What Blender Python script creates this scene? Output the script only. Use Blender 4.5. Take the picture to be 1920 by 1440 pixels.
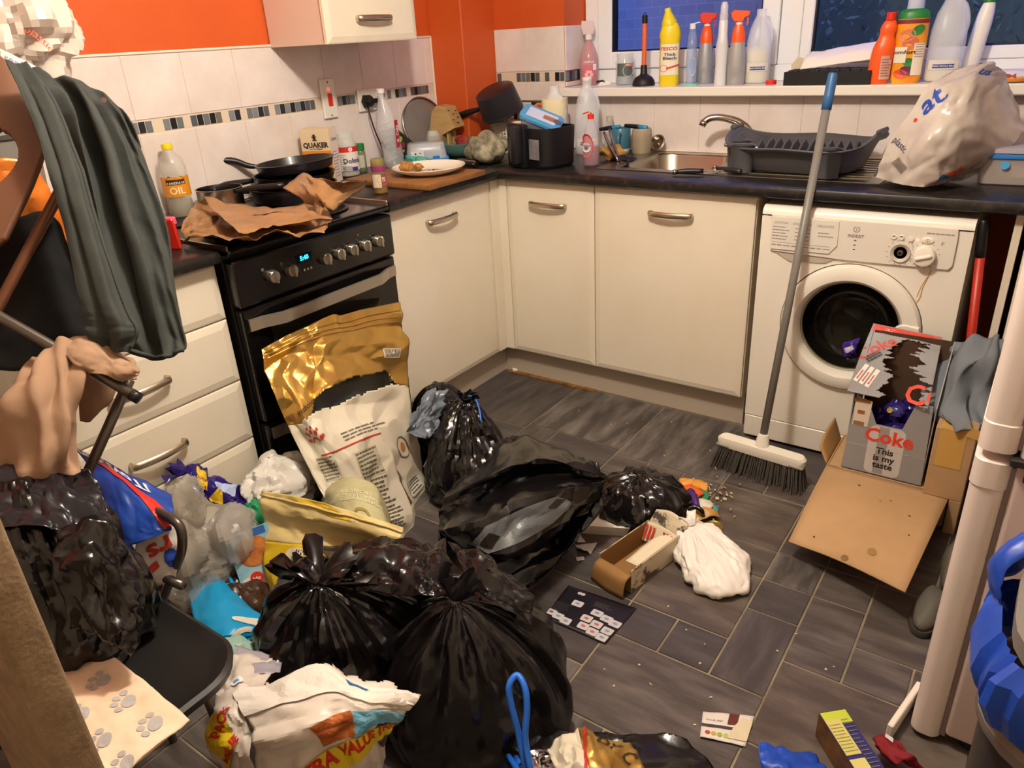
import bpy, bmesh, math, random
import numpy as np
from mathutils import Vector, Matrix
from mathutils.geometry import tessellate_polygon

for o in list(bpy.data.objects): bpy.data.objects.remove(o)
SC = bpy.context.scene
COL = SC.collection
PI = math.pi

# ------------------------------------------------------------------ camera
cam = bpy.data.objects.new('camera', bpy.data.cameras.new('camera'))
COL.objects.link(cam)
cam.matrix_world = Matrix(((0.818959, -0.203757, 0.536460, 1.8209), (0.571337, 0.376947, -0.729030, -2.4573),
                           (-0.053672, 0.903545, 0.425118, 1.3916), (0, 0, 0, 1)))
cam.data.sensor_width = 36.0
cam.data.lens = 26.181
cam.data.clip_start = 0.05
SC.camera = cam

# ------------------------------------------------------------------ light
def lin(c):
    c = c / 255.0
    return c / 12.92 if c <= 0.04045 else ((c + 0.055) / 1.055) ** 2.4
def rgb(h):
    h = h.lstrip('#')
    return tuple(lin(int(h[i:i + 2], 16)) for i in (0, 2, 4))
wd = bpy.data.worlds.new('dusk'); SC.world = wd; wd.use_nodes = True
bg = wd.node_tree.nodes['Background']
bg.inputs[0].default_value = (0.10, 0.20, 0.85, 1); bg.inputs[1].default_value = 4.2
def light(name, kind, loc, energy, color, size=0.1, rot=None):
    d = bpy.data.lights.new(name, kind); o = bpy.data.objects.new(name, d); COL.objects.link(o)
    o.location = loc; d.energy = energy; d.color = color
    if kind == 'AREA': d.size = size; d.shape = 'DISK'
    else: d.shadow_soft_size = size
    if rot: o.rotation_euler = rot
    return o
light('ceiling_lamp_light', 'POINT', (1.0, -1.35, 2.22), 100, (1.0, 0.905, 0.77), 0.07)
vs = SC.view_settings
vs.view_transform = 'Standard'; vs.look = 'None'; vs.gamma = 1.0; vs.exposure = 0.0
vs.use_curve_mapping = False

# ------------------------------------------------------------------ materials
MATS = {}
def mat(key, color='#808080', rough=0.5, metal=0.0, color2=None, nscale=8.0, namt=1.0, bump=0.0, bscale=40.0,
        trans=0.0, coat=0.0, alpha=1.0, emit=None, estr=1.0, spec=0.5, ior=1.45, stretch=None, kind='noise', sss=0.0, lo=0.35, hi=0.65, aniso=False):
    if key in MATS: return MATS[key]
    m = bpy.data.materials.new(key); m.use_nodes = True; nt = m.node_tree; N = nt.nodes; L = nt.links
    p = N['Principled BSDF']
    c = rgb(color) + (1,)
    p.inputs['Base Color'].default_value = c
    p.inputs['Roughness'].default_value = rough; p.inputs['Metallic'].default_value = metal
    p.inputs['IOR'].default_value = ior; p.inputs['Specular IOR Level'].default_value = spec
    p.inputs['Transmission Weight'].default_value = trans
    p.inputs['Coat Weight'].default_value = coat; p.inputs['Coat Roughness'].default_value = 0.1
    p.inputs['Alpha'].default_value = alpha
    if sss: p.inputs['Subsurface Weight'].default_value = sss; p.inputs['Subsurface Radius'].default_value = (.01, .006, .004)
    if emit:
        p.inputs['Emission Color'].default_value = rgb(emit) + (1,); p.inputs['Emission Strength'].default_value = estr
    def coords(sc):
        tc = N.new('ShaderNodeTexCoord'); mp = N.new('ShaderNodeMapping'); L.new(tc.outputs['Object'], mp.inputs[0])
        s = stretch or (1, 1, 1)
        mp.inputs['Scale'].default_value = (sc * s[0], sc * s[1], sc * s[2]); return mp.outputs[0]
    if color2:
        if kind == 'voronoi':
            t = N.new('ShaderNodeTexVoronoi'); t.inputs['Scale'].default_value = 1.0; out = t.outputs['Distance']
        else:
            t = N.new('ShaderNodeTexNoise'); t.inputs['Scale'].default_value = 1.0; t.inputs['Detail'].default_value = 6; t.inputs['Roughness'].default_value = 0.6; out = t.outputs[0]
        L.new(coords(nscale), t.inputs['Vector'])
        r = N.new('ShaderNodeValToRGB'); r.color_ramp.elements[0].position = lo; r.color_ramp.elements[1].position = hi
        r.color_ramp.elements[0].color = c
        c2 = rgb(color2); r.color_ramp.elements[1].color = tuple(a * (1 - namt) + b * namt for a, b in zip(c, c2)) + (1,)
        L.new(out, r.inputs[0]); L.new(r.outputs[0], p.inputs['Base Color'])
    if bump:
        t = N.new('ShaderNodeTexNoise'); t.inputs['Detail'].default_value = 5; t.inputs['Scale'].default_value = 1.0
        L.new(coords(bscale), t.inputs['Vector'])
        b = N.new('ShaderNodeBump'); b.inputs['Strength'].default_value = bump; b.inputs['Distance'].default_value = 0.004
        L.new(t.outputs[0], b.inputs['Height']); L.new(b.outputs[0], p.inputs['Normal'])
    MATS[key] = m; return m
def ink(h, rough=0.5, metal=0.0):
    return mat('ink_%s_%g_%g' % (h.strip('#'), rough, metal), h, rough, metal)

# ------------------------------------------------------------------ geometry (V: n x 3 array, F: list of index tuples)
def tf(g, loc=(0, 0, 0), rot=(0, 0, 0), sc=1.0, M=None):
    V, F = g
    if M is None:
        from mathutils import Euler
        M = Matrix.Translation(loc) @ Euler(rot).to_matrix().to_4x4() @ Matrix.Diagonal((sc, sc, sc, 1) if not isinstance(sc, tuple) else sc + (1,))
    A = np.array(M)
    V = np.asarray(V, float)
    return V @ A[:3, :3].T + A[:3, 3], F
def join(*gs):
    V = []; F = []; n = 0
    for v, f in gs:
        V.append(np.asarray(v, float)); F += [tuple(i + n for i in q) for q in f]; n += len(v)
    return np.vstack(V), F
def from_bm(bm):
    bm.verts.index_update()
    V = np.array([v.co[:] for v in bm.verts]); F = [tuple(v.index for v in f.verts) for f in bm.faces]; bm.free(); return V, F
def box(sx, sy, sz, bev=0.0, c=(0, 0, 0), seg=1):
    bm = bmesh.new(); bmesh.ops.create_cube(bm, size=1.0)
    for v in bm.verts: v.co = Vector((v.co.x * sx + c[0], v.co.y * sy + c[1], v.co.z * sz + c[2]))
    if bev: bmesh.ops.bevel(bm, geom=bm.edges[:], offset=bev, segments=seg, affect='EDGES', profile=0.5)
    return from_bm(bm)
def bx(x0, x1, y0, y1, z0, z1, bev=0.0, seg=1):
    return box(x1 - x0, y1 - y0, z1 - z0, bev, ((x0 + x1) / 2, (y0 + y1) / 2, (z0 + z1) / 2), seg)
def lathe(prof, n=24, pw=2.0, ry=1.0, cap=True):
    """prof: (r, z) or (rx, ry, z) rows, superellipse section of power pw"""
    a = np.arange(n) * 2 * PI / n; ca, sa = np.cos(a), np.sin(a)
    k = (np.abs(ca) ** pw + np.abs(sa) ** pw) ** (-1.0 / pw)
    V = []
    for p in prof:
        rx, r2, z = (p[0], p[0] * ry, p[1]) if len(p) == 2 else p
        V.append(np.stack([ca * k * rx, sa * k * r2, np.full(n, z)], 1))
    V = np.vstack(V); F = []
    for i in range(len(prof) - 1):
        for j in range(n):
            q = (j + 1) % n; F.append((i * n + j, i * n + q, (i + 1) * n + q, (i + 1) * n + j))
    if cap:
        F.append(tuple(range(n - 1, -1, -1))); F.append(tuple((len(prof) - 1) * n + j for j in range(n)))
    return V, F
def cyl(r, h, n=20, r2=None, z=0.0, bev=0.0):
    r2 = r if r2 is None else r2
    if bev: return lathe([(r - bev, z), (r, z + bev), (r2, z + h - bev), (r2 - bev, z + h)], n)
    return lathe([(r, z), (r2, z + h)], n)
def catmull(P, n, closed=False):
    """P: k x d control rows resampled to n rows"""
    P = np.asarray(P, float); k = len(P)
    if k == 2:
        t = np.linspace(0, 1, n).reshape((-1,) + (1,) * (P.ndim - 1)); return P[0] * (1 - t) + P[1] * t
    m = k if closed else k - 1
    s = np.linspace(0, m, n, endpoint=not closed); i = np.minimum(s.astype(int), m - 1); t = (s - i)
    t = t.reshape((-1,) + (1,) * (P.ndim - 1))
    def g(j):
        if closed: return P[j % k]
        lo = j < 0; hi = j >= k
        A = P[np.clip(j, 0, k - 1)].copy()
        if lo.any(): A[lo] = 2 * P[0] - P[1]
        if hi.any(): A[hi] = 2 * P[-1] - P[-2]
        return A
    a, b, c, d = g(i - 1), g(i), g(i + 1), g(i + 2)
    return 0.5 * (2 * b + (c - a) * t + (2 * a - 5 * b + 4 * c - d) * t * t + (3 * b - a - 3 * c + d) * t ** 3)
def tube(path, r, n=10, res=None, closed=False, flat=None):
    """round (or flat: (width, thickness) along a fixed up axis) tube along a path"""
    P = catmull(path, res, closed) if res else np.asarray(path, float)
    m = len(P); R = np.full(m, r) if np.isscalar(r) else np.interp(np.linspace(0, 1, m), np.linspace(0, 1, len(r)), r)
    T = np.zeros_like(P)
    for i in range(m):
        a = P[(i - 1) % m] if (closed or i > 0) else P[i]; b = P[(i + 1) % m] if (closed or i < m - 1) else P[i]
        T[i] = (b - a) / (np.linalg.norm(b - a) + 1e-12)
    up = np.array([0, 0, 1.0]) if abs(T[0][2]) < 0.9 else np.array([1.0, 0, 0])
    x = np.cross(up, T[0]); x /= np.linalg.norm(x); V = []
    an = np.arange(n) * 2 * PI / n
    for i in range(m):
        x = x - T[i] * (x @ T[i]); x /= np.linalg.norm(x); y = np.cross(T[i], x)
        V.append(P[i] + R[i] * (np.cos(an)[:, None] * x + np.sin(an)[:, None] * y))
    V = np.vstack(V); F = []
    for i in range(m if closed else m - 1):
        q = (i + 1) % m
        for j in range(n):
            k = (j + 1) % n; F.append((i * n + j, i * n + k, q * n + k, q * n + j))
    if not closed:
        F.append(tuple(range(n - 1, -1, -1))); F.append(tuple((m - 1) * n + j for j in range(n)))
    return V, F
def ribbon(path2, w, th):
    """strap: path in the local x-z plane, width along y, thickness th"""
    P = np.asarray(path2, float); m = len(P); V = []; F = []
    for i in range(m):
        a = P[max(i - 1, 0)]; b = P[min(i + 1, m - 1)]; t = (b - a) / np.linalg.norm(b - a); nn = np.array([-t[1], t[0]])
        for s, y in ((0.5, -0.5), (0.5, 0.5), (-0.5, 0.5), (-0.5, -0.5)):
            q = P[i] + nn * th * s; V.append((q[0], y * w, q[1]))
    for i in range(m - 1):
        for j in range(4):
            k = (j + 1) % 4; F.append((i * 4 + j, i * 4 + k, i * 4 + 4 + k, i * 4 + 4 + j))
    F.append((3, 2, 1, 0)); e = (m - 1) * 4; F.append((e, e + 1, e + 2, e + 3))
    return np.array(V), F
def strap(path2, w, th, n=10):
    """like ribbon but with a rounded section"""
    P = np.asarray(path2, float); m = len(P); V = []; F = []; an = np.arange(n) * 2 * PI / n
    for i in range(m):
        a = P[max(i - 1, 0)]; b = P[min(i + 1, m - 1)]; t = (b - a) / np.linalg.norm(b - a); nn = np.array([-t[1], t[0]])
        for q in an:
            c = P[i] + nn * th / 2 * math.sin(q); V.append((c[0], w / 2 * math.cos(q), c[1]))
    F = [(i * n + j, i * n + (j + 1) % n, i * n + n + (j + 1) % n, i * n + n + j) for i in range(m - 1) for j in range(n)]
    F += [tuple(range(n - 1, -1, -1)), tuple((m - 1) * n + j for j in range(n))]
    return np.array(V), F
def poly(pts):
    """flat filled polygon in x-y"""
    tri = tessellate_polygon([[Vector((p[0], p[1], 0)) for p in pts]])
    return np.array([(p[0], p[1], 0.0) for p in pts]), [tuple(t) for t in tri]
def prism(pts, h, bev=0.0):
    """outline in x-y extruded along z from 0 to h"""
    n = len(pts)
    if bev:
        P = np.array(pts, float); c = P.mean(0); Q = c + (P - c) * (1 - bev / np.abs(P - c).max())
        rings = [(Q, 0), (P, bev), (P, h - bev), (Q, h)]
    else:
        P = np.array(pts, float); rings = [(P, 0), (P, h)]
    V = np.vstack([np.c_[r, np.full(n, z)] for r, z in rings]); F = []
    for i in range(len(rings) - 1):
        for j in range(n):
            k = (j + 1) % n; F.append((i * n + j, i * n + k, (i + 1) * n + k, (i + 1) * n + j))
    tri = poly(pts)[1]; e = (len(rings) - 1) * n
    F += [tuple(reversed(t)) for t in tri] + [tuple(i + e for i in t) for t in tri]
    return V, F
def rrect(w, h, r, n=4):
    o = []
    for cx, cy, a in ((w / 2 - r, h / 2 - r, 0), (-w / 2 + r, h / 2 - r, PI / 2), (-w / 2 + r, -h / 2 + r, PI), (w / 2 - r, -h / 2 + r, 1.5 * PI)):
        for i in range(n + 1):
            b = a + PI / 2 * i / n; o.append((cx + r * math.cos(b), cy + r * math.sin(b)))
    return o
def grid2(w, h, nx, ny, c=(0, 0)):
    X, Y = np.meshgrid(np.linspace(-w / 2, w / 2, nx + 1) + c[0], np.linspace(-h / 2, h / 2, ny + 1) + c[1])
    V = np.c_[X.ravel(), Y.ravel(), np.zeros(X.size)]
    F = [(j * (nx + 1) + i, j * (nx + 1) + i + 1, (j + 1) * (nx + 1) + i + 1, (j + 1) * (nx + 1) + i) for j in range(ny) for i in range(nx)]
    return V, F
def disc(r, n=20, c=(0, 0), ry=None):
    return poly([(c[0] + r * math.cos(i * 2 * PI / n), c[1] + (ry or r) * math.sin(i * 2 * PI / n)) for i in range(n)])
def ring2(r0, r1, n=24, c=(0, 0), a0=0, a1=2 * PI):
    full = abs(a1 - a0 - 2 * PI) < 1e-6; V = []; F = []
    for i in range(n + 1):
        a = a0 + (a1 - a0) * i / n
        for r in (r0, r1): V.append((c[0] + r * math.cos(a), c[1] + r * math.sin(a), 0))
    for i in range(n): F.append((2 * i, 2 * i + 1, 2 * i + 3, 2 * i + 2))
    return np.array(V), F
_TX = {}
def text(s, size=1.0, bold=0.0, align='CENTER', squeeze=1.0):
    """flat lettering in x-y"""
    key = (s, bold, align)
    if key not in _TX:
        cu = bpy.data.curves.new('t', 'FONT'); cu.body = s; cu.resolution_u = 2; cu.align_x = align; cu.align_y = 'CENTER'; cu.offset = bold; cu.space_line = 0.85
        ob = bpy.data.objects.new('t', cu); me = bpy.data.meshes.new_from_object(ob)
        V = np.array([v.co[:] for v in me.vertices]); F = [tuple(p.vertices) for p in me.polygons]
        bpy.data.objects.remove(ob); bpy.data.curves.remove(cu); bpy.data.meshes.remove(me); _TX[key] = (V, F)
    V, F = _TX[key]
    return V * np.array([size * squeeze, size, size]), F
def lines2(x0, x1, y0, y1, n, th, seed=0, cols=1, gap=0.01):
    """rows of small print as thin dashes"""
    R = random.Random(seed); gs = []
    for i in range(n):
        y = y1 - (y1 - y0) * (i + 0.5) / n; x = x0
        while x < x1 - 0.3 * (x1 - x0) * R.random():
            w = min((x1 - x0) * R.uniform(0.06, 0.2), x1 - x); gs.append(grid2(w, th, 1, 1, (x + w / 2, y))); x += w + (x1 - x0) * 0.025
    return join(*gs)

# ------------------------------------------------------------------ objects
def mw(o): return (mw(o.parent) if o.parent else Matrix.Identity(4)) @ o.matrix_basis
def me_of(name, g, m, smooth=False):
    V, F = g
    me = bpy.data.meshes.new(name); me.from_pydata([tuple(map(float, v)) for v in V], [], F)
    if m: me.materials.append(m)
    if smooth:
        me.polygons.foreach_set('use_smooth', [True] * len(me.polygons))
        if smooth != 'all': me.set_sharp_from_angle(angle=smooth if isinstance(smooth, float) else 0.7)
    me.validate(); return me
def part(name, g, m, parent=None, smooth=False, label=None, world=False, solid=0.0, sub=0):
    """one mesh object; world: vertices are in world space"""
    V, F = g; V = np.asarray(V, float)
    if world and parent: V = tf((V, F), M=mw(parent).inverted())[0]
    o = bpy.data.objects.new(name, me_of(name, (V, F), m, smooth)); COL.objects.link(o)
    if parent: o.parent = parent
    if label: o['label'] = label
    if solid:
        md = o.modifiers.new('thickness', 'SOLIDIFY'); md.thickness = solid; md.offset = -1
    if sub:
        md = o.modifiers.new('smooth', 'SUBSURF'); md.levels = sub; md.render_levels = sub
    return o
def tag(o, label, cat, group=None, kind=None):
    if label: o['label'] = label
    if cat: o['category'] = cat
    if group: o['group'] = group
    if kind: o['kind'] = kind
    return o
def thing(name, label, cat, loc=(0, 0, 0), rz=0.0, group=None, M=None):
    o = bpy.data.objects.new(name, None); COL.objects.link(o); o.empty_display_size = 0.05
    if M is not None: o.matrix_basis = M
    else: o.location = loc; o.rotation_euler = (0, 0, rz)
    return tag(o, label, cat, group)
def solo(name, g, m, label, cat, group=None, smooth=False, kind=None, solid=0.0, sub=0):
    """a thing that is one mesh given in world space; origin at its base"""
    V = np.asarray(g[0], float); c = np.array([V[:, 0].mean(), V[:, 1].mean(), V[:, 2].min()])
    o = part(name, (V - c, g[1]), m, None, smooth, solid=solid, sub=sub); o.location = c
    return tag(o, label, cat, group, kind)
def struct(name, g, m, label=None, smooth=False):
    o = part(name, g, m, None, smooth); o['kind'] = 'structure'
    if label: o['label'] = label
    return o
def frame(o, ex, ey=None, ez=None):
    """matrix with origin o and given axes"""
    ex = Vector(ex).normalized()
    if ez is None: ez = ex.cross(Vector(ey)).normalized(); ey = ez.cross(ex)
    else:
        ez = Vector(ez).normalized(); ey = ez.cross(ex).normalized(); ex = ey.cross(ez)
    M = Matrix.Identity(4)
    for i, a in enumerate((ex, ey, ez)):
        for j in range(3): M[j][i] = a[j]
    for j in range(3): M[j][3] = o[j]
    return M
def oncyl(g, r, a0=0.0, z0=0.0, ry=1.0, off=0.0006, pw=2.0):
    """wrap flat x-y art around an upright (oval) cylinder, facing angle a0"""
    V, F = g; a = a0 + V[:, 0] / r
    k = (np.abs(np.cos(a)) ** pw + np.abs(np.sin(a)) ** pw) ** (-1.0 / pw)
    return np.c_[(r * k + off) * np.cos(a), (r * ry * k + off) * np.sin(a), z0 + V[:, 1]], F
def onM(g, M, off=0.0006):
    V = np.array(g[0], float); V = V + np.array([0, 0, off]); return tf((V, g[1]), M=M)

# ------------------------------------------------------------------ crumpled sheets
_RG = np.random.RandomState(7); _TB = _RG.rand(64, 64)
def facet(x, y, cell, seed):
    """piecewise flat random relief, creases at the cell edges"""
    rs = np.random.RandomState(seed); a = rs.rand() * 6.28; ox, oy = rs.rand(2) * 50
    X = (x * math.cos(a) - y * math.sin(a)) / cell + ox; Y = (x * math.sin(a) + y * math.cos(a)) / cell + oy
    wx = 0.35 * np.sin(1.7 * Y + 3 * rs.rand()) ; wy = 0.35 * np.sin(1.3 * X + 3 * rs.rand())
    X = X + wx; Y = Y + wy
    i = np.floor(X).astype(int); j = np.floor(Y).astype(int); fx = X - i; fy = Y - j
    h = lambda p, q: _TB[p % 64, q % 64]
    a00, a10, a01, a11 = h(i, j), h(i + 1, j), h(i, j + 1), h(i + 1, j + 1)
    d = h(i + 17, j + 5) > 0.5
    z1 = np.where(fx > fy, a00 + (a10 - a00) * fx + (a11 - a10) * fy, a00 + (a11 - a01) * fx + (a01 - a00) * fy)
    z2 = np.where(fx + fy < 1, a00 + (a10 - a00) * fx + (a01 - a00) * fy, a11 + (a01 - a11) * (1 - fx) + (a10 - a11) * (1 - fy))
    return np.where(d, z1, z2) - 0.5
def crumple(x, y, amp, cell, seed, oct=3):
    z = 0
    for k in range(oct): z = z + amp * 0.55 ** k * facet(x, y, cell * 0.5 ** k, seed * 13 + k)
    return z
def dense(g, mx=0.012):
    """split flat art into small triangles so it can follow folds"""
    V = [tuple(v) for v in np.asarray(g[0], float)]; st = []
    for f in g[1]:
        for k in range(1, len(f) - 1): st.append((V[f[0]], V[f[k]], V[f[k + 1]]))
    out = []; ix = {}; F = []
    while st:
        a, b, c = st.pop(); L = ((a[0] - b[0]) ** 2 + (a[1] - b[1]) ** 2, (b[0] - c[0]) ** 2 + (b[1] - c[1]) ** 2, (c[0] - a[0]) ** 2 + (c[1] - a[1]) ** 2)
        m = max(L)
        if m < mx * mx: F.append(tuple(ix.setdefault(p, len(ix)) for p in (a, b, c))); continue
        k = L.index(m); p, q, r = ((a, b, c), (b, c, a), (c, a, b))[k]; h = tuple((x + y) / 2 for x, y in zip(p, q))
        st += [(p, h, r), (h, q, r)]
    F = [f for f in F if len(set(f)) == 3]
    return np.array(list(ix)), F
class Surf:
    """a dense grid surface; at() maps sheet coordinates 0..1 to space so print can follow the folds"""
    def __init__(s, ctrl, n, m, amp=0.0, cell=0.1, seed=1, edge=1.0, oct=3, fn=None, lin=False):
        C0 = np.asarray(ctrl, float)
        if lin:      # hard creases along the control rows
            q = np.linspace(0, len(C0) - 1, n); i = np.minimum(q.astype(int), len(C0) - 2); w = (q - i)[:, None, None]; P = C0[i] * (1 - w) + C0[i + 1] * w
        else: P = catmull(C0, n)
        P = np.swapaxes(catmull(np.swapaxes(P, 0, 1), m), 0, 1)
        s.P = P; s.nrm()
        L0 = np.linalg.norm(np.diff(P, axis=0), axis=2).sum(0).mean(); L1 = np.linalg.norm(np.diff(P, axis=1), axis=2).sum(1).mean()
        s.L = (L0, L1)
        U, W = np.meshgrid(np.linspace(0, L0, n), np.linspace(0, L1, m), indexing='ij')
        if amp: s.P = P + s.N * crumple(U, W, amp, cell, seed, oct)[..., None]
        if fn is not None: s.P = s.P + s.N * fn(U / L0, W / L1)[..., None]
        s.nrm(); s.n, s.m = n, m
    def nrm(s):
        a = np.gradient(s.P, axis=0); b = np.gradient(s.P, axis=1); c = np.cross(b, a)
        s.N = c / (np.linalg.norm(c, axis=2, keepdims=True) + 1e-12)
    def side(s):
        return 1.0 if np.einsum('ijk,ijk->ij', np.array((1.3, -1.9, 2.0)) - s.P, s.N).mean() > 0 else -1.0   # which face looks into the room
    def at(s, u, v, off=0.0):
        x = np.clip(np.asarray(u, float), 0, 1) * (s.n - 1); y = np.clip(np.asarray(v, float), 0, 1) * (s.m - 1)
        i = np.minimum(x.astype(int), s.n - 2); j = np.minimum(y.astype(int), s.m - 2); a = (x - i)[:, None]; b = (y - j)[:, None]
        A = s.P + s.N * off
        return A[i, j] * (1 - a) * (1 - b) + A[i + 1, j] * a * (1 - b) + A[i, j + 1] * (1 - a) * b + A[i + 1, j + 1] * a * b
    def g(s, keep=None):
        n, m = s.n, s.m; F = []
        for i in range(n - 1):
            for j in range(m - 1):
                if keep is None or keep((i + .5) / (n - 1), (j + .5) / (m - 1)):
                    F.append((i * m + j, i * m + j + 1, (i + 1) * m + j + 1, (i + 1) * m + j))
        V = s.P.reshape(-1, 3)
        if s.side() < 0: F = [f[::-1] for f in F]
        if keep is None: return V, F
        used = sorted({k for f in F for k in f}); mp = {k: q for q, k in enumerate(used)}
        return V[used], [tuple(mp[k] for k in f) for f in F]
    def art(s, g, u, v, rot=0.0, off=0.0012, flip=1):
        """flat art in metres laid on the sheet: x runs along v, y runs towards u = 0"""
        V, F = dense(g); c, d = math.cos(rot), math.sin(rot)
        X = (V[:, 0] * c - V[:, 1] * d) * flip; Y = V[:, 0] * d + V[:, 1] * c
        return s.at(u - Y / s.L[0], v + X / s.L[1], off * s.side()), F
def tear(seed, amp=0.02, n=40):
    """ragged edge profile for keep() tests"""
    R = np.random.RandomState(seed); t = np.cumsum(R.randn(n)) * 0.3 + R.randn(n); t = amp * (t - t.mean()) / (t.std() + 1e-6)
    return lambda x: np.interp(x, np.linspace(0, 1, n), t)
def smoothstep(a, b, x):
    t = np.clip((x - a) / (b - a), 0, 1); return t * t * (3 - 2 * t)
def sack(c, rx, ry, rot, prof, knot, seed, folds=16, fold=0.16, amp=0.02, cell=0.09, nt=72, nz=46, knotr=0.018, lumps=5, lump=0.10, floor=0.003, start=0.45):
    """tied bag: closed surface from its base to the knot, gathers running out of the knot
    prof: (radius fraction, height fraction) rows up to the knot"""
    rs = np.random.RandomState(seed)
    pr = catmull(prof, nz); k = np.array(knot); c = np.array(c)
    th = np.linspace(0, 2 * PI, nt, endpoint=False)
    f1 = np.zeros(nt)
    for q in range(folds // 2, folds * 2):
        f1 += rs.randn() / (1 + 0.05 * q) * np.cos(q * th + rs.rand() * 6.28)
    f1 = f1 / np.abs(f1).max(); f1 = np.sign(f1) * np.abs(f1) ** 0.8
    T = np.linspace(0, 1, nz); V = np.zeros((nz, nt, 3))
    lp = [(rs.rand() * 6.28, rs.uniform(.15, .7), rs.uniform(.35, .8)) for _ in range(lumps)]
    h = k[2] - c[2]
    for i in range(nz):
        r, z = pr[i]; t = T[i]
        w = smoothstep(start, 0.9, t)
        rr = r * (1 + fold * w * f1 * (1.0 - 0.3 * t))
        L = np.zeros(nt)
        for a, tz, sg in lp: L += np.exp(-(np.angle(np.exp(1j * (th - a))) ** 2) / sg ** 2 - ((t - tz) / .22) ** 2)
        rr = rr * (1 + lump * L * (1 - w)) + knotr * w * 0.4
        x = rr * rx * np.cos(th); y = rr * ry * np.sin(th)
        s = smoothstep(0.35, 1.0, t) ; cc = c[:2] + (k[:2] - c[:2]) * s
        V[i, :, 0] = cc[0] + x * math.cos(rot) - y * math.sin(rot); V[i, :, 1] = cc[1] + x * math.sin(rot) + y * math.cos(rot); V[i, :, 2] = c[2] + z * h
    N = np.cross(np.roll(V, -1, 1) - np.roll(V, 1, 1), np.gradient(V, axis=0)); N /= np.linalg.norm(N, axis=2, keepdims=True) + 1e-9
    U, W = np.meshgrid(T * (rx + h), np.where(th > PI, 2 * PI - th, th) * rx, indexing='ij')
    side = np.where(th > PI, 1, 0)[None, :]
    D = np.where(side == 1, crumple(U, W, amp, cell, seed + 3), crumple(U, W + 9, amp, cell, seed + 5))
    seam = np.minimum(np.abs(np.sin(th)) * 3, 1)[None, :]
    V = V + N * (D * seam * np.clip(1.15 - T, .12, 1)[:, None])[..., None]
    V[..., 2] = np.maximum(V[..., 2], floor + c[2])
    F = []
    for i in range(nz - 1):
        for j in range(nt):
            q = (j + 1) % nt; F.append((i * nt + j, i * nt + q, (i + 1) * nt + q, (i + 1) * nt + j))
    F.append(tuple(range(nt - 1, -1, -1))); F.append(tuple((nz - 1) * nt + j for j in range(nt)))
    return V.reshape(-1, 3), F
def tuft(k, d, length, spread, seed, n=40, m=14, ruff=0.5, r0=0.012):
    """gathered open end sprouting from a knot along d"""
    rs = np.random.RandomState(seed); d = np.array(d, float); d /= np.linalg.norm(d)
    x = np.cross(d, [0.3, 0.2, 1.0]); x /= np.linalg.norm(x); y = np.cross(d, x); V = np.zeros((m, n, 3))
    th = np.linspace(0, 2 * PI, n, endpoint=False); ph = rs.rand(6) * 6.28
    for i in range(m):
        t = i / (m - 1); r = r0 + (spread - r0) * t ** 0.8
        w = 1 + ruff * t * (np.sin(5 * th + ph[0]) * .5 + np.sin(9 * th + ph[1]) * .4 + np.sin(14 * th + ph[2]) * .25)
        ln = length * t * (1 + 0.25 * t * np.sin(3 * th + ph[3]) + .12 * t * np.sin(8 * th + ph[4]))
        V[i] = np.array(k) + d * ln[:, None] + (np.cos(th) * r * w)[:, None] * x + (np.sin(th) * r * w * 0.6)[:, None] * y
        V[i, :, 2] -= 0.35 * length * t * t
    F = [(i * n + j, i * n + (j + 1) % n, (i + 1) * n + (j + 1) % n, (i + 1) * n + j) for i in range(m - 1) for j in range(n)]
    return V.reshape(-1, 3), F

# ================================================================== room shell
m_orange = mat('orange_paint', '#d05a22', .55, color2='#c6521d', nscale=3, bump=.05, bscale=60)
m_white = mat('white_paint', '#e8ddcf', .6)
m_tile = mat('wall_tile', '#e9dfdb', .22, color2='#dacdc6', nscale=5, bump=.04, bscale=14)
m_grout = mat('wall_grout', '#d9c9b4', .8)
m_upvc = mat('upvc', '#eef0f4', .25)
m_glass = mat('window_glass', '#0a1020', .04, alpha=.13, spec=.5)
m_floor = [mat('slate_vinyl_%d' % i, a, .34, color2=b, nscale=5.0, stretch=s, bump=.35, bscale=18, lo=.42, hi=.80) for i, (a, b, s) in enumerate((
    ('#463f3c', '#6f6662', (1, 4.5, 1)), ('#403a39', '#605956', (4.5, 1, 1)), ('#4a403b', '#756a60', (1, 3.2, 1)), ('#423d3b', '#857d78', (3.4, .8, 1)), ('#3b3635', '#565050', (1, 4, 1))))]
m_fgrout = mat('floor_grout', '#8d8068', .7, color2='#6d6252', nscale=9)

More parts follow.
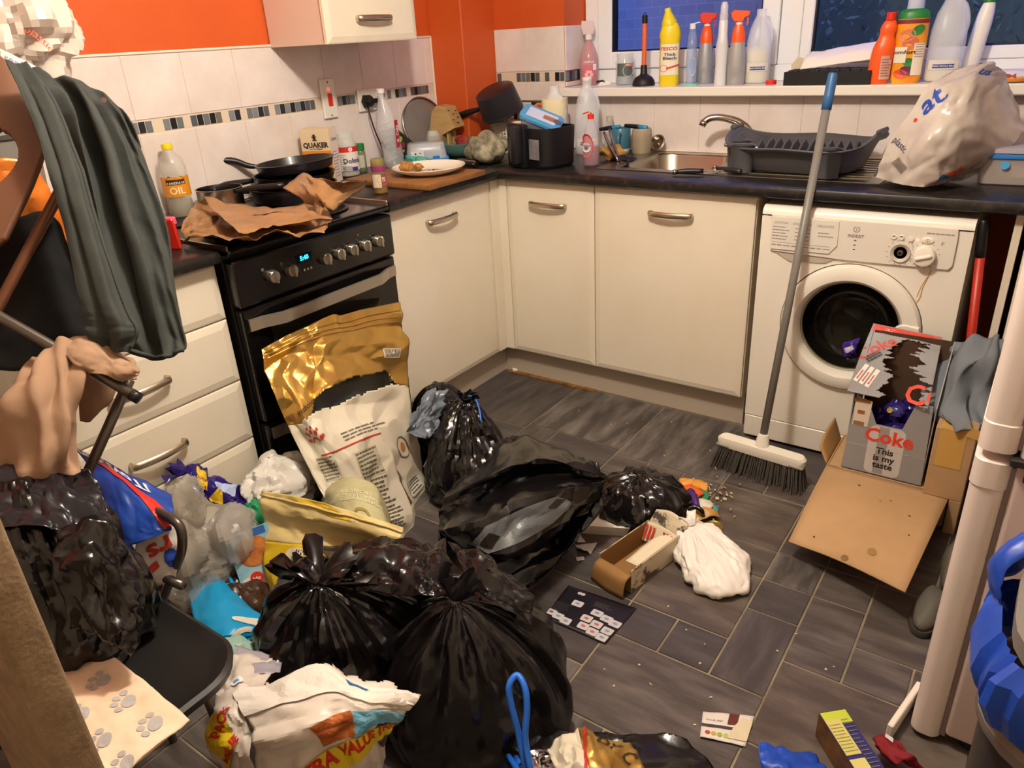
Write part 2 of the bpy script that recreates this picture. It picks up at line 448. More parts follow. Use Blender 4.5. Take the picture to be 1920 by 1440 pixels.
floor = struct('floor', bx(-.57, 2.7, -3.3, .57, -.05, -.003), m_fgrout)
M0 = 0.1325
fx = lambda i: 0.336 + M0 * i
fy = lambda j: -0.372 - M0 * j
RT = [  # i0, i1, j0, j1 in pattern modules, as laid
    (0, 3, -3.15, -.28), (-3, 0, -3.15, 0), (-6, -3, -3.15, 0), (0, 1, -.28, 1), (1, 3, -.28, 1), (-2, 0, 0, 2), (-4, -2, 0, 1), (0, 2, 1, 3), (2, 3, 1, 2),
    (3, 6, -3.15, 0), (6, 7, -1, 0), (6, 8, -3.15, -1), (7, 9, -1, 0), (8, 11, -3.15, -1), (9, 11, -1, 1), (11, 14, -3.15, 0),
    (3, 4, 0, 1), (4, 5, 0, 2), (5, 6, 0, 2), (3, 4, 1, 2), (6, 8, 0, 2), (8, 9, 0, 2), (9, 11, 1, 2), (3, 6, 2, 4), (2, 3, 2, 4),
    (6, 8, 2, 3), (8, 9, 2, 3), (9, 10, 2, 3), (10, 12, 2, 4), (8, 9, 3, 4), (9, 10, 3, 5), (6, 8, 3, 5), (8, 9, 4, 6), (10, 11, 4, 5),
    (6, 7, 5, 6), (7, 8, 5, 6), (9, 12, 5, 7), (6, 9, 6, 8), (3, 6, 4, 5), (4, 6, 5, 7), (2, 4, 5, 6), (9, 11, 7, 9), (4, 6, 7, 9), (6, 7, 8, 9), (7, 9, 8, 10),
    (0, 2, 3, 5), (-2, 0, 2, 4), (-4, -2, 1, 3), (0, 2, 5, 7), (2, 4, 6, 8), (-2, 0, 4, 6), (-4, -2, 3, 5), (11, 12, 4, 5), (12, 15, 2, 5), (12, 15, 5, 8), (11, 14, 0, 2), (11, 13, 8, 10)]
rs = random.Random(5)
for k, (i0, i1, j0, j1) in enumerate(RT):
    x0, x1, y1, y0 = fx(i0), fx(i1), fy(j0), fy(j1)
    part('tile', bx(x0 + .0028, x1 - .0028, y0 + .0028, y1 - .0028, -.004, .0, .0012), m_floor[rs.choice((0, 0, 1, 2, 3, 4, 4))], floor)
cov = {(i, j) for i0, i1, j0, j1 in RT for i in range(i0, i1) for j in range(int(math.floor(j0 + .4)), int(math.floor(j1 + .4)))}
g = []
for j in range(-3, 23):
    for i in range(-6, 17):
        if (i, j) in cov: continue
        w = 2 if (i + 1, j) not in cov and i < 16 and (i * 7 + j * 3) % 3 else 1
        h = 2 if all((i + q, j + 1) not in cov for q in range(w)) and j < 22 and (i + j) % 2 else 1
        for q in range(w):
            for r in range(h): cov.add((i + q, j + r))
        x0, x1, y1, y0 = fx(i), fx(i + w), fy(j), fy(j + h)
        if j < 10: part('tile', bx(x0 + .0028, x1 - .0028, y0 + .0028, y1 - .0028, -.004, .0, .0012), m_floor[rs.choice((0, 1, 2, 4))], floor)
        else: g.append(bx(x0 + .003, min(x1 - .003, 2.69), max(y0 + .003, -3.29), y1 - .003, -.004, 0))
o = part('tile_field', join(*g), m_floor[0], floor); o['kind'] = 'stuff'    # behind the camera, out of the photograph

wall_left = struct('wall_left', bx(-.70, -.575, -3.3, .80, 0, 2.4), m_orange)
WTL = -.567
part('grout', bx(-.575, -.5695, -2.6, .33, .90, 1.395), m_grout, wall_left)
def tileL(y0, y1, z0, z1, name='tile', m=m_tile, d=0.0):
    return part(name, bx(-.571, WTL + d, y0 + .0012, y1 - .0012, z0 + .0012, z1 - .0012, .001), m, wall_left)
ys = [-2.518 + .2 * k for k in range(15)] + [.33]
for a, b in zip(ys, ys[1:]):
    if b - a < .02: continue
    tileL(a, b, 1.207, 1.395); tileL(a, b, .91, 1.163)
part('tile_trim', bx(-.572, -.564, -2.6, .333, 1.395, 1.403, .002), m_white, wall_left)
part('tile_trim', bx(-.572, -.564, .328, .335, .91, 1.403, .002), m_white, wall_left)
m_mos = [mat('mosaic_%d' % i, c, .12) for i, c in enumerate(('#6b7078', '#23252a', '#565a60', '#7c808a', '#6f6a60', '#1b1d22'))]
def mosaic(y0, n, seq):
    for q in range(n):
        y = y0 + q * .0242
        tileL(y, y + .0232, 1.1675, 1.2035, 'mosaic_tile', m_mos[seq[q % len(seq)]], .001)
for y0, n, sq in ((-1.30, 4, (0, 1, 2, 5)), (-1.19, 2, (3, 1)), ((-0.57,-1.1372,1.1918)[1], 3, (3, 1, 0)), ((-0.57,-1.0266,1.1951)[1], 3, (3, 1, 0)), ((-0.57,-0.9268,1.1972)[1], 5, (2, 1, 0, 5, 4)), ((-0.57,-0.7767,1.2035)[1], 2, (3, 1)),
                  ((-0.57,-0.7011,1.2029)[1], 4, (0, 3, 1, 2)), ((-0.57,-0.5783,1.2053)[1], 8, (3, 1, 3, 5, 0, 1, 2, 2)), ((-0.57,-0.2676,1.2051)[1], 4, (0, 1, 2, 0)), ((-0.57,-0.021,1.2147)[1], 1, (1,)), ((-0.57,0.0172,1.2116)[1], 1, (3,)),
                  ((-0.57,0.0671,1.2139)[1], 3, (1, 0, 2)), ((-0.57,0.1662,1.2148)[1], 5, (2, 5, 2, 4, 2))):
    mosaic(y0, n, sq)

wall_back = struct('wall_back', join(bx(-.70, 2.7, .575, .80, 0, 1.128), bx(-.70, -.02, .575, .80, 1.128, 2.4), bx(-.02, 2.45, .575, .80, 2.08, 2.4), bx(2.45, 2.7, .575, .80, 1.128, 2.4)), m_orange)
part('grout', bx(-.39, -.02, .5695, .575, .90, 1.41), m_grout, wall_back)
part('grout', bx(-.02, 2.6, .5695, .575, .90, 1.128), m_grout, wall_back)
def tileB(x0, x1, z0, z1, name='tile', m=m_tile, d=0.0):
    return part(name, bx(x0 + .0012, x1 - .0012, .567 - d, .571, z0 + .0012, z1 - .0012, .001), m, wall_back)
for a, b in ((-.39, -.207), (-.207, -.02)):
    tileB(a, b, 1.232, 1.41); tileB(a, b, .91, 1.186)
xs = [-.02, .0, (0.207,0.57,1.1193)[0], (0.4128,0.57,1.1127)[0], (0.6118,0.57,1.1065)[0]]
xs += [xs[-1] + .2 * k for k in range(1, 9)]
for a, b in zip(xs, xs[1:]): tileB(a, b, .91, 1.126)
for x0, n, sq in ((-.385, 1, (2,)), ((-0.2758,0.57,1.2141)[0], 5, (2, 0, 4, 1, 2)), ((-0.1225,0.57,1.2116)[0], 1, (2,)), ((-0.0693,0.57,1.2107)[0], 2, (1, 2))):
    for q in range(n):
        x = x0 + q * .0255; tileB(x, x + .024, 1.19, 1.2285, 'mosaic_tile', m_mos[sq[q % len(sq)]], .001)
# window reveal, tiled low down on the left
part('reveal_tile', bx(-.021, -.014, .577, .748, 1.232, 1.41, .001), m_tile, wall_back)
part('reveal_tile', bx(-.021, -.014, .577, .748, 1.167, 1.186, .001), m_tile, wall_back)
for q in range(7): part('mosaic_tile', bx(-.021, -.013, .58 + q * .0225, .6 + q * .0225, 1.19, 1.2285, .001), m_mos[(0, 1, 2, 3, 5, 2, 0)[q]], wall_back)
struct('wall_boxing', bx(-.575, -.39, .335, .575, .0, 2.4, .004), m_orange)
m_ceil = mat('ceiling_paint', '#e9e2d6', .8)
struct('ceiling', bx(-.70, 2.7, -3.3, .80, 2.4, 2.5), m_ceil)
m_mag = mat('magnolia_paint', '#d8cdb8', .7)
struct('wall_right', bx(2.6, 2.7, -3.3, .80, 0, 2.4), m_mag)
struct('wall_front', bx(-.70, 2.7, -3.4, -3.3, 0, 2.4), m_mag)

# window
sill = struct('trim_1', bx(-.055, 2.45, .505, .755, 1.13, 1.165, .004), mat('sill', '#ece6dc', .3), 'white window sill board')
win = struct('window_1', join(bx(-.016, .05, .75, .81, 1.165, 2.08, .003), bx(.05, 2.45, .75, .81, 1.165, 1.225, .003), bx(.05, 2.45, .75, .81, 2.02, 2.08, .003), bx(2.39, 2.45, .75, .81, 1.225, 2.02, .003), bx(.845, .925, .752, .81, 1.225, 2.02, .003)), m_upvc, 'white plastic window frame')
def sash(x0, x1, z0, z1, w, y, name):
    o = part(name, join(bx(x0, x0 + w, y, .80, z0, z1, .004), bx(x1 - w, x1, y, .80, z0, z1, .004), bx(x0 + w, x1 - w, y, .80, z0, z0 + w, .004), bx(x0 + w, x1 - w, y, .80, z1 - w, z1, .004)), m_upvc, win)
    part('gasket', join(bx(x0 + w, x0 + w + .006, y + .008, .79, z0 + w, z1 - w), bx(x1 - w - .006, x1 - w, y + .008, .79, z0 + w, z1 - w), bx(x0 + w, x1 - w, y + .008, .79, z0 + w, z0 + w + .006)), ink('#15161a'), o)
    part('pane', bx(x0 + w, x1 - w, .772, .776, z0 + w, z1 - w), m_glass, o)
sash(.052, .843, 1.226, 2.018, .068, .738, 'opening_sash'); sash(.926, 2.388, 1.226, 2.018, .042, .752, 'fixed_light')

# beyond the glass
gw = solo('garden_wall', bx(-3.0, .42, 2.2, 2.32, -.1, 3.0), mat('dusk_brick', '#6a5f5c', .9), 'brick garden wall seen through the left window pane', 'wall')
nt = MATS['dusk_brick'].node_tree; bt = nt.nodes.new('ShaderNodeTexBrick'); tc = nt.nodes.new('ShaderNodeTexCoord'); mp = nt.nodes.new('ShaderNodeMapping')
mp.inputs['Rotation'].default_value = (PI / 2, 0, 0); mp.inputs['Scale'].default_value = (2, 2, 2)
nt.links.new(tc.outputs['Object'], mp.inputs[0]); nt.links.new(mp.outputs[0], bt.inputs['Vector'])
bt.inputs['Color1'].default_value = rgb('#8d8482') + (1,); bt.inputs['Color2'].default_value = rgb('#9a8f8a') + (1,); bt.inputs['Mortar'].default_value = rgb('#a39a96') + (1,)
bt.inputs['Scale'].default_value = 2.2; bt.inputs['Mortar Size'].default_value = .012; nt.links.new(bt.outputs[0], nt.nodes['Principled BSDF'].inputs[0])
rs = np.random.RandomState(3); V = []; F = []
for k in range(17000):
    p = np.array([rs.uniform(.35, 4.2), 1.9 + .35 * rs.rand() ** 2, rs.uniform(.0, 3.0)]); a = rs.randn(3) * .013; b = rs.randn(3) * .013
    n = len(V); V += [p - a, p + b * .5, p + a, p - b * .5]; F.append((n, n + 1, n + 2, n + 3))
hedge = solo('hedge', (np.array(V), F), mat('hedge_leaf', '#7f8f6e', .7, color2='#5f6d54', nscale=6), 'dark leafy hedge seen through the right window pane', 'hedge')
part('hedge_body', bx(.4, 4.2, 2.0, 2.5, -.1, 3.0), mat('hedge_dark', '#5c6a52', .9), hedge, world=True)
solo('garden_path', bx(-3, 4.3, .82, 2.2, -.2, -.1), mat('path', '#555048', .9), 'dim paved garden ground outside the window', 'ground')

# ================================================================== fitted units
m_door = mat('cream_door', '#e6dccb', .28, color2='#dfd3bd', nscale=2.5, coat=.15)
m_carc = mat('carcass', '#e3d6bd', .4)
m_plinth = mat('plinth', '#b7aa9a', .45)
m_nickel = mat('brushed_nickel', '#c6bca8', .30, 1.0)
m_top = mat('black_worktop', '#1a1817', .30, color2='#443c36', nscale=38, lo=.52, hi=.8, coat=.1)
def handle(parent, M, w=.16):
    """bowed strap handle in the local x-z plane, z away from the door"""
    n = 14; P = [(-w / 2 + .004, 0.0), (-w / 2, .014)]
    for i in range(n + 1):
        t = i / n * 2 - 1; P.append((t * (w / 2 - .004), .020 + .010 * (1 - t * t)))
    P += [(w / 2, .014), (w / 2 - .004, 0.0)]
    return part('handle', tf(strap(P, .021, .012), M=M), m_nickel, parent, .8, 'brushed metal bow handle')
def door_panel(w, h, t=.019):
    """slab with a wide chamfer round its face; face towards +z, centred"""
    V = []; F = []
    rings = [(0, 0.0), (0, t - .006), (.004, t - .004), (.022, t)]
    for ins, z in rings:
        V += [(-w / 2 + ins, -h / 2 + ins, z), (w / 2 - ins, -h / 2 + ins, z), (w / 2 - ins, h / 2 - ins, z), (-w / 2 + ins, h / 2 - ins, z)]
    for i in range(len(rings) - 1):
        for j in range(4): F.append((i * 4 + j, i * 4 + (j + 1) % 4, i * 4 + 4 + (j + 1) % 4, i * 4 + 4 + j))
    F += [(3, 2, 1, 0), (12, 13, 14, 15)]
    return np.array(V), F
ML = lambda y, z: frame((-.019, y, z), (0, 1, 0), (0, 0, 1))       # fronts facing +x
MB = lambda x, z: frame((x, .019, z), (1, 0, 0), (0, 0, 1))        # fronts facing -y
ZB, ZT = .135, .864
# drawer unit
u = thing('drawer_unit', 'cream unit of four drawers at the left, between the cooker and the folding chairs', 'cabinet', (0, -1.61, 0))
part('body', bx(-.56, -.02, -1.909, -1.315, .13, .872), m_carc, u, world=True)
part('plinth', bx(-.07, -.053, -1.909, -1.315, 0, .13), m_plinth, u, world=True)
zz = [ZT, ZT - .1564, ZT - .347, ZT - .538, ZB]
for k in range(4):
    d = part('drawer', tf(door_panel(.592, zz[k] - zz[k + 1] - .004), M=ML(-1.612, (zz[k] + zz[k + 1]) / 2)), m_door, u, world=True)
    hz = (zz[k] + zz[k + 1]) / 2 + .0
    handle(d, Matrix.Translation((0, 1.61, 0)) @ frame((0, -1.61, hz), (0, 1, 0), (0, 0, 1)))
# cupboard by the cooker
u = thing('base_cupboard', 'cream base cupboard between the cooker and the corner', 'cabinet', (0, -.35, 0))
part('body', bx(-.56, -.02, -.65, -.052, .13, .872), m_carc, u, world=True)
part('plinth', bx(-.07, -.053, -.655, -.05, 0, .13), m_plinth, u, world=True)
solo('corner_plinth', join(bx(-.07, -.053, -.05, .07, 0, .13), bx(-.053, .037, .053, .07, 0, .13)), m_plinth, 'grey brown kickboard return in the corner under the cupboards', 'kickboard')
d = part('door', tf(door_panel(.593, ZT - ZB), M=ML(-.3485, (ZT + ZB) / 2)), m_door, u, world=True)
yh = ((0.03,-0.4645,0.7948)[1] + (0.03,-0.2786,0.7802)[1]) / 2
handle(d, Matrix.Translation((0, .35, 0)) @ frame((0, yh, (0.03,-0.3753,0.789)[2]), (0, 1, 0), (0, 0, 1)))
# corner filler
solo('corner_post', join(bx(-.019, -.001, -.05, .019, .135, .872, .001), bx(-.001, .037, .001, .019, .135, .872, .001)), m_door, 'narrow cream corner filler post between the two runs of cupboards', 'cabinet')
# back run
def back_unit(name, label, x0, x1, hx):
    u = thing(name, label, 'cabinet', ((x0 + x1) / 2, 0, 0))
    part('body', join(bx(x0, x0 + .018, .02, .56, .13, .872), bx(x1 - .018, x1, .02, .56, .13, .872), bx(x0 + .018, x1 - .018, .02, .56, .13, .148), bx(x0 + .018, x1 - .018, .545, .56, .148, .872)), m_carc, u, world=True)
    part('plinth', bx(x0, x1, .053, .07, 0, .13), m_plinth, u, world=True)
    d = part('door', tf(door_panel(x1 - x0 - .004, ZT - ZB), M=MB((x0 + x1) / 2, (ZT + ZB) / 2)), m_door, u, world=True)
    handle(d, Matrix.Translation((-(x0 + x1) / 2, 0, 0)) @ frame((hx[0], 0, hx[1]), (1, 0, 0), (0, 0, 1)))
    return u
a = (0.2411,-0.03,0.7839); back_unit('base_cupboard', 'narrow cream base cupboard in the corner under the air fryer basket', .037, .441, (a[0], a[2]))
a = (0.7519,-0.03,0.7871); back_unit('base_cupboard', 'wide cream base cupboard under the sink', .441, 1.048, (a[0], a[2]))
u = thing('base_cupboard', 'cream base cupboard half hidden behind the fridge at the right', 'cabinet', (2.05, 0, 0))
part('body', bx(1.80, 2.4, .02, .56, .13, .872), m_carc, u, world=True)
part('door', tf(door_panel(.60, ZT - ZB), M=MB(2.10, (ZT + ZB) / 2)), m_door, u, world=True)
part('end_panel', bx(1.765, 1.785, .005, .56, 0, .868, .001), m_door, u, world=True)
# worktops
def worktop(name, label, g):
    return solo(name, g, m_top, label, 'worktop', smooth=.6)
def edge_prof(y0, y1):   # front edge at y0 with rolled nose, in (y, z)
    return [(y1, .872), (y0 + .008, .872), (y0 + .002, .876), (y0, .886), (y0, .897), (y0 + .004, .906), (y0 + .013, .910), (y1, .910)]
def run(axis, a, b, front, back):
    pts = edge_prof(front, back); n = len(pts)
    V = []
    for t in (a, b):
        for p in pts: V.append((t, p[0], p[1]) if axis == 'x' else (p[0], t, p[1]))
    F = [(i, (i + 1) % n, n + (i + 1) % n, n + i) for i in range(n)] + [tuple(range(n - 1, -1, -1)), tuple(range(n, 2 * n))]
    return np.array(V), F
def run_left(a, b):
    V, F = run('y', a, b, -.035, .566); V = V.copy(); V[:, 0] = -V[:, 0]; return V, F
worktop('worktop', 'black worktop at the left over the drawer unit', run_left(-2.55, -1.318))
worktop('worktop', 'short black worktop between the cooker and the corner', run_left(-.658, -.034))
# back worktop with the sink cut out
HX0, HX1, HY0, HY1 = .47, .83, .13, .50
wt = join(run('x', -.566, HX0, -.035, .566), run('x', HX1, 2.45, -.035, .566), run('x', HX0, HX1, -.035, HY0), bx(HX0, HX1, HY1, .566, .872, .910))
wtb = worktop('worktop', 'long black worktop under the window around the sink', wt)
part('joint_strip', bx(-.034, -.031, -.036, .565, .9095, .9112), mat('aluminium', '#b8b2a6', .3, 1.0), wtb, world=True)
solo('worktop_upstand', bx(-.566, 2.4, .55, .5665, .9105, .918, .003), m_white, 'white sealant line along the back of the worktop under the window', 'sealant')
# wall cupboard
u = thing('wall_cupboard', 'cream wall cupboard above the cooker side of the worktop', 'cabinet', (-.57, -.33, 1.39))
part('body', bx(-.567, -.273, -.55, -.105, 1.392, 2.1, .001), mat('wall_carcass', '#d9bfae', .4), u, world=True)
d = part('door', tf(door_panel(.452, .70), M=frame((-.271, -.334, 1.742), (0, 1, 0), (0, 0, 1))), m_door, u, world=True)
a = (-0.22,-0.3412,1.4673); handle(d, Matrix.Translation((.57, .33, -1.39)) @ frame((-.252, a[1], a[2]), (0, 1, 0), (0, 0, 1)))

# ================================================================== sink
m_steel = mat('stainless', '#a79f92', .3, 1.0)
u = thing('sink', 'stainless steel sink with drainer let into the worktop', 'sink', (.9, .3, .91))
SX0, SX1, SY0, SY1 = .395, 1.392, .095, .535
part('rim', join(bx(SX0, HX0 + .012, SY0, SY1, .9105, .9135, .001), bx(HX1 - .012, HX1 + .03, SY0, SY1, .9105, .9135, .001), bx(HX0 + .012, HX1 - .012, SY0, HY0 + .012, .9105, .9135, .001), bx(HX0 + .012, HX1 - .012, HY1 - .012, SY1, .9105, .9135, .001)), m_steel, u, world=True)
P = []
for w, h, z, r in ((.344, .354, .9125, .08), (.336, .346, .905, .08), (.316, .326, .79, .075), (.27, .28, .762, .06), (.04, .04, .758, .018)):
    P.append(np.c_[np.array(rrect(w, h, r, 6)) + np.array([.65, .315]), np.full(28, z)])
V = np.vstack(P); F = [(i * 28 + j, i * 28 + (j + 1) % 28, (i + 1) * 28 + (j + 1) % 28, (i + 1) * 28 + j) for i in range(4) for j in range(28)]
part('bowl', (V, F), m_steel, u, .9, world=True)
part('waste', tf(cyl(.035, .004, 20, bev=.001), (.65, .315, .7575)), mat('chrome', '#c9c6c0', .12, 1.0), u, .6, world=True)
part('drainer', bx(HX1 + .03, SX1, SY0, SY1, .9105, .9128, .001), m_steel, u, world=True)
g = [bx(.90 + .0, 1.35, .15 + q * .042, .158 + q * .042, .9125, .9155, .001) for q in range(9)]
part('drainer_ribs', join(*g), m_steel, u, world=True)

# ================================================================== cooker
m_blk = mat('black_enamel', '#0c0b0c', .16, coat=.3)
m_blk2 = mat('black_satin', '#141314', .35)
m_knob = mat('knob_metal', '#b9b2a4', .28, .9)
CY0, CY1, CF = -1.297, -.668, .035
u = thing('cooker', 'black freestanding cooker with silver knobs and long oven handle', 'cooker', (0, (CY0 + CY1) / 2, 0))
part('body', bx(-.54, CF - .03, CY0, CY1, .03, .885, .003), m_blk2, u, world=True)
part('control_panel', bx(CF - .032, CF + .012, CY0 + .0, CY1, .735, .872, .008, 2), m_blk, u, world=True)
hob = part('hob', bx(-.55, CF + .008, CY0, CY1, .884, .902, .007, 2), m_blk, u, world=True)
for y in (CY1 - .006, CY0): part('hob_rim', bx(-.55, CF + .004, y, y + .006, .899, .915, .002), mat('rim_steel', '#a89c8a', .3, .9), u, world=True)
for y, x, r in ((-1.12, -.16, .095), (-.84, -.14, .115), (-1.12, -.42, .075), (-.84, -.42, .085)):
    part('burner', tf(lathe([(r, 0), (r + .004, .004), (r - .006, .006), (r - .012, .002), (.01, .002)], 36), (x, y, .902)), m_blk2, u, .6, world=True)
door = part('oven_door', bx(CF - .03, CF + .006, CY0 + .004, CY1 - .004, .375, .728, .004), m_blk, u, world=True)
part('oven_window', bx(CF + .005, CF + .0075, CY0 + .09, CY1 - .09, .41, .66, .001), mat('oven_glass', '#23221f', .08), door, world=True)
door2 = part('oven_door', bx(CF - .03, CF + .006, CY0 + .004, CY1 - .004, .06, .365, .004), m_blk, u, world=True)
m_hand = mat('oven_handle', '#a89f93', .32, .7)
def oven_handle(z, p):
    n = CY1 - CY0 - .03; h = n / 2
    P = [(-h, .0), (-h, .012), (-h + .045, .028), (-h + .11, .036), (h - .11, .036), (h - .045, .028), (h, .012), (h, 0)]
    P = [(-h, .006), (-h + .04, .012), (-h + .10, .038), (h - .10, .038), (h - .04, .012), (h, .006)]
    part('handle', tf(ribbon(P, .034, .010), M=frame((CF + .006, (CY0 + CY1) / 2, z), (0, 1, 0), (0, 0, 1))), m_hand, p, world=True, label='wide flat silver oven handle')
oven_handle(.683, door); oven_handle(.335, door2)
for px, py in ((514, 515), (547, 503), (611, 484), (638, 474), (661, 465), (686, 456), (710, 450)): pass
KN = [(0.06,-1.1779,0.8031), (0.06,-1.1118,0.8039), (0.06,-0.9776,0.8025), (0.06,-0.9202,0.8029), (0.06,-0.8651,0.8044), (0.06,-0.8081,0.8059), (0.06,-0.7494,0.8058)]
for p in KN:
    M = frame((CF + .012, p[1], .800), (0, 1, 0), (0, 0, 1))
    k = part('knob', tf(lathe([(.019, 0), (.0195, .006), (.0175, .018), (.0165, .019)], 24), M=M), m_knob, u, .6, world=True)
    part('grip', tf(box(.007, .034, .014, .002, (0, 0, .024)), M=M), m_knob, k, world=True)
def panel_art(g, y, z, m, name, dx=.0008): return part(name, onM(g, frame((CF + .012, y, z), (0, 1, 0), (0, 0, 1)), dx), m, u, world=True)
a = (0.05,-1.0529,0.8128)
panel_art(grid2(.06, .026, 1, 1), a[1], .822, mat('display', '#02060c', .1), 'display')
panel_art(text('5:40', .019, .03), a[1], .822, mat('clock_digits', '#20c8ff', .4, emit='#22c6ff', estr=4.0), 'clock_digits', .0014)
for q in (-.012, .001, .014): part('button', tf(cyl(.0038, .004, 12), M=frame((CF + .012, a[1] + .004 + q, .787), (0, 1, 0), (0, 0, 1))), m_knob, u, .6, world=True)
for p in KN[:2]: panel_art(disc(.005, 12), p[1] - .026, .826, ink('#5a5a5a'), 'indicator')
panel_art(disc(.004, 12), KN[5][1] - .02, .838, ink('#4a4a4a'), 'indicator')

# ================================================================== washing machine
m_wm = mat('machine_white', '#e6dfd2', .3, coat=.1)
m_wm2 = mat('machine_panel', '#dcd5ca', .35)
m_ring = mat('machine_ring', '#e2dcd0', .25)
WX0, WX1, WF = 1.081, 1.676, -.033
u = thing('washing_machine', 'white front loading washing machine under the worktop', 'washing machine', ((WX0 + WX1) / 2, .2, 0))
part('body', join(bx(WX0, WX0 + .012, WF + .02, .50, .01, .82), bx(WX1 - .012, WX1, WF + .02, .50, .01, .82), bx(WX0 + .012, WX1 - .012, .485, .50, .01, .82)), m_wm, u, world=True)
pr = [(.50, .824), (.50, .85)] + [(-.005 - .028 * math.sin(t), .822 + .028 * math.cos(t)) for t in np.linspace(0, PI / 2, 7)]
n = len(pr); V = [(x, p[0], p[1]) for x in (WX0, WX1) for p in pr]
part('lid', (np.array(V), [(i, (i + 1) % n, n + (i + 1) % n, n + i) for i in range(n)] + [tuple(range(n - 1, -1, -1)), tuple(range(n, 2 * n))]), m_wm, u, .6, world=True)
DC = (1.384, .478); na = 48
a = (np.arange(na) + .5) * 2 * PI / na; ca, sa = np.cos(a), np.sin(a)
k = 1 / np.maximum(np.abs(ca), np.abs(sa))
sq = np.c_[np.clip(DC[0] + ca * k * .4, WX0, WX1), np.full(na, WF), np.clip(DC[1] + sa * k * .4, .097, .818)]
ci = np.c_[DC[0] + ca * .214, np.full(na, WF), DC[1] + sa * .214]; cb = ci + np.array([0, .02, 0])
V = np.vstack([sq, ci, cb]); F = [(i * na + j, (i + 1) * na + j, (i + 1) * na + (j + 1) % na, i * na + (j + 1) % na) for i in range(2) for j in range(na)]
part('front_panel', (V, F), m_wm, u, .5, world=True)
part('kick_panel', bx(WX0, WX1, WF, WF + .02, .012, .094, .003), m_wm, u, world=True)
MD = frame((DC[0], WF, DC[1]), (1, 0, 0), (0, 0, 1))
dr = part('door_ring', tf(lathe([(.21, -.015), (.211, .004), (.204, .016), (.185, .024), (.165, .022), (.156, .012), (.150, -.02), (.149, -.03)], 56, cap=False), M=MD), m_ring, u, .6, world=True)
part('door_seal', tf(lathe([(.150, -.012), (.146, -.016), (.147, -.03)], 56, cap=False), M=MD), mat('old_seal', '#8c8468', .5), dr, .6, world=True)
part('glass', tf(lathe([(.148, -.018), (.143, -.03), (.128, -.06), (.10, -.085), (.05, -.098), (.001, -.1)], 48, cap=False), M=MD), mat('machine_glass', '#1c1a14', .06, alpha=.42, spec=.6), dr, 'all', world=True)
part('drum', tf(lathe([(.20, -.035), (.21, -.06), (.22, -.3), (.001, -.31)], 40, cap=False), M=MD), mat('drum_dark', '#17150f', .35, .4), u, 'all', world=True)
V = [(.098, -.088), (.125, -.075)]
pts = [(.166 + .052 * math.cos(t), -.038 + .088 * math.sin(t)) for t in np.linspace(PI * .5, PI * 1.5, 14)]
pts += [(.2085 * math.cos(t), .2085 * math.sin(t)) for t in np.linspace(-.62, .22, 12)]
part('door_handle', tf(tf(prism(pts, .016, .003), (0, 0, .012)), M=MD), m_ring, dr, .5, world=True)
pts = [(1.113, .824), (1.638, .824), (1.640, .80), (1.640, .72), (1.632, .706), (1.345, .702), (1.123, .708)]
cp = part('control_panel', tf(prism([(x - 1.38, z - .76) for x, z in pts], .008, .002), M=frame((1.38, WF, .76), (1, 0, 0), (0, 0, 1))), m_wm2, u, world=True)
MP = lambda x, z: frame((x, WF - .008, z), (1, 0, 0), (0, 0, 1))
dw = part('detergent_drawer', tf(prism([(-.105, .055), (.098, .055), (.1, -.02), (.078, -.048), (-.105, -.05)], .004, .001), M=MP(1.222, .765)), m_wm2, u, world=True)
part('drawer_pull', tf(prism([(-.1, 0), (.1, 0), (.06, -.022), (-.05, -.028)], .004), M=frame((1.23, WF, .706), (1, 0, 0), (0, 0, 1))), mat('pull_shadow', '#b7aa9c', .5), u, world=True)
part('lettering', onM(join(tf(text('COTTON', .010, .01), (-.075, .036, 0)), tf(text('SYNTHETICS', .010, .01), (-.01, .036, 0)), tf(text('DELICATES', .010, .01), (.06, .036, 0)),
     lines2(-.1, -.045, -.02, .028, 5, .003, 1), lines2(-.03, .02, -.02, .028, 4, .003, 2), lines2(.04, .085, 0, .02, 2, .003, 3), lines2(-.1, .08, -.04, -.03, 1, .003, 4), tf(grid2(.18, .0012, 1, 1), (-.01, -.026, 0))), MP(1.222, .765), .0046), ink('#8d8680'), dw, world=True)
part('logo', onM(join(tf(text('INDESIT', .013, .02), (0, -.018, 0)), ring2(.0075, .0095, 20, (0, .003), 2.0, 2.0 + 5.4), tf(grid2(.002, .009, 1, 1), (0, .002, 0)), tf(disc(.0014, 8), (0, .0095, 0))), MP(1.371, .797)), ink('#6f675e'), cp, world=True)
for q, z in enumerate((.766, .752, .738)):
    part('indicator', onM(tf(grid2(.007, .003, 1, 1), (0, 0, 0)), MP(1.371, z)), ink('#3c342c'), cp, world=True)
for x, z, r in ((1.476, .788, .008), (1.496, .788, .008), (1.522, .786, .0075)):
    part('button', tf(cyl(r, .004, 16, bev=.001), M=MP(x, z)), m_wm, cp, .6, world=True)
for x in (1.476, 1.496): part('button_mark', onM(grid2(.008, .003, 1, 1), MP(x, .791), .0047), ink('#4a4038'), cp, world=True)
part('power_lamp', tf(disc(.005, 12), M=MP(1.5395, .785) @ Matrix.Translation((0, 0, .001))), mat('power_lamp', '#ff8a80', .4, emit='#ff7468', estr=3), cp, world=True)
bt = part('power_button', tf(lathe([(.017, 0), (.016, .004), (.013, .005)], 20, ry=.55), M=MP(1.566, .786)), m_wm, cp, .6, world=True)
part('power_mark', onM(join(ring2(.0045, .0055, 16), grid2(.0012, .006, 1, 1)), MP(1.566, .786), .0056), ink('#6b635b'), bt, world=True)
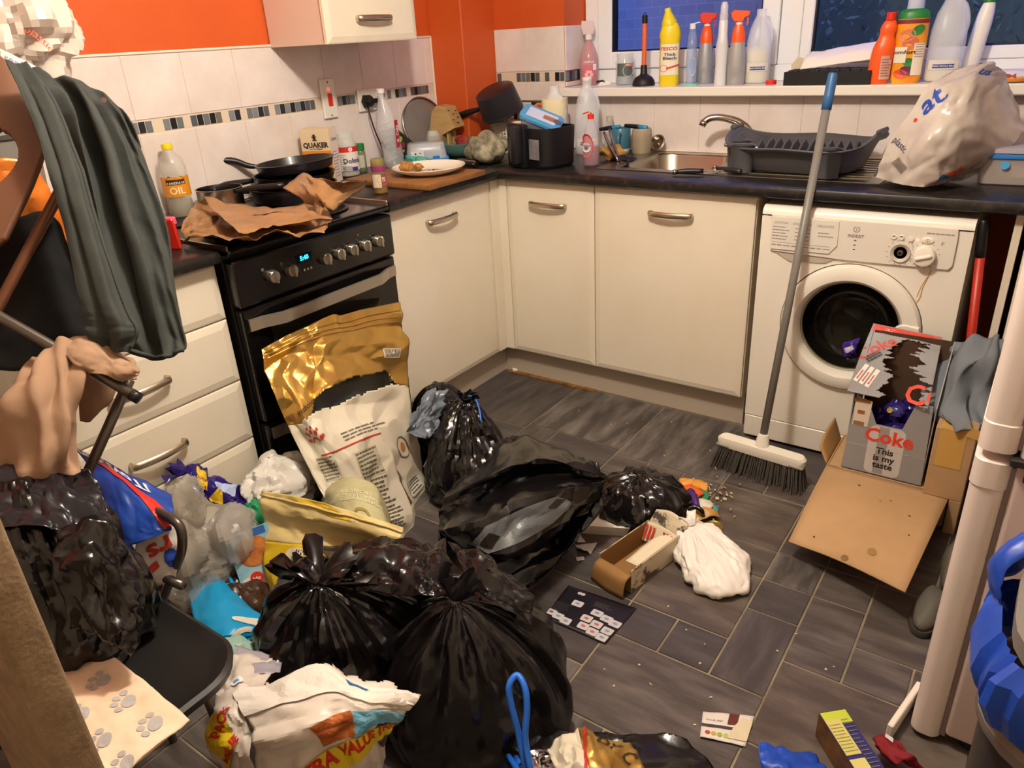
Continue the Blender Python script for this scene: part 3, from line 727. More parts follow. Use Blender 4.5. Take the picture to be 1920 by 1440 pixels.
part('missing_knob_socket', tf(lathe([(.028, .001), (.027, .006), (.022, .004), (.018, .001)], 28), M=MP(1.50, .742)), mat('socket_grey', '#bcb4a8', .4), cp, .6, label='open round socket where a dial is missing', world=True)
part('spindle', tf(lathe([(.009, .002), (.008, .008), (.005, .009), (.004, .003)], 16), M=MP(1.50, .742)), ink('#4d3a2e'), cp, world=True)
kn = part('dial', tf(lathe([(.030, 0), (.030, .014), (.027, .022), (.022, .024)], 32), M=MP(1.565, .741)), m_wm, cp, .6, world=True)
part('dial_grip', tf(box(.012, .046, .010, .004, (0, 0, .026)), M=MP(1.565, .741) @ Matrix.Rotation(-1.25, 4, 'Z')), m_wm, kn, .6, world=True)
tk = join(*[tf(grid2(.005, .002, 1, 1), M=Matrix.Rotation(q * .42 + .2, 4, 'Z') @ Matrix.Translation((.037, 0, 0))) for q in range(14)])
part('dial_marks', onM(tk, MP(1.50, .742)), ink('#8a8278'), cp, world=True)
part('dial_marks', join(onM(tk, MP(1.565, .741)), onM(text('P', .017), MP(1.605, .778)), onM(text('t', .017), MP(1.527, .774)), onM(lines2(-.04, .03, -.002, .002, 1, .003, 6), MP(1.60, .807))), ink('#8a8278'), cp, world=True)
st = mat('rust_stain', '#b98b45', .5)
part('rust_drip', tf(tube([(1.587, 0, .699), (1.583, 0, .675), (1.574, 0, .64), (1.572, 0, .61), (1.562, 0, .585), (1.556, 0, .556)], .0016, 5, 20), (0, WF, 0)), st, u, label='thin brown drip stain', world=True)
part('rust_drip', tf(tube([(1.583, 0, .680), (1.570, 0, .645), (1.563, 0, .612)], .0013, 5, 12), (0, WF, 0)), st, u, world=True)
rs = random.Random(4)
part('dirt', join(*[tf(disc(rs.uniform(.001, .004), 7, ry=rs.uniform(.001, .003)), (rs.uniform(WX0 + .02, WX1 - .02), rs.uniform(-.0, .06), .8506)) for _ in range(60)]), ink('#6a4a30'), u, label='brown specks of dirt', world=True)['kind'] = 'stuff'
w = thing('sweet_wrapper', 'crumpled purple chocolate wrapper behind the washing machine door glass', 'wrapper', (1.39, .035, .350))
S = Surf([[(-.022, 0, .022), (0, -.006, .036), (.026, .0, .048)], [(-.026, -.002, 0), (.0, -.012, .008), (.02, -.004, .018)], [(-.014, 0, -.026), (.006, -.006, -.022), (.024, 0, -.018)]], 14, 14, .012, .02, 5)
part('foil', tf(S.g(), (0, 0, .03)), mat('purple_foil', '#4a2f9c', .3, .3), w, .3, solid=.0006)
part('print', tf(S.art(grid2(.028, .018, 8, 6), .5, .45, .4), (0, 0, .03)), ink('#d8cfe8'), w)

def rr_loft(rows, n=6):
    V = []; F = []; m = 4 * (n + 1)
    for w, h, r, z, dx, dy in rows: V.append(np.c_[np.array(rrect(w, h, r, n)) + np.array([dx, dy]), np.full(m, z)])
    for i in range(len(rows) - 1):
        for j in range(m): F.append((i * m + j, i * m + (j + 1) % m, (i + 1) * m + (j + 1) % m, (i + 1) * m + j))
    F.append(tuple(range(m - 1, -1, -1))); F.append(tuple((len(rows) - 1) * m + j for j in range(m)))
    return np.vstack(V), F
# ================================================================== fridge freezer
m_fr = mat('fridge_white', '#e2d3cb', .3, coat=.1)
m_frs = mat('fridge_white_shaded', '#d2bdb8', .4)  # white like the doors, with the shade on this side in the colour
u = thing('fridge_freezer', 'white fridge freezer at the right edge, its doors seen edge on', 'fridge', (2.1, -.82, 0))
part('body', bx(1.874, 2.44, -1.098, -.55, .03, 1.78, .010, 3), m_frs, u, .6, world=True)
part('foot', tf(cyl(.02, .03, 12), (1.92, -1.06, 0)), ink('#222222'), u, world=True); part('foot', tf(cyl(.02, .03, 12), (1.92, -.59, 0)), ink('#222222'), u, world=True)
def fdoor(z0, z1, capz):
    d = part('door', tf(rr_loft([(.050, .542, .018, z0, 0, 0), (.056, .548, .021, z0 + .004, 0, 0), (.056, .548, .021, z1 - .004, 0, 0), (.050, .542, .018, z1, 0, 0)]), (1.84, -.826, 0)), m_fr, u, .6, world=True)
    part('gasket', bx(1.866, 1.876, -1.090, -.562, z0 + .01, z1 - .01), mat('gasket_grey', '#8a7a76', .6), d, world=True)
    part('end_cap', tf(rr_loft([(.056, .548, .021, capz, 0, 0), (.060, .552, .022, capz + .002, 0, 0), (.060, .552, .022, capz + .053, 0, 0), (.056, .548, .021, capz + .055, 0, 0)]), (1.84, -.826, 0)), m_fr, d, .6, world=True)
fdoor(.012, .682, .626); fdoor(.698, 1.775, .699)
part('hinge', join(bx(1.862, 1.905, -1.108, -1.07, .683, .697, .002), bx(1.886, 1.905, -1.108, -1.09, .655, .73, .003)), ink('#26211d', .5), u, label='dark hinge bracket between the doors', world=True)
solo('white_board', tf(box(.012, .16, .04, .002), (1.795, -1.06, .021), (0, 0, -.2)), mat('offcut', '#e8dfd2', .5), 'strip of white board on the floor against the fridge foot', 'board')

# ================================================================== bin
u = thing('pedal_bin', 'dark bin with a blue liner and grey lid at the bottom right', 'bin', (2.015, -1.515, 0))
u.scale = (1, 1, 1.18)
part('body', rr_loft([(.22, .22, .08, 0, 0, 0), (.25, .25, .1, .47, 0, 0)]), mat('bin_dark', '#2b2421', .45), u, .7)
part('rim', rr_loft([(.26, .26, .1, .47, 0, 0), (.272, .272, .105, .478, 0, 0), (.272, .272, .105, .490, 0, 0), (.26, .26, .1, .497, 0, 0)]), mat('bin_rim', '#6f675f', .4), u, .7)
th = np.linspace(0, 2 * PI, 72, endpoint=False); V = []; rr = np.array(rrect(.262, .262, .1, 17))
c0 = np.random.RandomState(2).randn(72)
for z, e, w in ((.50, -.005, .1), (.505, .012, .5), (.53, .022, 1), (.56, .016, 1), (.585, -.004, .5)):
    s = 1 + (e + w * .006 * c0 + .01 * w * np.sin(th * 7)) / .17
    V.append(np.c_[rr * s[:, None], np.full(72, z) + .012 * w * np.sin(th * 5 + 1)])
F = [(i * 72 + j, i * 72 + (j + 1) % 72, (i + 1) * 72 + (j + 1) % 72, (i + 1) * 72 + j) for i in range(4) for j in range(72)]
m_blue = mat('blue_bag', '#1c49b8', .38, color2='#1a3f9e', nscale=14, bump=.3, bscale=30)
part('liner', (np.vstack(V), F), m_blue, u, .5, 'blue bin liner folded over the rim')
S = Surf([[(-.125, .02, .575), (-.14, .07, .57), (-.12, .13, .565)], [(-.135, .03, .61), (-.15, .08, .61), (-.10, .15, .605)], [(-.11, .05, .64), (-.10, .11, .645), (-.05, .16, .635)], [(-.04, .05, .645), (-.02, .11, .65), (.02, .16, .64)]], 18, 18, .02, .06, 8)
part('liner_fold', S.g(), m_blue, u, .6, solid=.001)
M = Matrix.Translation((.01, -.02, .60)) @ Matrix.Rotation(-.06, 4, 'Y')
part('lid', tf(rr_loft([(.24, .25, .09, 0, 0, 0), (.262, .272, .1, .006, 0, 0), (.262, .272, .1, .028, 0, 0), (.24, .25, .09, .036, 0, 0), (.18, .19, .07, .024, 0, 0)]), M=M), mat('bin_lid', '#75706a', .4), u, .7)

# ================================================================== bottles on the window sill
CAMXY = (1.82, -2.457)
def face(x, y): return math.atan2(CAMXY[1] - y, CAMXY[0] - x)
m_hdpe = mat('milk_plastic', '#eef2fa', .3, alpha=.45)
m_milk = mat('sour_milk', '#efe3bd', .4)
m_pet = mat('clear_plastic', '#e8ecf2', .12, alpha=.30)
m_jar = mat('clear_glass', '#dfe6e2', .05, alpha=.26)
m_red = mat('red_plastic', '#d8301c', .35); m_orp = mat('orange_plastic', '#ee5a1a', .35); m_grn = mat('green_plastic', '#1f7a35', .4)
m_wpl = mat('white_plastic', '#ece8e0', .35); m_silver = mat('silver_plastic', '#a8a7a8', .32, .35); m_yel = mat('yellow_plastic', '#e8cf1c', .38)
m_bpl = mat('black_plastic', '#131214', .42)
SZ = 1.165
def wrap(t, name, g, r, m, z, a=None, ry=1.0, off=.0008, pw=2.0):
    """print wrapped on an upright body of thing t; angle measured in its own axes"""
    return part(name, oncyl(g, r, 0.0 if a is None else a, z, ry, off, pw), m, t)
def bottle_thing(name, label, cat, x, y, z, group=None, turn=0.0):
    return thing(name, label, cat, (x, y, z), face(x, y) + turn, group)   # local +x looks at the camera
def trigger(t, z, m, s=1.0, flip=1, m2=None):
    h = part('trigger_head', tf(prism([(-.018, 0), (.014, 0), (.018, .012), (.036, .020), (.038, .034), (-.02, .040), (-.032, .030), (-.028, .014)], .02, .003), (0, 0, z), (PI / 2, 0, PI / 2), (s * flip, s, s)), m, t, .5)
    V = h.data.vertices
    part('trigger', tf(prism([(0, 0), (.008, .001), (.012, -.018), (.008, -.036), (.003, -.036), (.006, -.018)], .012, .001), (0, flip * .022 * s, z + .022 * s), (PI / 2, 0, PI / 2), (s * flip, s, s)), m2 or m, h)
    part('collar', cyl(.013 * s, .018, 16, z=z - .016), m_wpl, t, .6)
    return h
G_SILL = 'bottles and jars along the window sill'
# pink spray bottle
x = (0.0366,0.685,1.2947)[0]
t = bottle_thing('spray_bottle', 'pink transparent spray bottle in the left corner of the window sill', 'bottle', x, .685, SZ, G_SILL)
m_pink = mat('pink_clear', '#dba0a4', .15, alpha=.55)
part('body', lathe([(.036, 0), (.041, .006), (.041, .10), (.038, .125), (.026, .155), (.015, .175), (.012, .185)], 24, ry=1.0), m_pink, t, .7)
wrap(t, 'label', grid2(.05, .055, 10, 1), .0412, ink('#d46a78'), .055)
wrap(t, 'lettering', text('method', .015, .02), .0412, ink('#f3dede'), .097, off=.0014)
wrap(t, 'label', grid2(.018, .024, 4, 1), .0412, ink('#e8e4e2'), .075, .65, off=.0014)
wrap(t, 'print', join(*[tf(disc(.007, 8), (.012 * math.cos(q), .012 * math.sin(q), 0)) for q in np.linspace(0, 5.2, 6)]), .0412, ink('#eab7bc'), .045, off=.0014)
part('collar', cyl(.014, .022, 16, z=.185), m_wpl, t, .6)
part('trigger_head', tf(prism([(-.024, 0), (.02, 0), (.026, .02), (.022, .05), (-.03, .056), (-.034, .03)], .022, .003), (-.011, 0, .205), (PI / 2, 0, PI / 2)), mat('frosted_pink', '#e6cfce', .4, alpha=.85), t, .5)
# clip and bits by the frame
x = (0.1542,0.62,1.197)[0]
t = thing('peg_clip', 'small white and black plastic clip on the sill beside the pink spray bottle', 'clip', (x, .62, SZ), .15)
part('body', tf(prism([(-.035, 0), (.02, .004), (.03, .012), (.015, .02), (-.02, .016)], .014, .002), (0, .007, 0), (PI / 2, 0, 0)), m_wpl, t)
part('grip', tf(prism([(-.04, .012), (-.01, .018), (.005, .012), (-.012, .024), (-.038, .022)], .016, .001), (0, .008, 0), (PI / 2, 0, 0)), m_bpl, t)
# glass jar
x = (0.2255,0.665,1.2267)[0]
t = bottle_thing('glass_jar', 'empty glass jar with torn label on the sill beside the plunger', 'jar', x, .665, SZ, G_SILL)
part('glass', lathe([(.036, 0), (.04, .006), (.041, .09), (.036, .1), (.035, .118), (.0375, .119), (.0375, .125), (.034, .125), (.033, .1), (.038, .09), (.037, .006)], 28, cap=False), m_jar, t, .6)
part('residue', cyl(.037, .03, 24, z=.004), mat('jar_residue', '#a9b8c2', .4, alpha=.6), t)
wrap(t, 'label', grid2(.075, .05, 14, 1), .041, ink('#56625e'), .062)
wrap(t, 'label', disc(.024, 20), .041, ink('#e8e4da'), .058, .35, off=.0016)
wrap(t, 'label', grid2(.03, .011, 6, 1), .041, ink('#c02e22'), .08, .42, off=.0022)
wrap(t, 'lettering', text('TESCO', .011, .02), .041, ink('#f0e8dc'), .08, .42, off=.003)
# plunger
x = (0.3453,0.6,1.2079)[0]
t = thing('plunger', 'sink plunger with orange handle and black rubber cup on the sill', 'plunger', (x, .60, SZ))
part('cup', lathe([(.046, 0), (.047, .006), (.044, .02), (.034, .034), (.018, .042), (.014, .048), (.013, .075), (.012, .08)], 28), mat('black_rubber', '#161414', .5), t, .8)
part('handle', cyl(.0095, .155, 16, z=.08), mat('orange_wood', '#df6a3a', .45), t, .7)
part('cap', cyl(.011, .03, 16, z=.235, bev=.002), m_bpl, t, .7)
part('hanging_loop', tf(tube([(.006 * math.cos(q), 0, .006 * math.sin(q)) for q in np.linspace(0, 2 * PI, 12, endpoint=False)], .0016, 6, closed=True), (0, 0, .268)), m_bpl, t, 'all')
# bleach
x = (0.4581,0.6,1.3052)[0]
t = bottle_thing('bleach_bottle', 'yellow capped thick bleach bottle with white label on the sill', 'bottle', x, .60, SZ, G_SILL)
part('body', lathe([(.028, .036, 0), (.032, .040, .008), (.032, .040, .10), (.031, .039, .165), (.032, .042, .19), (.029, .036, .215), (.025, .029, .23)], 24, 2.6), m_yel, t, .8)
part('cap', tf(lathe([(.030, 0), (.030, .012), (.022, .03), (.013, .05), (.012, .062), (.009, .064)], 20), (0, -.004, .222), (.16, 0, 0)), m_yel, t, .7)
wrap(t, 'label', grid2(.06, .115, 14, 1), .032, ink('#e9e0c8'), .098, ry=1.25, pw=2.6)
wrap(t, 'lettering', join(tf(text('TESCO', .017, .03), (-.004, .04, 0))), .032, ink('#c4302c'), .098, ry=1.25, pw=2.6, off=.0016)
wrap(t, 'lettering', join(tf(text('Thick\nBleach', .016, .03), (0, .012, 0))), .032, ink('#23345e'), .098, ry=1.25, pw=2.6, off=.0016)
wrap(t, 'print', join(tf(disc(.013, 16), (-.018, -.032, 0)), tf(grid2(.045, .007, 8, 1), (.012, -.026, 0), (0, 0, .3))), .032, ink('#c9463f'), .098, ry=1.25, pw=2.6, off=.0016)
# clear bottles
x = (0.5479,0.61,1.2822)[0]
t = bottle_thing('detergent_bottle', 'clear washing up liquid bottle turned upside down, between bleach and spray bottles', 'bottle', x, .61, SZ, G_SILL)
part('body', lathe([(.024, .016, 0), (.03, .02, .01), (.032, .022, .07), (.03, .02, .13), (.026, .018, .18), (.013, .013, .197), (.011, .011, .21)], 20, 2.2), mat('blue_clear', '#9fb4dc', .12, alpha=.42), t, .7)
part('cap', join(cyl(.012, .02, 16, z=.205), tf(box(.02, .024, .004, .001), (0, .016, .226), (.15, 0, 0))), mat('pale_cap', '#dfe4ee', .35), t, .6)
part('base_ring', cyl(.03, .007, 18, z=.0), mat('mint_ring', '#7cc9b0', .4), t)
wrap(t, 'label', disc(.022, 18, ry=.035), .032, ink('#b9c8e6'), .07, .25, .7)
for nm, x, w, y, lab, tp in (('spray_bottle', (0.5769,0.685,1.2973)[0], 1.0, .685, 'silver spray bottle with red trigger beside the clear bottles on the sill', m_red), ('spray_bottle', (0.7365,0.6,1.2955)[0], .72, .60, 'slim silver spray bottle with red trigger beside the milk bottle on the sill', m_orp)):
    t = bottle_thing(nm, lab, 'bottle', x, y, SZ, G_SILL)
    part('body', lathe([(.03 * w, .03, 0), (.035 * w, .034, .006), (.035 * w, .034, .07), (.031 * w, .03, .12), (.028 * w, .026, .15)], 22, 2.4), m_silver, t, .7)
    part('shoulder', lathe([(.0282 * w, .0262, .142), (.027 * w, .025, .175), (.022 * w, .02, .2), (.013, .013, .212)], 22, 2.4), m_orp, t, .7)
    for q in range(4): wrap(t, 'ridge', grid2(.022 * w, .002, 4, 1), .034 * w, ink('#d7d4d2'), .03 + q * .014, 0, .034 / (.035 * w), .0006)
    trigger(t, .222, tp)
x = (0.6791,0.59,1.2979)[0]
t = bottle_thing('drain_bottle', 'tall narrow white cleaner bottle between two spray bottles', 'bottle', x, .59, SZ, G_SILL)
part('body', lathe([(.024, .022, 0), (.026, .024, .006), (.026, .022, .08), (.028, .024, .14), (.031, .02, .165), (.022, .018, .18), (.018, .017, .225), (.016, .016, .23)], 20, 2.3), mat('white_translucent', '#e9e9ee', .3, alpha=.85), t, .7)
part('cap', lathe([(.0165, .228), (.0165, .25), (.0145, .252), (.014, .28), (.009, .292)], 18), mat('clear_cap', '#d9dbe4', .25, alpha=.8), t, .7)
def milk(name, label, x, y, z, h, fill, r=.05, cap=None, group=None, turn=0.0, lab=True, lz=None):
    t = bottle_thing(name, label, 'bottle', x, y, z, group, turn); s = h / .27
    part('body', lathe([(r * .86, 0), (r, .008), (r, .13 * s), (r * .97, .155 * s), (r * .80, .2 * s), (r * .5, .235 * s), (r * .36, .248 * s), (r * .36, h)], 28, 2.9), m_hdpe, t, .8)
    if fill: part('milk', lathe([(r * .84, .004), (r * .965, .012), (r * .965, fill)], 28, 2.9), m_milk, t, .8)
    part('grip', tf(tube([(0, .012, .235 * s), (0, r * .62, .215 * s), (0, r * .84, .17 * s), (0, r * .7, .125 * s)], .011, 10, 14), (.012, 0, 0)), m_hdpe, t, 'all')
    if lab:
        z0 = lz or .06
        wrap(t, 'label', grid2(r * 1.6, .03, 12, 1), r, ink('#d7d4cc'), z0, 0, 1, .0012, 2.9)
        wrap(t, 'label', grid2(r * 1.1, .012, 10, 1), r, ink('#2b3f8c'), z0 - .004, 0, 1, .002, 2.9)
        wrap(t, 'lettering', text('FRESH WHOLE MILK', .0068, .02), r, ink('#e8e8ee'), z0 - .004, 0, 1, .003, 2.9)
    if cap: part('cap', cyl(.02, .014, 18, z=h - .006, bev=.001), cap, t, .6)
    return t
x = (0.799,0.66,1.2907)[0]; milk('milk_bottle', 'milk bottle half full of sour milk on the sill beside the seed tray', x, .66, SZ, .26, .12, .047, None, G_SILL)
x = (0.8787,0.59,1.1767)[0]; solo('loose_stopper', tf(lathe([(.019, 0), (.02, .003), (.019, .015), (.017, .016)], 20), (x, .59, SZ)), m_red, 'loose red plastic cap on the sill beside the black tray', 'cap', smooth=.6)
# seed tray with paper
t = thing('seed_tray', 'black plastic cell tray on the sill behind the broom handle', 'tray', (1.09, .612, SZ))
part('wall', join(bx(-.148, .148, -.085, -.079, 0, .046, .001), bx(-.148, .148, .079, .085, 0, .046, .001), bx(-.148, -.142, -.079, .079, 0, .046, .001), bx(.142, .148, -.079, .079, 0, .046, .001), bx(-.142, .142, -.079, .079, 0, .006)), m_bpl, t)
g = [bx(-.142 + q * .0355, -.139 + q * .0355, -.079, .079, .03, .05) for q in range(1, 8)] + [bx(-.142, .142, -.079 + q * .0316, -.076 + q * .0316, .03, .05) for q in range(1, 5)]
part('cell_grid', join(*g), mat('tray_grid', '#26282e', .4), t)
S = Surf([[(.985, .575, 1.215), (1.10, .585, 1.23), (1.22, .59, 1.243)], [(.99, .60, 1.25), (1.10, .615, 1.262), (1.22, .62, 1.28)], [(.995, .645, 1.268), (1.11, .665, 1.285), (1.225, .665, 1.30)]], 16, 24, .006, .06, 3)
solo('paper_sheet', S.g(), mat('white_paper', '#ece4dc', .7), 'curled sheet of white paper lying in the black tray on the sill', 'paper', smooth=True, solid=.0008)
x = (0.9545,0.63,1.2466)[0]
t = thing('carton_flap', 'small torn cream carton sticking out of the black sill tray', 'carton', (x, .645, SZ + .03), .4)
part('card', tf(prism([(-.02, 0), (.03, 0), (.03, .05), (.0, .062), (-.022, .035)], .01, .001), (0, 0, 0), (PI / 2, 0, 0)), mat('cream_card', '#d9cbb0', .7), t)
# orange bottle
x = (1.2574,0.57,1.2702)[0]
t = bottle_thing('orange_bottle', 'orange plastic cleaner bottle with side grip on the sill beside the black tray', 'bottle', x, .57, SZ, G_SILL)
P = catmull([(.033, 0), (.036, .012), (.036, .08), (.034, .12), (.024, .15), (.026, .175), (.020, .192), (.013, .2)], 24)
V, F = lathe([(r_ * .75, r_, z_) for r_, z_ in P], 24, 2.5); V = V.copy(); V[:, 1] += np.interp(V[:, 2], [0, .08, .2], [-.006, 0, .012])
part('body', (V, F), m_orp, t, .8)
part('cap', tf(cyl(.0155, .026, 18, bev=.002), (0, .012, .198)), m_red, t, .6)
wrap(t, 'label', grid2(.03, .075, 6, 1), .028, ink('#cfa394'), .052, .5, 1.25, .002)
wrap(t, 'lettering', lines2(-.012, .012, -.03, .03, 7, .0024, 5), .028, ink('#8f4a34'), .052, .5, 1.25, .003)
# fabric conditioner
x = (1.3355,0.6,1.2911)[0]
t = bottle_thing('conditioner_bottle', 'big orange fruit printed fabric conditioner bottle with green shoulder on the sill', 'bottle', x, .60, SZ, G_SILL)
part('body', lathe([(.03, .042, 0), (.034, .048, .01), (.036, .05, .12), (.035, .049, .19), (.034, .048, .2)], 28, 2.5), mat('conditioner_orange', '#e8861e', .3, color2='#f2b52c', nscale=9), t, .8)
part('shoulder', lathe([(.0345, .0485, .2), (.034, .047, .218), (.03, .04, .226), (.026, .028, .23)], 28, 2.5), m_grn, t, .8)
part('cap', lathe([(.026, .228), (.027, .232), (.025, .262), (.022, .265)], 22), mat('lilac_cap', '#c7d0ec', .3, alpha=.85), t, .7)
wrap(t, 'band', grid2(.09, .012, 12, 1), .036, ink('#7e1f2e'), .192, 0, 1.39, .0012, 2.5)
for dx, dz, rx, rz, c in ((-.012, .15, .017, .02, '#d77d5a'), (.0, .125, .016, .022, '#cf6b4a'), (.018, .165, .012, .018, '#2f7d36'), (.008, .065, .018, .013, '#2f7d36'), (.004, .04, .018, .014, '#6b2f5c'), (-.018, .03, .016, .014, '#d94f23')):
    wrap(t, 'fruit_print', tf(disc(rx, 16, ry=rz), (0, 0, 0), (0, 0, -.5)), .036, ink(c), dz, dx / .036 * .72, 1.39, .0016, 2.5)
wrap(t, 'label', grid2(.028, .05, 5, 1), .036, ink('#e8e0cc'), .09, -.52, 1.39, .002, 2.5)
wrap(t, 'lettering', tf(text('Comfort', .016, .02), (.004, 0, 0)), .036, ink('#20243a'), .098, -.5, 1.39, .003, 2.5)
wrap(t, 'label', grid2(.026, .10, 5, 1), .036, ink('#e9dccb'), .075, .62, 1.39, .002, 2.5)
wrap(t, 'lettering', lines2(-.01, .01, .0, .045, 6, .002, 7), .036, ink('#7a6e66'), .08, .62, 1.39, .003, 2.5)
x = (1.4418,0.64,1.2855)[0]; milk('milk_bottle', 'bluish milk bottle on the sill beside the fabric conditioner', x, .64, SZ, .285, .05, .055, None, G_SILL, lz=.055)
x = (1.5097,0.7,1.2805)[0]
t = bottle_thing('cleaner_bottle', 'slim white bottle with green cap leaning by the window frame', 'bottle', x, .70, SZ, G_SILL)
V, F = lathe([(.022, 0), (.026, .006), (.026, .17), (.024, .2), (.021, .22), (.017, .235)], 20); V = V.copy(); V[:, 1] += V[:, 2] * .12
part('body', (V, F), m_wpl, t, .8)
part('cap', tf(cyl(.019, .05, 18, r2=.016, bev=.002), (0, .028, .235)), m_grn, t, .7)
x = (1.645,0.6,1.1881)[0]
t = thing('fish_packet', 'flat white and orange fish food packet at the right end of the sill', 'packet', (x, .60, SZ), -.1)
part('packet', lathe([(.05, .06, 0), (.062, .075, .006), (.064, .078, .02), (.05, .06, .034)], 24, 3.0), ink('#e2dcd0'), t, .7)
part('base_band', lathe([(.063, .076, .004), (.0655, .0795, .012), (.064, .078, .016)], 24, 3.0, cap=False), ink('#e08a2c'), t, .7)
part('fish_print', tf(join(disc(.018, 14, ry=.006), tf(poly([(.016, 0), (.028, .008), (.028, -.008)]), (0, 0, 0))), M=Matrix.Translation((0, -.0795, .022)) @ Matrix.Rotation(PI / 2, 4, 'X')), ink('#a8343a'), t)

# ================================================================== on the cooker and the left worktop
WZ = .9105
m_pan = mat('nonstick', '#17161a', .32, coat=.2); m_steelp = mat('pan_steel', '#a39a8e', .25, 1.0); m_bak = mat('bakelite', '#141316', .4)
def panbody(r, h, th=.004, flare=.02):
    return lathe([(r - flare, 0), (r - flare * .4, .006), (r, h), (r + .003, h + .002), (r - .003, h + .002), (r - flare * .4 - th, .010), (r - flare - .004, .006), (.002, .006)], 40)
t = thing('oil_bottle', 'cooking oil bottle with yellow cap and orange label on the hob', 'bottle', (-.515, -1.066, .903), face(-.515, -1.066))
part('body', lathe([(.036, 0), (.040, .006), (.040, .05), (.038, .06), (.041, .07), (.041, .13), (.042, .14), (.043, .155), (.036, .185), (.018, .205), (.014, .215)], 28), mat('oil_plastic', '#d9d6cc', .12, alpha=.36), t, .8)
part('oil', lathe([(.035, .004), (.038, .01), (.038, .052)], 24), mat('oil_fluid', '#8f7a3a', .1, alpha=.6), t)
wrap(t, 'label', grid2(.125, .062, 22, 1), .0415, ink('#dd8f1c'), .10)
wrap(t, 'label', join(grid2(.06, .016, 12, 1), tf(poly([(-.03, .008), (.03, .008), (.02, .018), (0, .012), (-.018, .02)]), (0, 0, 0))), .0415, ink('#3a241a'), .115, off=.0016)
wrap(t, 'lettering', text('OIL', .03, .02), .0415, ink('#f2e2bd'), .087, off=.0022)
wrap(t, 'lettering', text('A DRIZZLE OF', .0085, .02), .0415, ink('#f2e8d4'), .112, off=.0028)
part('cap', lathe([(.0155, .212), (.017, .214), (.017, .226), (.0155, .231)], 22), m_yel, t, .6)
t = thing('saucepan', 'small stainless steel saucepan standing on the hob behind the baking paper', 'pan', (-.432, -.968, .903))
part('body', panbody(.074, .078, .003, .004), m_steelp, t, .6)
part('handle', tube([(.076, .01, .07), (.12, .04, .078), (.21, .10, .082)], [.006, .009, .010], 10, 10), m_bak, t, 'all')
# stack of pans
t = thing('frying_pan', 'lowest black pan of the stack on the hob, handle to the left', 'pan', (-.36, -.72, .9025))
part('body', panbody(.150, .05), m_pan, t, .6)
part('handle', tube([(-.075, -.13, .045), (-.13, -.20, .055), (-.16, -.245, .058)], [.008, .013, .011], 10, 12), m_bak, t, 'all')
t = thing('griddle_pan', 'shallow black griddle pan in the middle of the pan stack', 'pan', (-.37, -.70, .957))
part('body', panbody(.140, .030), m_pan, t, .6)
part('handle', tube([(-.09, -.11, .02), (-.11, -.20, .018), (-.10, -.27, .012)], [.008, .014, .011], 10, 12), m_bak, t, 'all')
t = thing('frying_pan', 'black frying pan lying on top of the pan stack', 'pan', (-.385, -.675, .992))
part('body', tf(panbody(.136, .034), (0, 0, 0), (.03, -.05, 0)), m_pan, t, .6)
part('handle', tube([(-.118, -.06, .018), (-.145, -.09, .024), (-.175, -.13, .046), (-.215, -.19, .052), (-.235, -.215, .046)], [.006, .010, .012, .013, .010], 10, 20), m_bak, t, 'all')
# baking paper
m_paper = mat('baking_paper', '#9e7650', .40, color2='#88623c', nscale=7, bump=.15, bscale=30)
S = Surf([[(-0.4908,-1.0187,0.93), (-0.3765,-0.9629,0.915), (-0.2567,-0.8833,0.915), (-0.1379,-0.8006,0.93)], [(-0.0914,-1.332,0.965), (-0.2125,-1.1219,0.915), (-0.0742,-1.0302,0.92), (0.0893,-0.9615,0.935)], [(-0.0947,-1.3326,0.925), (0.0994,-1.3214,0.945), (0.1202,-1.1844,0.935), (0.3223,-1.1933,0.955)]], 26, 40, .035, .09, 11)
S.P[..., 2] = np.maximum(S.P[..., 2], .908)
solo('baking_paper', S.g(), m_paper, 'brown baking paper spread flat over the front of the hob', 'paper', smooth=.5, solid=.0006)
S = Surf([[(-0.3346,-1.0944,0.985), (-0.2074,-1.0378,0.955), (-0.0541,-0.9566,0.955)], [(-0.1496,-1.1815,0.965), (-0.0275,-1.0999,0.95), (0.1266,-1.0512,0.96)], [(0.1123,-1.2987,0.955), (0.1189,-1.1799,0.95), (0.2625,-1.1048,0.965)]], 22, 34, .02, .08, 12)
o = solo('baking_paper', S.g(), m_paper, 'torn sheet of brown baking paper with a black burn mark', 'paper', smooth=.5, solid=.0006)
part('burn_mark', S.art(tf(disc(.05, 16, ry=.013), (0, 0, 0), (0, 0, .0)), .42, .55, off=.0015), ink('#2a1d16', .6), o, world=True)
S = Surf([[(-0.1142,-0.9585,1.0), (-0.1083,-0.8764,1.03), (0.0047,-0.9375,1.035), (0.1511,-0.9479,1.025)], [(0.0287,-0.975,0.96), (0.0804,-1.0017,1.0), (0.113,-0.9902,1.0), (0.0808,-0.7848,1.0)], [(0.1779,-1.0784,0.955), (0.1106,-0.9944,0.97), (0.1724,-1.0214,0.965), (0.0993,-0.9239,0.955)]], 20, 30, .016, .06, 14)
solo('baking_paper', S.g(), m_paper, 'creased brown baking paper standing up against the frying pan', 'paper', smooth=.5, solid=.0006)
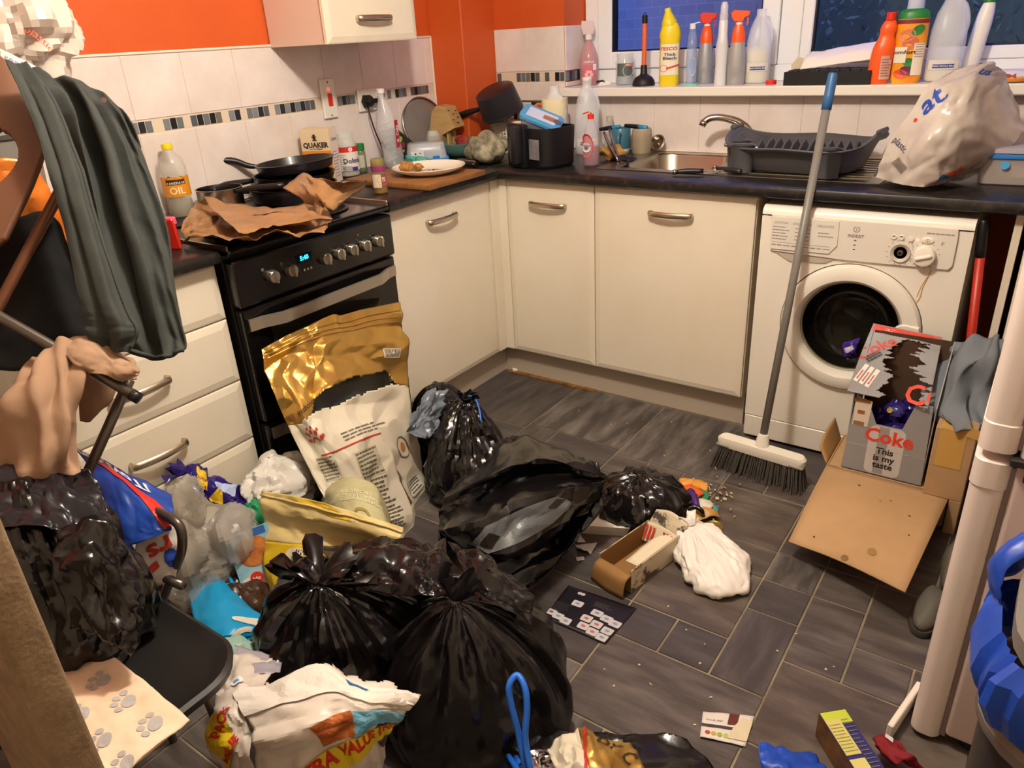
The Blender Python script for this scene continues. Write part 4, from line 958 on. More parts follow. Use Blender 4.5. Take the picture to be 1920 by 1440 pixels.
# switch and socket on the tiles
def wallM(y, z): return frame((-.5665, y, z), (0, 1, 0), (0, 0, 1))
t = thing('cooker_switch', 'tall white cooker switch plate with red rocker on the tiled wall', 'switch', M=wallM(-.32, 1.20))
part('plate', box(.07, .145, .012, .003, (0, 0, .006)), m_wpl, t)
part('rocker', box(.02, .045, .008, .002, (.002, -.004, .014)), m_red, t, label='red rocker')
part('neon', tf(disc(.007, 14), (0, .034, .0125)), mat('neon_red', '#ff5030', .4, emit='#ff4020', estr=3), t)
for z in (.06, -.062): part('screw', tf(disc(.004, 10), (0, z, .0125)), ink('#6a5a4a'), t)
t = thing('wall_socket', 'white double wall socket with a black plug in it', 'socket', M=wallM(-.092, 1.176))
part('plate', box(.146, .086, .012, .003, (0, 0, .006)), m_wpl, t)
for x in (-.03, .035): part('rocker', box(.014, .02, .006, .001, (x, .02, .014)), m_wpl, t)
part('slots', join(*[tf(grid2(.005, .010, 1, 1), (.04 + a_, -.012 + b_, .0125)) for a_, b_ in ((0, .01), (-.01, -.008), (.01, -.008))]), ink('#2a2522'), t)
t = thing('plug', 'black mains plug with a thin cable, in the wall socket', 'plug', M=wallM(-.128, 1.172))
part('body', lathe([(.026, .013), (.025, .03), (.016, .048), (.012, .05)], 6, 3.0), m_bpl, t)
part('grip', box(.05, .018, .022, .004, (.03, 0, .036)), m_bpl, t)
part('cable', tube([(0, -.022, .024), (-.006, -.06, .035), (.006, -.12, .04), (.03, -.18, .04), (.045, -.24, .03)], .003, 8, 24), m_bpl, t, 'all')
# row along the wall
t = thing('oats_box', 'orange and cream porridge oats carton against the tiled wall', 'box', (-.475, -.475, WZ), face(-.475, -.475) - .42)
part('carton', bx(-.035, .035, -.058, .058, 0, .20, .001), mat('oats_card', '#d8c3a0', .6), t)
Mo = frame((.0352, 0, 0), (0, 1, 0), (0, 0, 1))
part('print', onM(grid2(.115, .085, 1, 1, (0, .08)), Mo, .0005), ink('#d98426'), t)
part('lettering', onM(tf(text('QUAKER', .025, .04), (0, .142, 0)), Mo, .001), ink('#2b2018'), t)
part('lettering', onM(tf(text('OAT SO SIMPLE', .0075, .02), (0, .128, 0)), Mo, .001), ink('#3a2c20'), t)
part('logo', onM(join(tf(disc(.006, 12), (-.002, .168, 0)), tf(poly([(-.011, .158), (.009, .158), (.004, .165), (-.006, .165)]), (0, 0, 0)), tf(grid2(.02, .003, 1, 1), (-.002, .172, 0)), tf(grid2(.01, .008, 1, 1), (-.002, .177, 0))), Mo, .001), ink('#3a2c22'), t)
part('lettering', onM(tf(text('GOLDEN\nSYRUP', .018, .03), (0, .095, 0)), Mo, .001), ink('#f0dcb4'), t)
part('print', onM(disc(.042, 20, (0, .035), .018), Mo, .001), ink('#ecdcc0'), t)
part('side_panel', onM(grid2(.068, .196, 1, 1, (0, .1)), frame((0, .0582, 0), (-1, 0, 0), (0, 0, 1)), .0005), ink('#e4d8cc'), t)
part('lettering', onM(join(lines2(-.028, .028, .02, .12, 9, .003, 3), tf(text('Quaker', .016, .03), (0, .16, 0))), frame((0, .0582, 0), (-1, 0, 0), (0, 0, 1)), .001), ink('#7b6a86'), t)
t = bottle_thing('sauce_jar', 'big empty glass sauce jar with red and white label beside the oats box', 'jar', -.485, -.335, WZ)
part('glass', lathe([(.036, 0), (.042, .006), (.043, .12), (.034, .14), (.032, .144), (.034, .146), (.034, .165), (.031, .165), (.031, .14), (.040, .118), (.039, .006)], 30, cap=False), m_jar, t, .7)
wrap(t, 'label', grid2(.125, .09, 24, 1), .043, ink('#e3ddd6'), .07)
wrap(t, 'label', grid2(.125, .02, 24, 1), .043, ink('#c22a22'), .106, off=.0014)
wrap(t, 'lettering', text('Dolmio', .026, .03), .043, ink('#2c2a5e'), .062, .5, off=.0016)
wrap(t, 'lettering', lines2(-.035, .01, .03, .09, 7, .003, 8), .043, ink('#9b948e'), .0, -.35, off=.0016)
wrap(t, 'barcode', join(*[grid2(.0016, .018, 1, 1, (q * .0034, 0)) for q in range(-5, 6)]), .043, ink('#3a3436'), .035, -.1, off=.0016)
wrap(t, 'print', grid2(.024, .014, 4, 1), .043, ink('#43308a'), .032, .62, off=.0016)
wrap(t, 'print', disc(.008, 14), .043, ink('#f0e2dc'), .106, .35, off=.002)
part('dregs', cyl(.038, .012, 20, z=.006), mat('sauce_dregs', '#8a6a35', .4), t)
t = bottle_thing('spice_jar', 'small spice jar with a green cap behind the sauce jar', 'jar', -.515, -.235, WZ)
part('glass', lathe([(.018, 0), (.021, .004), (.021, .075), (.017, .084)], 20), mat('herb_glass', '#7d8468', .15, alpha=.7), t, .7)
part('cap', cyl(.0195, .028, 20, z=.083, bev=.002), m_grn, t, .6)
wrap(t, 'label', grid2(.028, .05, 6, 1), .021, ink('#b9b8a4'), .042)
t = thing('drink_bottle', 'empty ribbed clear drink bottle with white cap leaning by the plug', 'bottle', (-.44, -.115, WZ), face(-.44, -.115))
V, F = lathe([(.034, 0), (.042, .008), (.043, .06), (.040, .10), (.043, .14), (.042, .18), (.032, .225), (.018, .265), (.0135, .28), (.0135, .295)], 28); V = V.copy(); V[:, 1] -= V[:, 2] * .09
part('body', (V, F), m_pet, t, .8)
part('cap', tf(cyl(.016, .018, 20, bev=.0015), (0, -.026, .292)), m_wpl, t, .6)
for q in range(7):
    g = tube([(.0432 * math.cos(a_), .0432 * math.sin(a_) - .09 * z_, z_) for a_, z_ in zip(np.linspace(-.75, .35, 8), np.linspace(.03 + q * .023, .05 + q * .023, 8))], .0012, 5)
    part('rib', g, mat('rib_shine', '#eef0f4', .15, alpha=.6), t, 'all')
part('label', tf(oncyl(grid2(.02, .12, 4, 6), .043, .85, .13), (0, -.011, 0)), ink('#a52430'), t)
part('lettering', tf(oncyl(join(tf(text('Coke', .018, .03), (0, .02, 0), (0, 0, PI / 2)), tf(grid2(.008, .012, 1, 1), (0, -.02, 0))), .043, .85, .13, off=.0016), (0, -.011, 0)), ink('#e8d8cf'), t)
solo('loose_stopper', tf(lathe([(.012, 0), (.014, .004), (.014, .022), (.012, .024)], 16), (-.37, -.10, WZ)), mat('dark_green', '#3b5a34', .4), 'dark green bottle lid lying at the foot of the drink bottle', 'cap', smooth=.6)
S = Surf([[(-.44, -.05, .95), (-.40, -.03, .945), (-.35, -.01, .94)], [(-.43, -.04, .92), (-.39, -.04, .925), (-.34, -.02, .92)], [(-.40, -.06, .913), (-.36, -.05, .914), (-.31, -.04, .913)]], 14, 16, .018, .03, 31)
S.P[..., 2] = np.maximum(S.P[..., 2], .912)
solo('teal_cloth', S.g(), mat('teal_cloth', '#4fa59a', .7), 'scrap of teal cloth beside the clear food tub', 'cloth', smooth=.6, solid=.002)
t = bottle_thing('spice_jar', 'small spice jar with purple lid at the front edge of the worktop', 'jar', -.094, -.561, WZ)
part('glass', lathe([(.022, 0), (.026, .005), (.026, .07), (.022, .078), (.022, .085)], 24), mat('spice_glass', '#8f7d55', .1, alpha=.45), t, .7)
part('spice', cyl(.0235, .026, 20, z=.004), mat('ground_spice', '#a86f2c', .8), t)
part('cap', lathe([(.0225, .084), (.0245, .088), (.0245, .112), (.022, .118)], 24), mat('olive_glass', '#8f8440', .2, alpha=.7), t, .6)
part('seal_band', cyl(.0255, .016, 24, z=.078), mat('purple_seal', '#8b2f6a', .4), t, .6)
wrap(t, 'label', grid2(.034, .045, 8, 1), .026, ink('#cfc2a8'), .045, -.45)
wrap(t, 'label', disc(.018, 16, ry=.021), .026, ink('#a8265e'), .048, .45, off=.0014)
wrap(t, 'lettering', tf(text('BO\nCA', .009, .03), (0, 0, 0)), .026, ink('#ecd8c8'), .05, .55, off=.002)
# chopping board, plate, food
m_wood = mat('board_wood', '#7a4f2a', .5, color2='#93663a', nscale=6, stretch=(6, 1, 1))
solo('chopping_board', bx(-.36, .055, -.475, -.145, WZ, WZ + .02, .004, 2), m_wood, 'brown wooden chopping board overhanging the worktop edge', 'board', smooth=.6)
t = thing('plate', 'used white dinner plate on the chopping board', 'plate', (-.115, -.275, WZ + .0205))
part('plate_body', lathe([(.085, 0), (.092, .003), (.132, .018), (.139, .026), (.1385, .028), (.135, .027), (.128, .020), (.088, .006), (.001, .005)], 48), mat('ceramic', '#ece4d4', .15, coat=.2), t, .7)
part('smear', tf(disc(.085, 24, ry=.06), (.02, -.01, .0066)), mat('grease', '#b9ad92', .25), t, label='greasy smear')
rs = np.random.RandomState(6)
part('crumbs', join(*[tf(box(.004 + .008 * rs.rand(), .003, .002), (rs.uniform(-.05, .09), rs.uniform(-.05, .05), .0075), (0, 0, rs.rand() * 3)) for _ in range(16)]), ink('#5e4a34'), t)['kind'] = 'stuff'
def blob(r, seed, sc=(1, 1, 1), amp=.25, n=20, m=12, fr=3.0):
    th = np.linspace(0, 2 * PI, n, endpoint=False); ph = np.linspace(.02, PI - .02, m); rs_ = np.random.RandomState(seed); V = []
    K = rs_.randn(7, 3) * fr; A = rs_.rand(7) * 6.28
    for p_ in ph:
        for t_ in th:
            d = np.array([math.sin(p_) * math.cos(t_), math.sin(p_) * math.sin(t_), math.cos(p_)])
            V.append(d * r * (1 + amp * np.sin(K @ d + A).mean() * 2) * np.array(sc))
    F = [(i * n + j, (i + 1) * n + j, (i + 1) * n + (j + 1) % n, i * n + (j + 1) % n) for i in range(m - 1) for j in range(n)]
    return np.array(V), F
m_crumb = mat('fried_crumb', '#b98a48', .8, color2='#8a5a26', nscale=60, bump=.6, bscale=120)
solo('chicken_nugget', tf(blob(.03, 3, (1.1, .8, .62)), (-.165, -.345, .962)), m_crumb, 'larger half eaten breaded nugget on the plate', 'food', 'breaded nuggets on the plate', smooth=True)
solo('chicken_nugget', tf(blob(.022, 5, (1, .9, .6)), (-.135, -.31, .957)), m_crumb, 'smaller half eaten breaded nugget on the plate, nearer its middle', 'food', 'breaded nuggets on the plate', smooth=True)
# tub, carton, lid, knife block
def tub(t, w, d, h, mb, mlid, lid_low=False, r=.025, lidh=.012):
    """food box; lid_low: stands upside down on its lid"""
    if lid_low:
        part('lid', rr_loft([(w + .012, d + .012, r, 0, 0, 0), (w + .016, d + .016, r, .003, 0, 0), (w + .016, d + .016, r, lidh, 0, 0), (w, d, r, lidh + .002, 0, 0)]), mlid, t, .7)
        part('body', rr_loft([(w, d, r, lidh, 0, 0), (w - .004, d - .004, r, h * .5, 0, 0), (w - .018, d - .018, r * .8, h - .004, 0, 0), (w - .028, d - .028, r * .8, h, 0, 0)]), mb, t, .7)
    else:
        part('body', rr_loft([(w - .028, d - .028, r * .8, 0, 0, 0), (w - .018, d - .018, r * .8, .004, 0, 0), (w, d, r, h - lidh, 0, 0)]), mb, t, .7)
        part('lid', rr_loft([(w + .012, d + .012, r, h - lidh, 0, 0), (w + .012, d + .012, r, h - .002, 0, 0), (w, d, r, h, 0, 0)]), mlid, t, .7)
m_tub = mat('tub_plastic', '#dfe2ea', .25, alpha=.55); m_blid = mat('blue_lid', '#4f9fd6', .35, alpha=.9)
t = thing('food_tub', 'clear food tub standing upside down on its blue lid beside the bowl', 'container', (-.44, .085, WZ), .75)
tub(t, .175, .12, .075, m_tub, m_blid, True)
part('clip', box(.03, .006, .018, .002, (.04, -.064, .014)), mat('blue_clip', '#2c78c4', .4), t)
part('label', onM(grid2(.055, .024, 1, 1), frame((-.04, -.062, .036), (1, 0, 0), (0, 0, 1)), .001), ink('#e4dfd8'), t)
part('mark', onM(join(disc(.004, 8, (-.008, 0)), disc(.003, 8, (.012, .002))), frame((-.04, -.062, .036), (1, 0, 0), (0, 0, 1)), .002), ink('#2c2a28'), t)
t = bottle_thing('glass_jar', 'small upturned empty glass jar standing on the upside down food tub', 'jar', -.435, .135, WZ + .0755)
part('glass', lathe([(.03, 0), (.031, .02), (.026, .03), (.024, .034), (.024, .04), (.021, .04), (.022, .03), (.027, .02)], 22, cap=False), m_jar, t, .7)
t = thing('soup_carton', 'dark food carton lying against the tiles behind the tub', 'carton', (-.53, .02, WZ), 0)
M = Matrix.Translation((.0, .0, .072)) @ Matrix.Rotation(-.62, 4, 'X') @ Matrix.Rotation(.12, 4, 'Y')
part('carton_body', tf(box(.055, .15, .075, .001), M=M), mat('carton_green', '#3d4034', .5), t)
part('side_print', onM(grid2(.14, .07, 1, 1), M @ frame((.0276, 0, 0), (0, 1, 0), (0, 0, 1)), .0006), ink('#2a2b22'), t)
part('vegetable_print', onM(join(disc(.014, 12, (-.01, -.005)), disc(.01, 10, (.02, .01)), disc(.009, 10, (.04, -.012))), M @ frame((.0276, 0, 0), (0, 1, 0), (0, 0, 1)), .0012), ink('#8a2d34'), t)
part('vegetable_print', onM(join(disc(.008, 10, (.03, .022)), disc(.012, 10, (-.035, .01)), disc(.006, 8, (.008, -.022))), M @ frame((.0276, 0, 0), (0, 1, 0), (0, 0, 1)), .0012), ink('#a8b23c'), t)
part('end_print', onM(grid2(.05, .07, 1, 1), M @ frame((0, -.0752, 0), (1, 0, 0), (0, 0, 1)), .0006), ink('#8d8b7e'), t)
t = thing('pan_lid', 'glass pan lid with steel rim propped behind the knife block', 'lid', M=frame((-.535, .20, 1.04), (0, 1, .1), ez=(1, -.15, .28)))
part('rim', tube([(.12 * math.cos(a_), .12 * math.sin(a_), 0) for a_ in np.linspace(0, 2 * PI, 40, endpoint=False)], .006, 8, closed=True), m_steelp, t, 'all')
part('glass', lathe([(.118, 0), (.09, .014), (.04, .024), (.001, .027)], 36, cap=False), mat('lid_glass', '#6d6a62', .1, alpha=.6), t, 'all')
m_block = mat('block_wood', '#b99a68', .5, color2='#a88655', nscale=9, stretch=(1, 1, 7))
t = thing('knife_block', 'light wooden knife block with empty slots, tilted, in the corner', 'knife block', (-.47, .235, WZ), .18)
P = [(-.055, 0), (.045, 0), (.045, .07), (.085, .10), (.048, .205), (.01, .195)]
P = [(-.06, 0), (.02, 0), (.03, .09), (.095, .12), (.055, .205), (.01, .212), (-.012, .19)]
part('block', tf(prism(P, .10, .002), (0, .05, 0), (PI / 2, 0, 0)), m_block, t)
part('support', join(bx(.045, .055, -.035, -.012, 0, .105), bx(.045, .055, .012, .035, 0, .105), bx(.045, .055, -.012, .012, 0, .05)), m_block, t)
dn = np.array([.085, .12]) ; 
Mk = frame((.032, 0, .2085), (0, 1, 0), ez=(.15, 0, .98))
Mk = frame((.076, 0, .163), (0, 1, 0), (-.43, 0, .90))
part('slots', onM(join(*[grid2(.018, .004, 1, 1, (a_, b_)) for a_, b_ in ((-.03, .03), (-.005, .012), (.02, -.005), (-.028, -.012), (.028, .025), (.0, -.028))]), Mk, .001), ink('#2a2018'), t)
t = thing('bowl', 'teal bowl holding a red wrapper beside the dirty cloth', 'bowl', (-.355, .215, WZ))
part('bowl_body', lathe([(.035, 0), (.055, .004), (.078, .03), (.086, .058), (.084, .06), (.074, .032), (.05, .009), (.001, .007)], 40), mat('teal_ceramic', '#4a6f66', .2, color2='#52786e', nscale=20), t, .7)
solo('biscuit_wrapper', tf(blob(.032, 9, (1.5, .8, .6), .3), (-.335, .215, .978)), mat('red_wrapper', '#7a2328', .4, color2='#a84a42', nscale=30, bump=.5), 'crumpled dark red wrapper in the teal bowl', 'wrapper', smooth=True)
# knives
m_blade = mat('blade', '#b9b6b0', .2, 1.0)
for k, (p0, p1, lab) in enumerate((((-.33, .05), (-.12, .04), 'steel handled kitchen knife lying by the plate, nearer the cloth'), ((-.29, .0), (-.10, -.02), 'black handled kitchen knife lying by the plate, nearer the board'))):
    a_ = math.atan2(p1[1] - p0[1], p1[0] - p0[0]); t = thing('kitchen_knife', lab, 'knife', (p0[0], p0[1], WZ), a_, 'knives by the plate')
    part('blade', tf(prism([(0, 0), (.10, 0), (.10, .022), (.03, .016)], .0016), (0, -.01, .004)), m_blade if k else mat('dark_blade', '#4a4744', .3, .9), t)
    h_ = part('knife_handle', lathe([(.008, 0), (.010, .01), (.009, .06), (.011, .10), (.006, .105)], 12, 2.5), m_bak if k else m_steelp, t, .7)
    h_.matrix_basis = Matrix.Translation((.098, 0, .012)) @ Matrix.Rotation(PI / 2, 4, 'Y')
    if k: part('butt', tf(cyl(.0115, .012, 14), M=Matrix.Translation((.195, 0, .012)) @ Matrix.Rotation(PI / 2, 4, 'Y')), m_steelp, t, .6)
# dirty cloth
V, F = blob(.075, 21, (1.0, .8, .78), .16, 60, 36, 2.2)
x_, y_ = V[:, 0], V[:, 1]; N_ = V / np.linalg.norm(V, axis=1)[:, None]
V = V + N_ * (.020 * np.abs(np.sin(34 * V[:, 0] + 26 * V[:, 2] + 2 * np.sin(30 * V[:, 1]))) + .012 * np.sin(60 * V[:, 2] - 40 * V[:, 1]))[:, None]
V[:, 2] = np.maximum(V[:, 2] + .055, 0)
solo('dirty_cloth', tf((V, F), (-.115, .095, WZ)), mat('stained_cloth', '#a39a84', .85, color2='#5f5e4a', nscale=24, bump=.5, bscale=220, lo=.4, hi=.62), 'dirty grey dishcloth bunched up beside the air fryer basket', 'cloth', smooth=True)

# ================================================================== corner and sink side
m_bask = mat('basket_plastic', '#e4dccb', .45)
t = thing('plastic_basket', 'cream lattice plastic basket in the corner under the upturned saucepan', 'basket', (-.185, .43, WZ), .12)
def taper(w0, d0, w1, d1, h): return [(-w0 / 2, -d0 / 2, 0), (w0 / 2, -d0 / 2, 0), (w0 / 2, d0 / 2, 0), (-w0 / 2, d0 / 2, 0), (-w1 / 2, -d1 / 2, h), (w1 / 2, -d1 / 2, h), (w1 / 2, d1 / 2, h), (-w1 / 2, d1 / 2, h)]
B = taper(.17, .13, .20, .16, .13)
part('base', bx(-.085, .085, -.065, .065, 0, .004), m_bask, t)
part('rim', join(*[tube([B[4 + i], B[4 + (i + 1) % 4]], .006, 8) for i in range(4)]), m_bask, t, 'all')
for i in range(4):
    a0, a1, b0, b1 = (np.array(B[k]) for k in (i, (i + 1) % 4, 4 + i, 4 + (i + 1) % 4)); g = []
    nv = 13 if i % 2 == 0 else 10
    for k in range(nv + 1):
        s_ = k / nv; g.append(tube([a0 + (a1 - a0) * s_, b0 + (b1 - b0) * s_], .0038 if 0 < k < nv else .006, 4))
    for k in range(1, 9):
        s_ = k / 9; g.append(tube([a0 + (b0 - a0) * s_, a1 + (b1 - a1) * s_], .0034, 4))
    part('lattice_side', join(*g), m_bask, t)
# black saucepan tipped over the basket
M = frame((-.215, .33, 1.135), ex=(-.95, -.20, -.02), ez=(.10, .36, -.85))
t = thing('saucepan', 'black saucepan tipped on its side on the basket, handle to the left', 'pan', M=M)
part('body', tf(lathe([(.070, -.05), (.086, -.042), (.094, .05), (.097, .052), (.097, .058), (.092, .056), (.084, -.036), (.001, -.04)], 40), (0, 0, 0)), mat('pan_grey', '#2c2a2f', .38, .3, coat=.1), t, .6)
part('handle', tube([(.09, 0, .02), (.12, 0, .022), (.17, .008, .028), (.245, .014, .036)], [.008, .010, .014, .013], 10, 14), m_bak, t, 'all')
# dessert sleeve
t = thing('dessert_box', 'dark ready meal sleeve with an orange fruit picture on top of the basket', 'box', (-.085, .42, WZ + .137), -.06)
part('sleeve', bx(-.095, .095, -.03, .03, 0, .075, .001), mat('sleeve_dark', '#2c211c', .45), t)
Ms = frame((0, -.0302, .0375), (1, 0, 0), (0, 0, 1))
part('label', onM(grid2(.08, .07, 1, 1, (-.035, 0)), Ms, .0006), ink('#cfc4ae'), t)
part('lettering', onM(tf(text('BELGIAN\nCHOCOLATE', .010, .02), (-.035, .01, 0)), Ms, .0012), ink('#7c6f5e'), t)
part('fruit_print', onM(disc(.032, 18, (.048, .008), .026), Ms, .0006), ink('#d98a2e'), t)
part('fruit_print', onM(disc(.02, 14, (.05, .014), .012), Ms, .0012), ink('#c4482a'), t)
part('chocolate_print', onM(disc(.028, 14, (.048, -.018), .016), Ms, .0012), ink('#41241a'), t)
# air fryer drawer
t = thing('air_fryer_basket', 'black air fryer drawer with a window in front, standing on the worktop', 'air fryer', (.165, .11, WZ), -.30)
t.scale = (.86, .86, 1.0)
V, F = rr_loft([(.205, .19, .055, 0, 0, 0), (.225, .205, .06, .012, 0, 0), (.235, .215, .06, .145, 0, 0), (.235, .215, .06, .15, 0, 0), (.222, .20, .055, .15, 0, 0), (.21, .19, .05, .012, 0, 0)])
part('drawer', (V, F), m_bpl, t, .6)
fr = part('front', bx(-.122, .0, -.128, -.098, .002, .165, .006, 2), mat('fryer_front', '#17161a', .25), t, .5)
Mf = frame((0, -.1285, .08), (1, 0, 0), (0, 0, 1))
part('side_window', onM(grid2(.07, .075, 1, 1), frame((.052, -.1105, .075), (1, .0, 0), (0, 0, 1)), .0012), mat('fryer_window', '#8e8078', .12, color2='#5e6a78', nscale=14), t)
part('front_window', onM(grid2(.045, .10, 1, 1, (-.08, -.01)), Mf, .001), mat('fryer_window2', '#3a342e', .15, color2='#57504a', nscale=18), fr)
part('handle_block', bx(-.055, -.012, -.165, -.126, .02, .16, .008, 2), mat('fryer_handle', '#201e22', .3), t, .5)
# tub tipped in the air fryer drawer
t = thing('food_tub', 'clear food tub with blue clip lid tipped up in the air fryer drawer', 'container', M=frame((.115, .14, 1.045), ex=(.75, .35, -.45), ez=(.45, -.15, .85)))
tub(t, .155, .105, .055, mat('tub_blue', '#cdd6ee', .22, alpha=.7), m_blid)
part('lid_panel', tf(grid2(.12, .075, 1, 1), (0, 0, .0562)), mat('lid_pale', '#c9d4ee', .3, alpha=.9), t)
part('label', tf(grid2(.05, .03, 1, 1), (.03, .0, .0572)), ink('#a06a4c'), t)
part('label', tf(grid2(.03, .03, 1, 1), (.065, .0, .0572)), ink('#5c5a60'), t)
milk('milk_bottle', 'milk bottle half full of cream coloured milk on the worktop', .04, .385, WZ, .275, .225, .055, None, None, -.3, lz=.06)
milk('milk_bottle', 'empty milk bottle on the worktop behind the red washing up liquid', .168, .435, WZ, .295, 0, .052, m_wpl, None, .0, lz=.05)
# washing up liquid
t = bottle_thing('detergent_bottle', 'washing up liquid bottle with open red cap and red label by the sink', 'bottle', .338, .165, WZ)
part('body', lathe([(.020, .027, 0), (.024, .032, .006), (.024, .032, .07), (.022, .029, .11), (.016, .019, .15), (.012, .012, .168), (.011, .011, .176)], 22, 2.2), mat('liquid_plastic', '#cfc6d2', .12, alpha=.34), t, .8)
part('liquid', lathe([(.018, .025, .003), (.022, .030, .008), (.022, .030, .072)], 20, 2.2), mat('red_liquid', '#8e1222', .12), t, .8)
part('cap', join(cyl(.0125, .016, 16, z=.172), tf(box(.014, .026, .004, .001), (0, -.018, .194), (.25, 0, 0)), cyl(.004, .008, 8, z=.186)), m_red, t, .6)
wrap(t, 'label', disc(.021, 20, ry=.045), .024, ink('#c8281c'), .075, -.62, 1.33, .001, 2.2)
wrap(t, 'label', disc(.014, 18, ry=.018), .024, ink('#e4dcd8'), .07, -.62, 1.33, .0018, 2.2)
wrap(t, 'lettering', text('Washing\nUp\nLiquid', .007, .02), .024, ink('#24305c'), .071, -.62, 1.33, .0026, 2.2)
t = bottle_thing('water_bottle', 'small clear bottle behind the blue mug', 'bottle', .232, .515, WZ)
part('body', lathe([(.022, 0), (.025, .006), (.025, .085), (.016, .11), (.013, .125)], 22), m_pet, t, .8)
part('cap', cyl(.0145, .02, 16, z=.122, bev=.001), mat('grey_cap', '#b9b2a6', .4), t, .6)
# mug and jar with washing brushes across
t = thing('mug', 'blue mug by the sink', 'mug', (.305, .475, WZ), 0)
part('mug_body', lathe([(.036, 0), (.041, .012), (.042, .1), (.0405, .102), (.038, .1), (.037, .012), (.001, .008)], 30), mat('blue_ceramic', '#3f6f86', .25), t, .7)
part('base_band', lathe([(.0362, 0), (.0414, .012), (.0416, .02)], 30, cap=False), ink('#d6cfc0'), t, .7)
part('handle', tube([(.018, -.036, .08), (.022, -.062, .075), (.024, -.066, .045), (.018, -.037, .026)], .0065, 8, 16), mat('blue_ceramic', '#3f6f86'), t, 'all')
t = thing('glass_jar', 'cloudy glass jar beside the blue mug', 'jar', (.40, .48, WZ))
part('glass', lathe([(.036, 0), (.041, .006), (.041, .09), (.037, .102), (.035, .102), (.039, .088), (.038, .006)], 26, cap=False), mat('cloudy_glass', '#b9ab92', .2, alpha=.55), t, .7)
part('residue', cyl(.037, .06, 22, z=.004), mat('murk', '#a08a62', .5, alpha=.7), t)
for k, (a_, b_, lab) in enumerate((((.225, .44, 1.008), (.315, .45, 1.02), 'black and blue handled knife across the blue mug'), ((.325, .475, 1.021), (.43, .465, 1.016), 'black and blue handled knife across the cloudy jar'))):
    a_ = np.array(a_); b_ = np.array(b_); t = thing('paring_knife', lab, 'knife', tuple(a_), 0, 'blue handled knives by the sink')
    d_ = b_ - a_
    part('grip', tube([(0, 0, 0), tuple(d_ * .35), tuple(d_ * .66)], [.007, .009, .009], 10, 8), m_bak, t, 'all')
    part('end_cap', tube([tuple(d_ * .64), tuple(d_)], [.0092, .008], 10, 4), mat('cyan_plastic', '#1f8fc4', .4), t, 'all')
# scouring cloth, tin opener, spoon
V, F = blob(.05, 33, (1.0, .75, .55), .2, 40, 24, 2.4); V[:, 2] = np.maximum(V[:, 2] + .026, 0); V = V + .006 * np.sin(V * 130)[:, [1, 2, 0]]; V[:, 2] = np.maximum(V[:, 2], 0)
solo('scouring_cloth', tf((V, F), (.365, .30, WZ)), mat('yellow_cloth', '#b98a3c', .9, color2='#8f6a34', nscale=40, bump=.5, bscale=200), 'yellow scouring cloth bunched beside the sink', 'cloth', smooth=True)
t = thing('tin_opener', 'metal tin opener propped against the yellow cloth', 'opener', (.40, .24, WZ), .35)
part('arm', tf(tube([(-.05, .06, .10), (-.02, .02, .05), (.02, -.03, .004)], .006, 8, 8), (0, 0, .008)), m_steelp, t, 'all')
part('arm', tf(tube([(-.03, .07, .11), (-.005, .03, .055), (.022, -.025, .004)], .006, 8, 8), (0, 0, .008)), m_steelp, t, 'all')
part('wheel', tf(cyl(.010, .006, 16), (.02, -.03, .002)), m_steelp, t, .6)
t = thing('sink_strainer', 'round metal sink strainer leaning on the tiles behind the sink', 'strainer', M=frame((.452, .515, .95), ex=(1, -.1, .0), ez=(-.1, -.75, .45)))
part('dish', lathe([(.036, .0), (.03, .002), (.022, -.010), (.001, -.012)], 24, cap=False), m_steelp, t, .7)
part('knob', cyl(.006, .012, 12, z=-.012), m_steelp, t, .6)
t = thing('ladle', 'black plastic ladle resting on the sink edge', 'ladle', M=frame((.47, .21, .935), ex=(.5, -.75, -.25), ez=(.25, -.1, .95)))
part('bowl', tf(lathe([(.001, -.014), (.02, -.008), (.028, .002), (.026, .002), (.018, -.006), (.001, -.011)], 20, ry=1.4), (0, 0, 0)), m_bak, t, .7)
part('handle', tube([(.024, .0, .0), (.06, .0, -.012), (.13, .01, -.03)], .005, 8, 8), m_bak, t, 'all')
t = thing('peeler', 'metal ended black peeler lying along the front of the sink', 'utensil', (.80, .075, .9155), .1)
part('grip', tube([(-.06, -.018, .008), (-.02, -.006, .010), (.03, .004, .010)], [.007, .010, .008], 10, 8), m_bak, t, 'all')
part('end_cap', tube([(-.072, -.021, .008), (-.058, -.018, .008)], .009, 10), m_steelp, t, 'all')
part('blade', tf(box(.07, .014, .002, .0005), (.062, .012, .011), (0, 0, .2)), m_blade, t)
t = thing('serving_fork', 'steel handled utensil lying beside the peeler at the sink', 'utensil', (.90, .125, .9145), -.05)
part('grip', tube([(-.05, .022, .010), (.0, .006, .012), (.05, -.006, .010)], [.007, .009, .007], 10, 8), mat('dark_grip', '#3a3638', .35, .5), t, 'all')
part('end_ring', tf(tube([(.009 * math.cos(a_), .009 * math.sin(a_), 0) for a_ in np.linspace(0, 2 * PI, 14, endpoint=False)], .003, 6, closed=True), (-.058, .025, .010), (.6, 0, 0)), m_steelp, t, 'all')
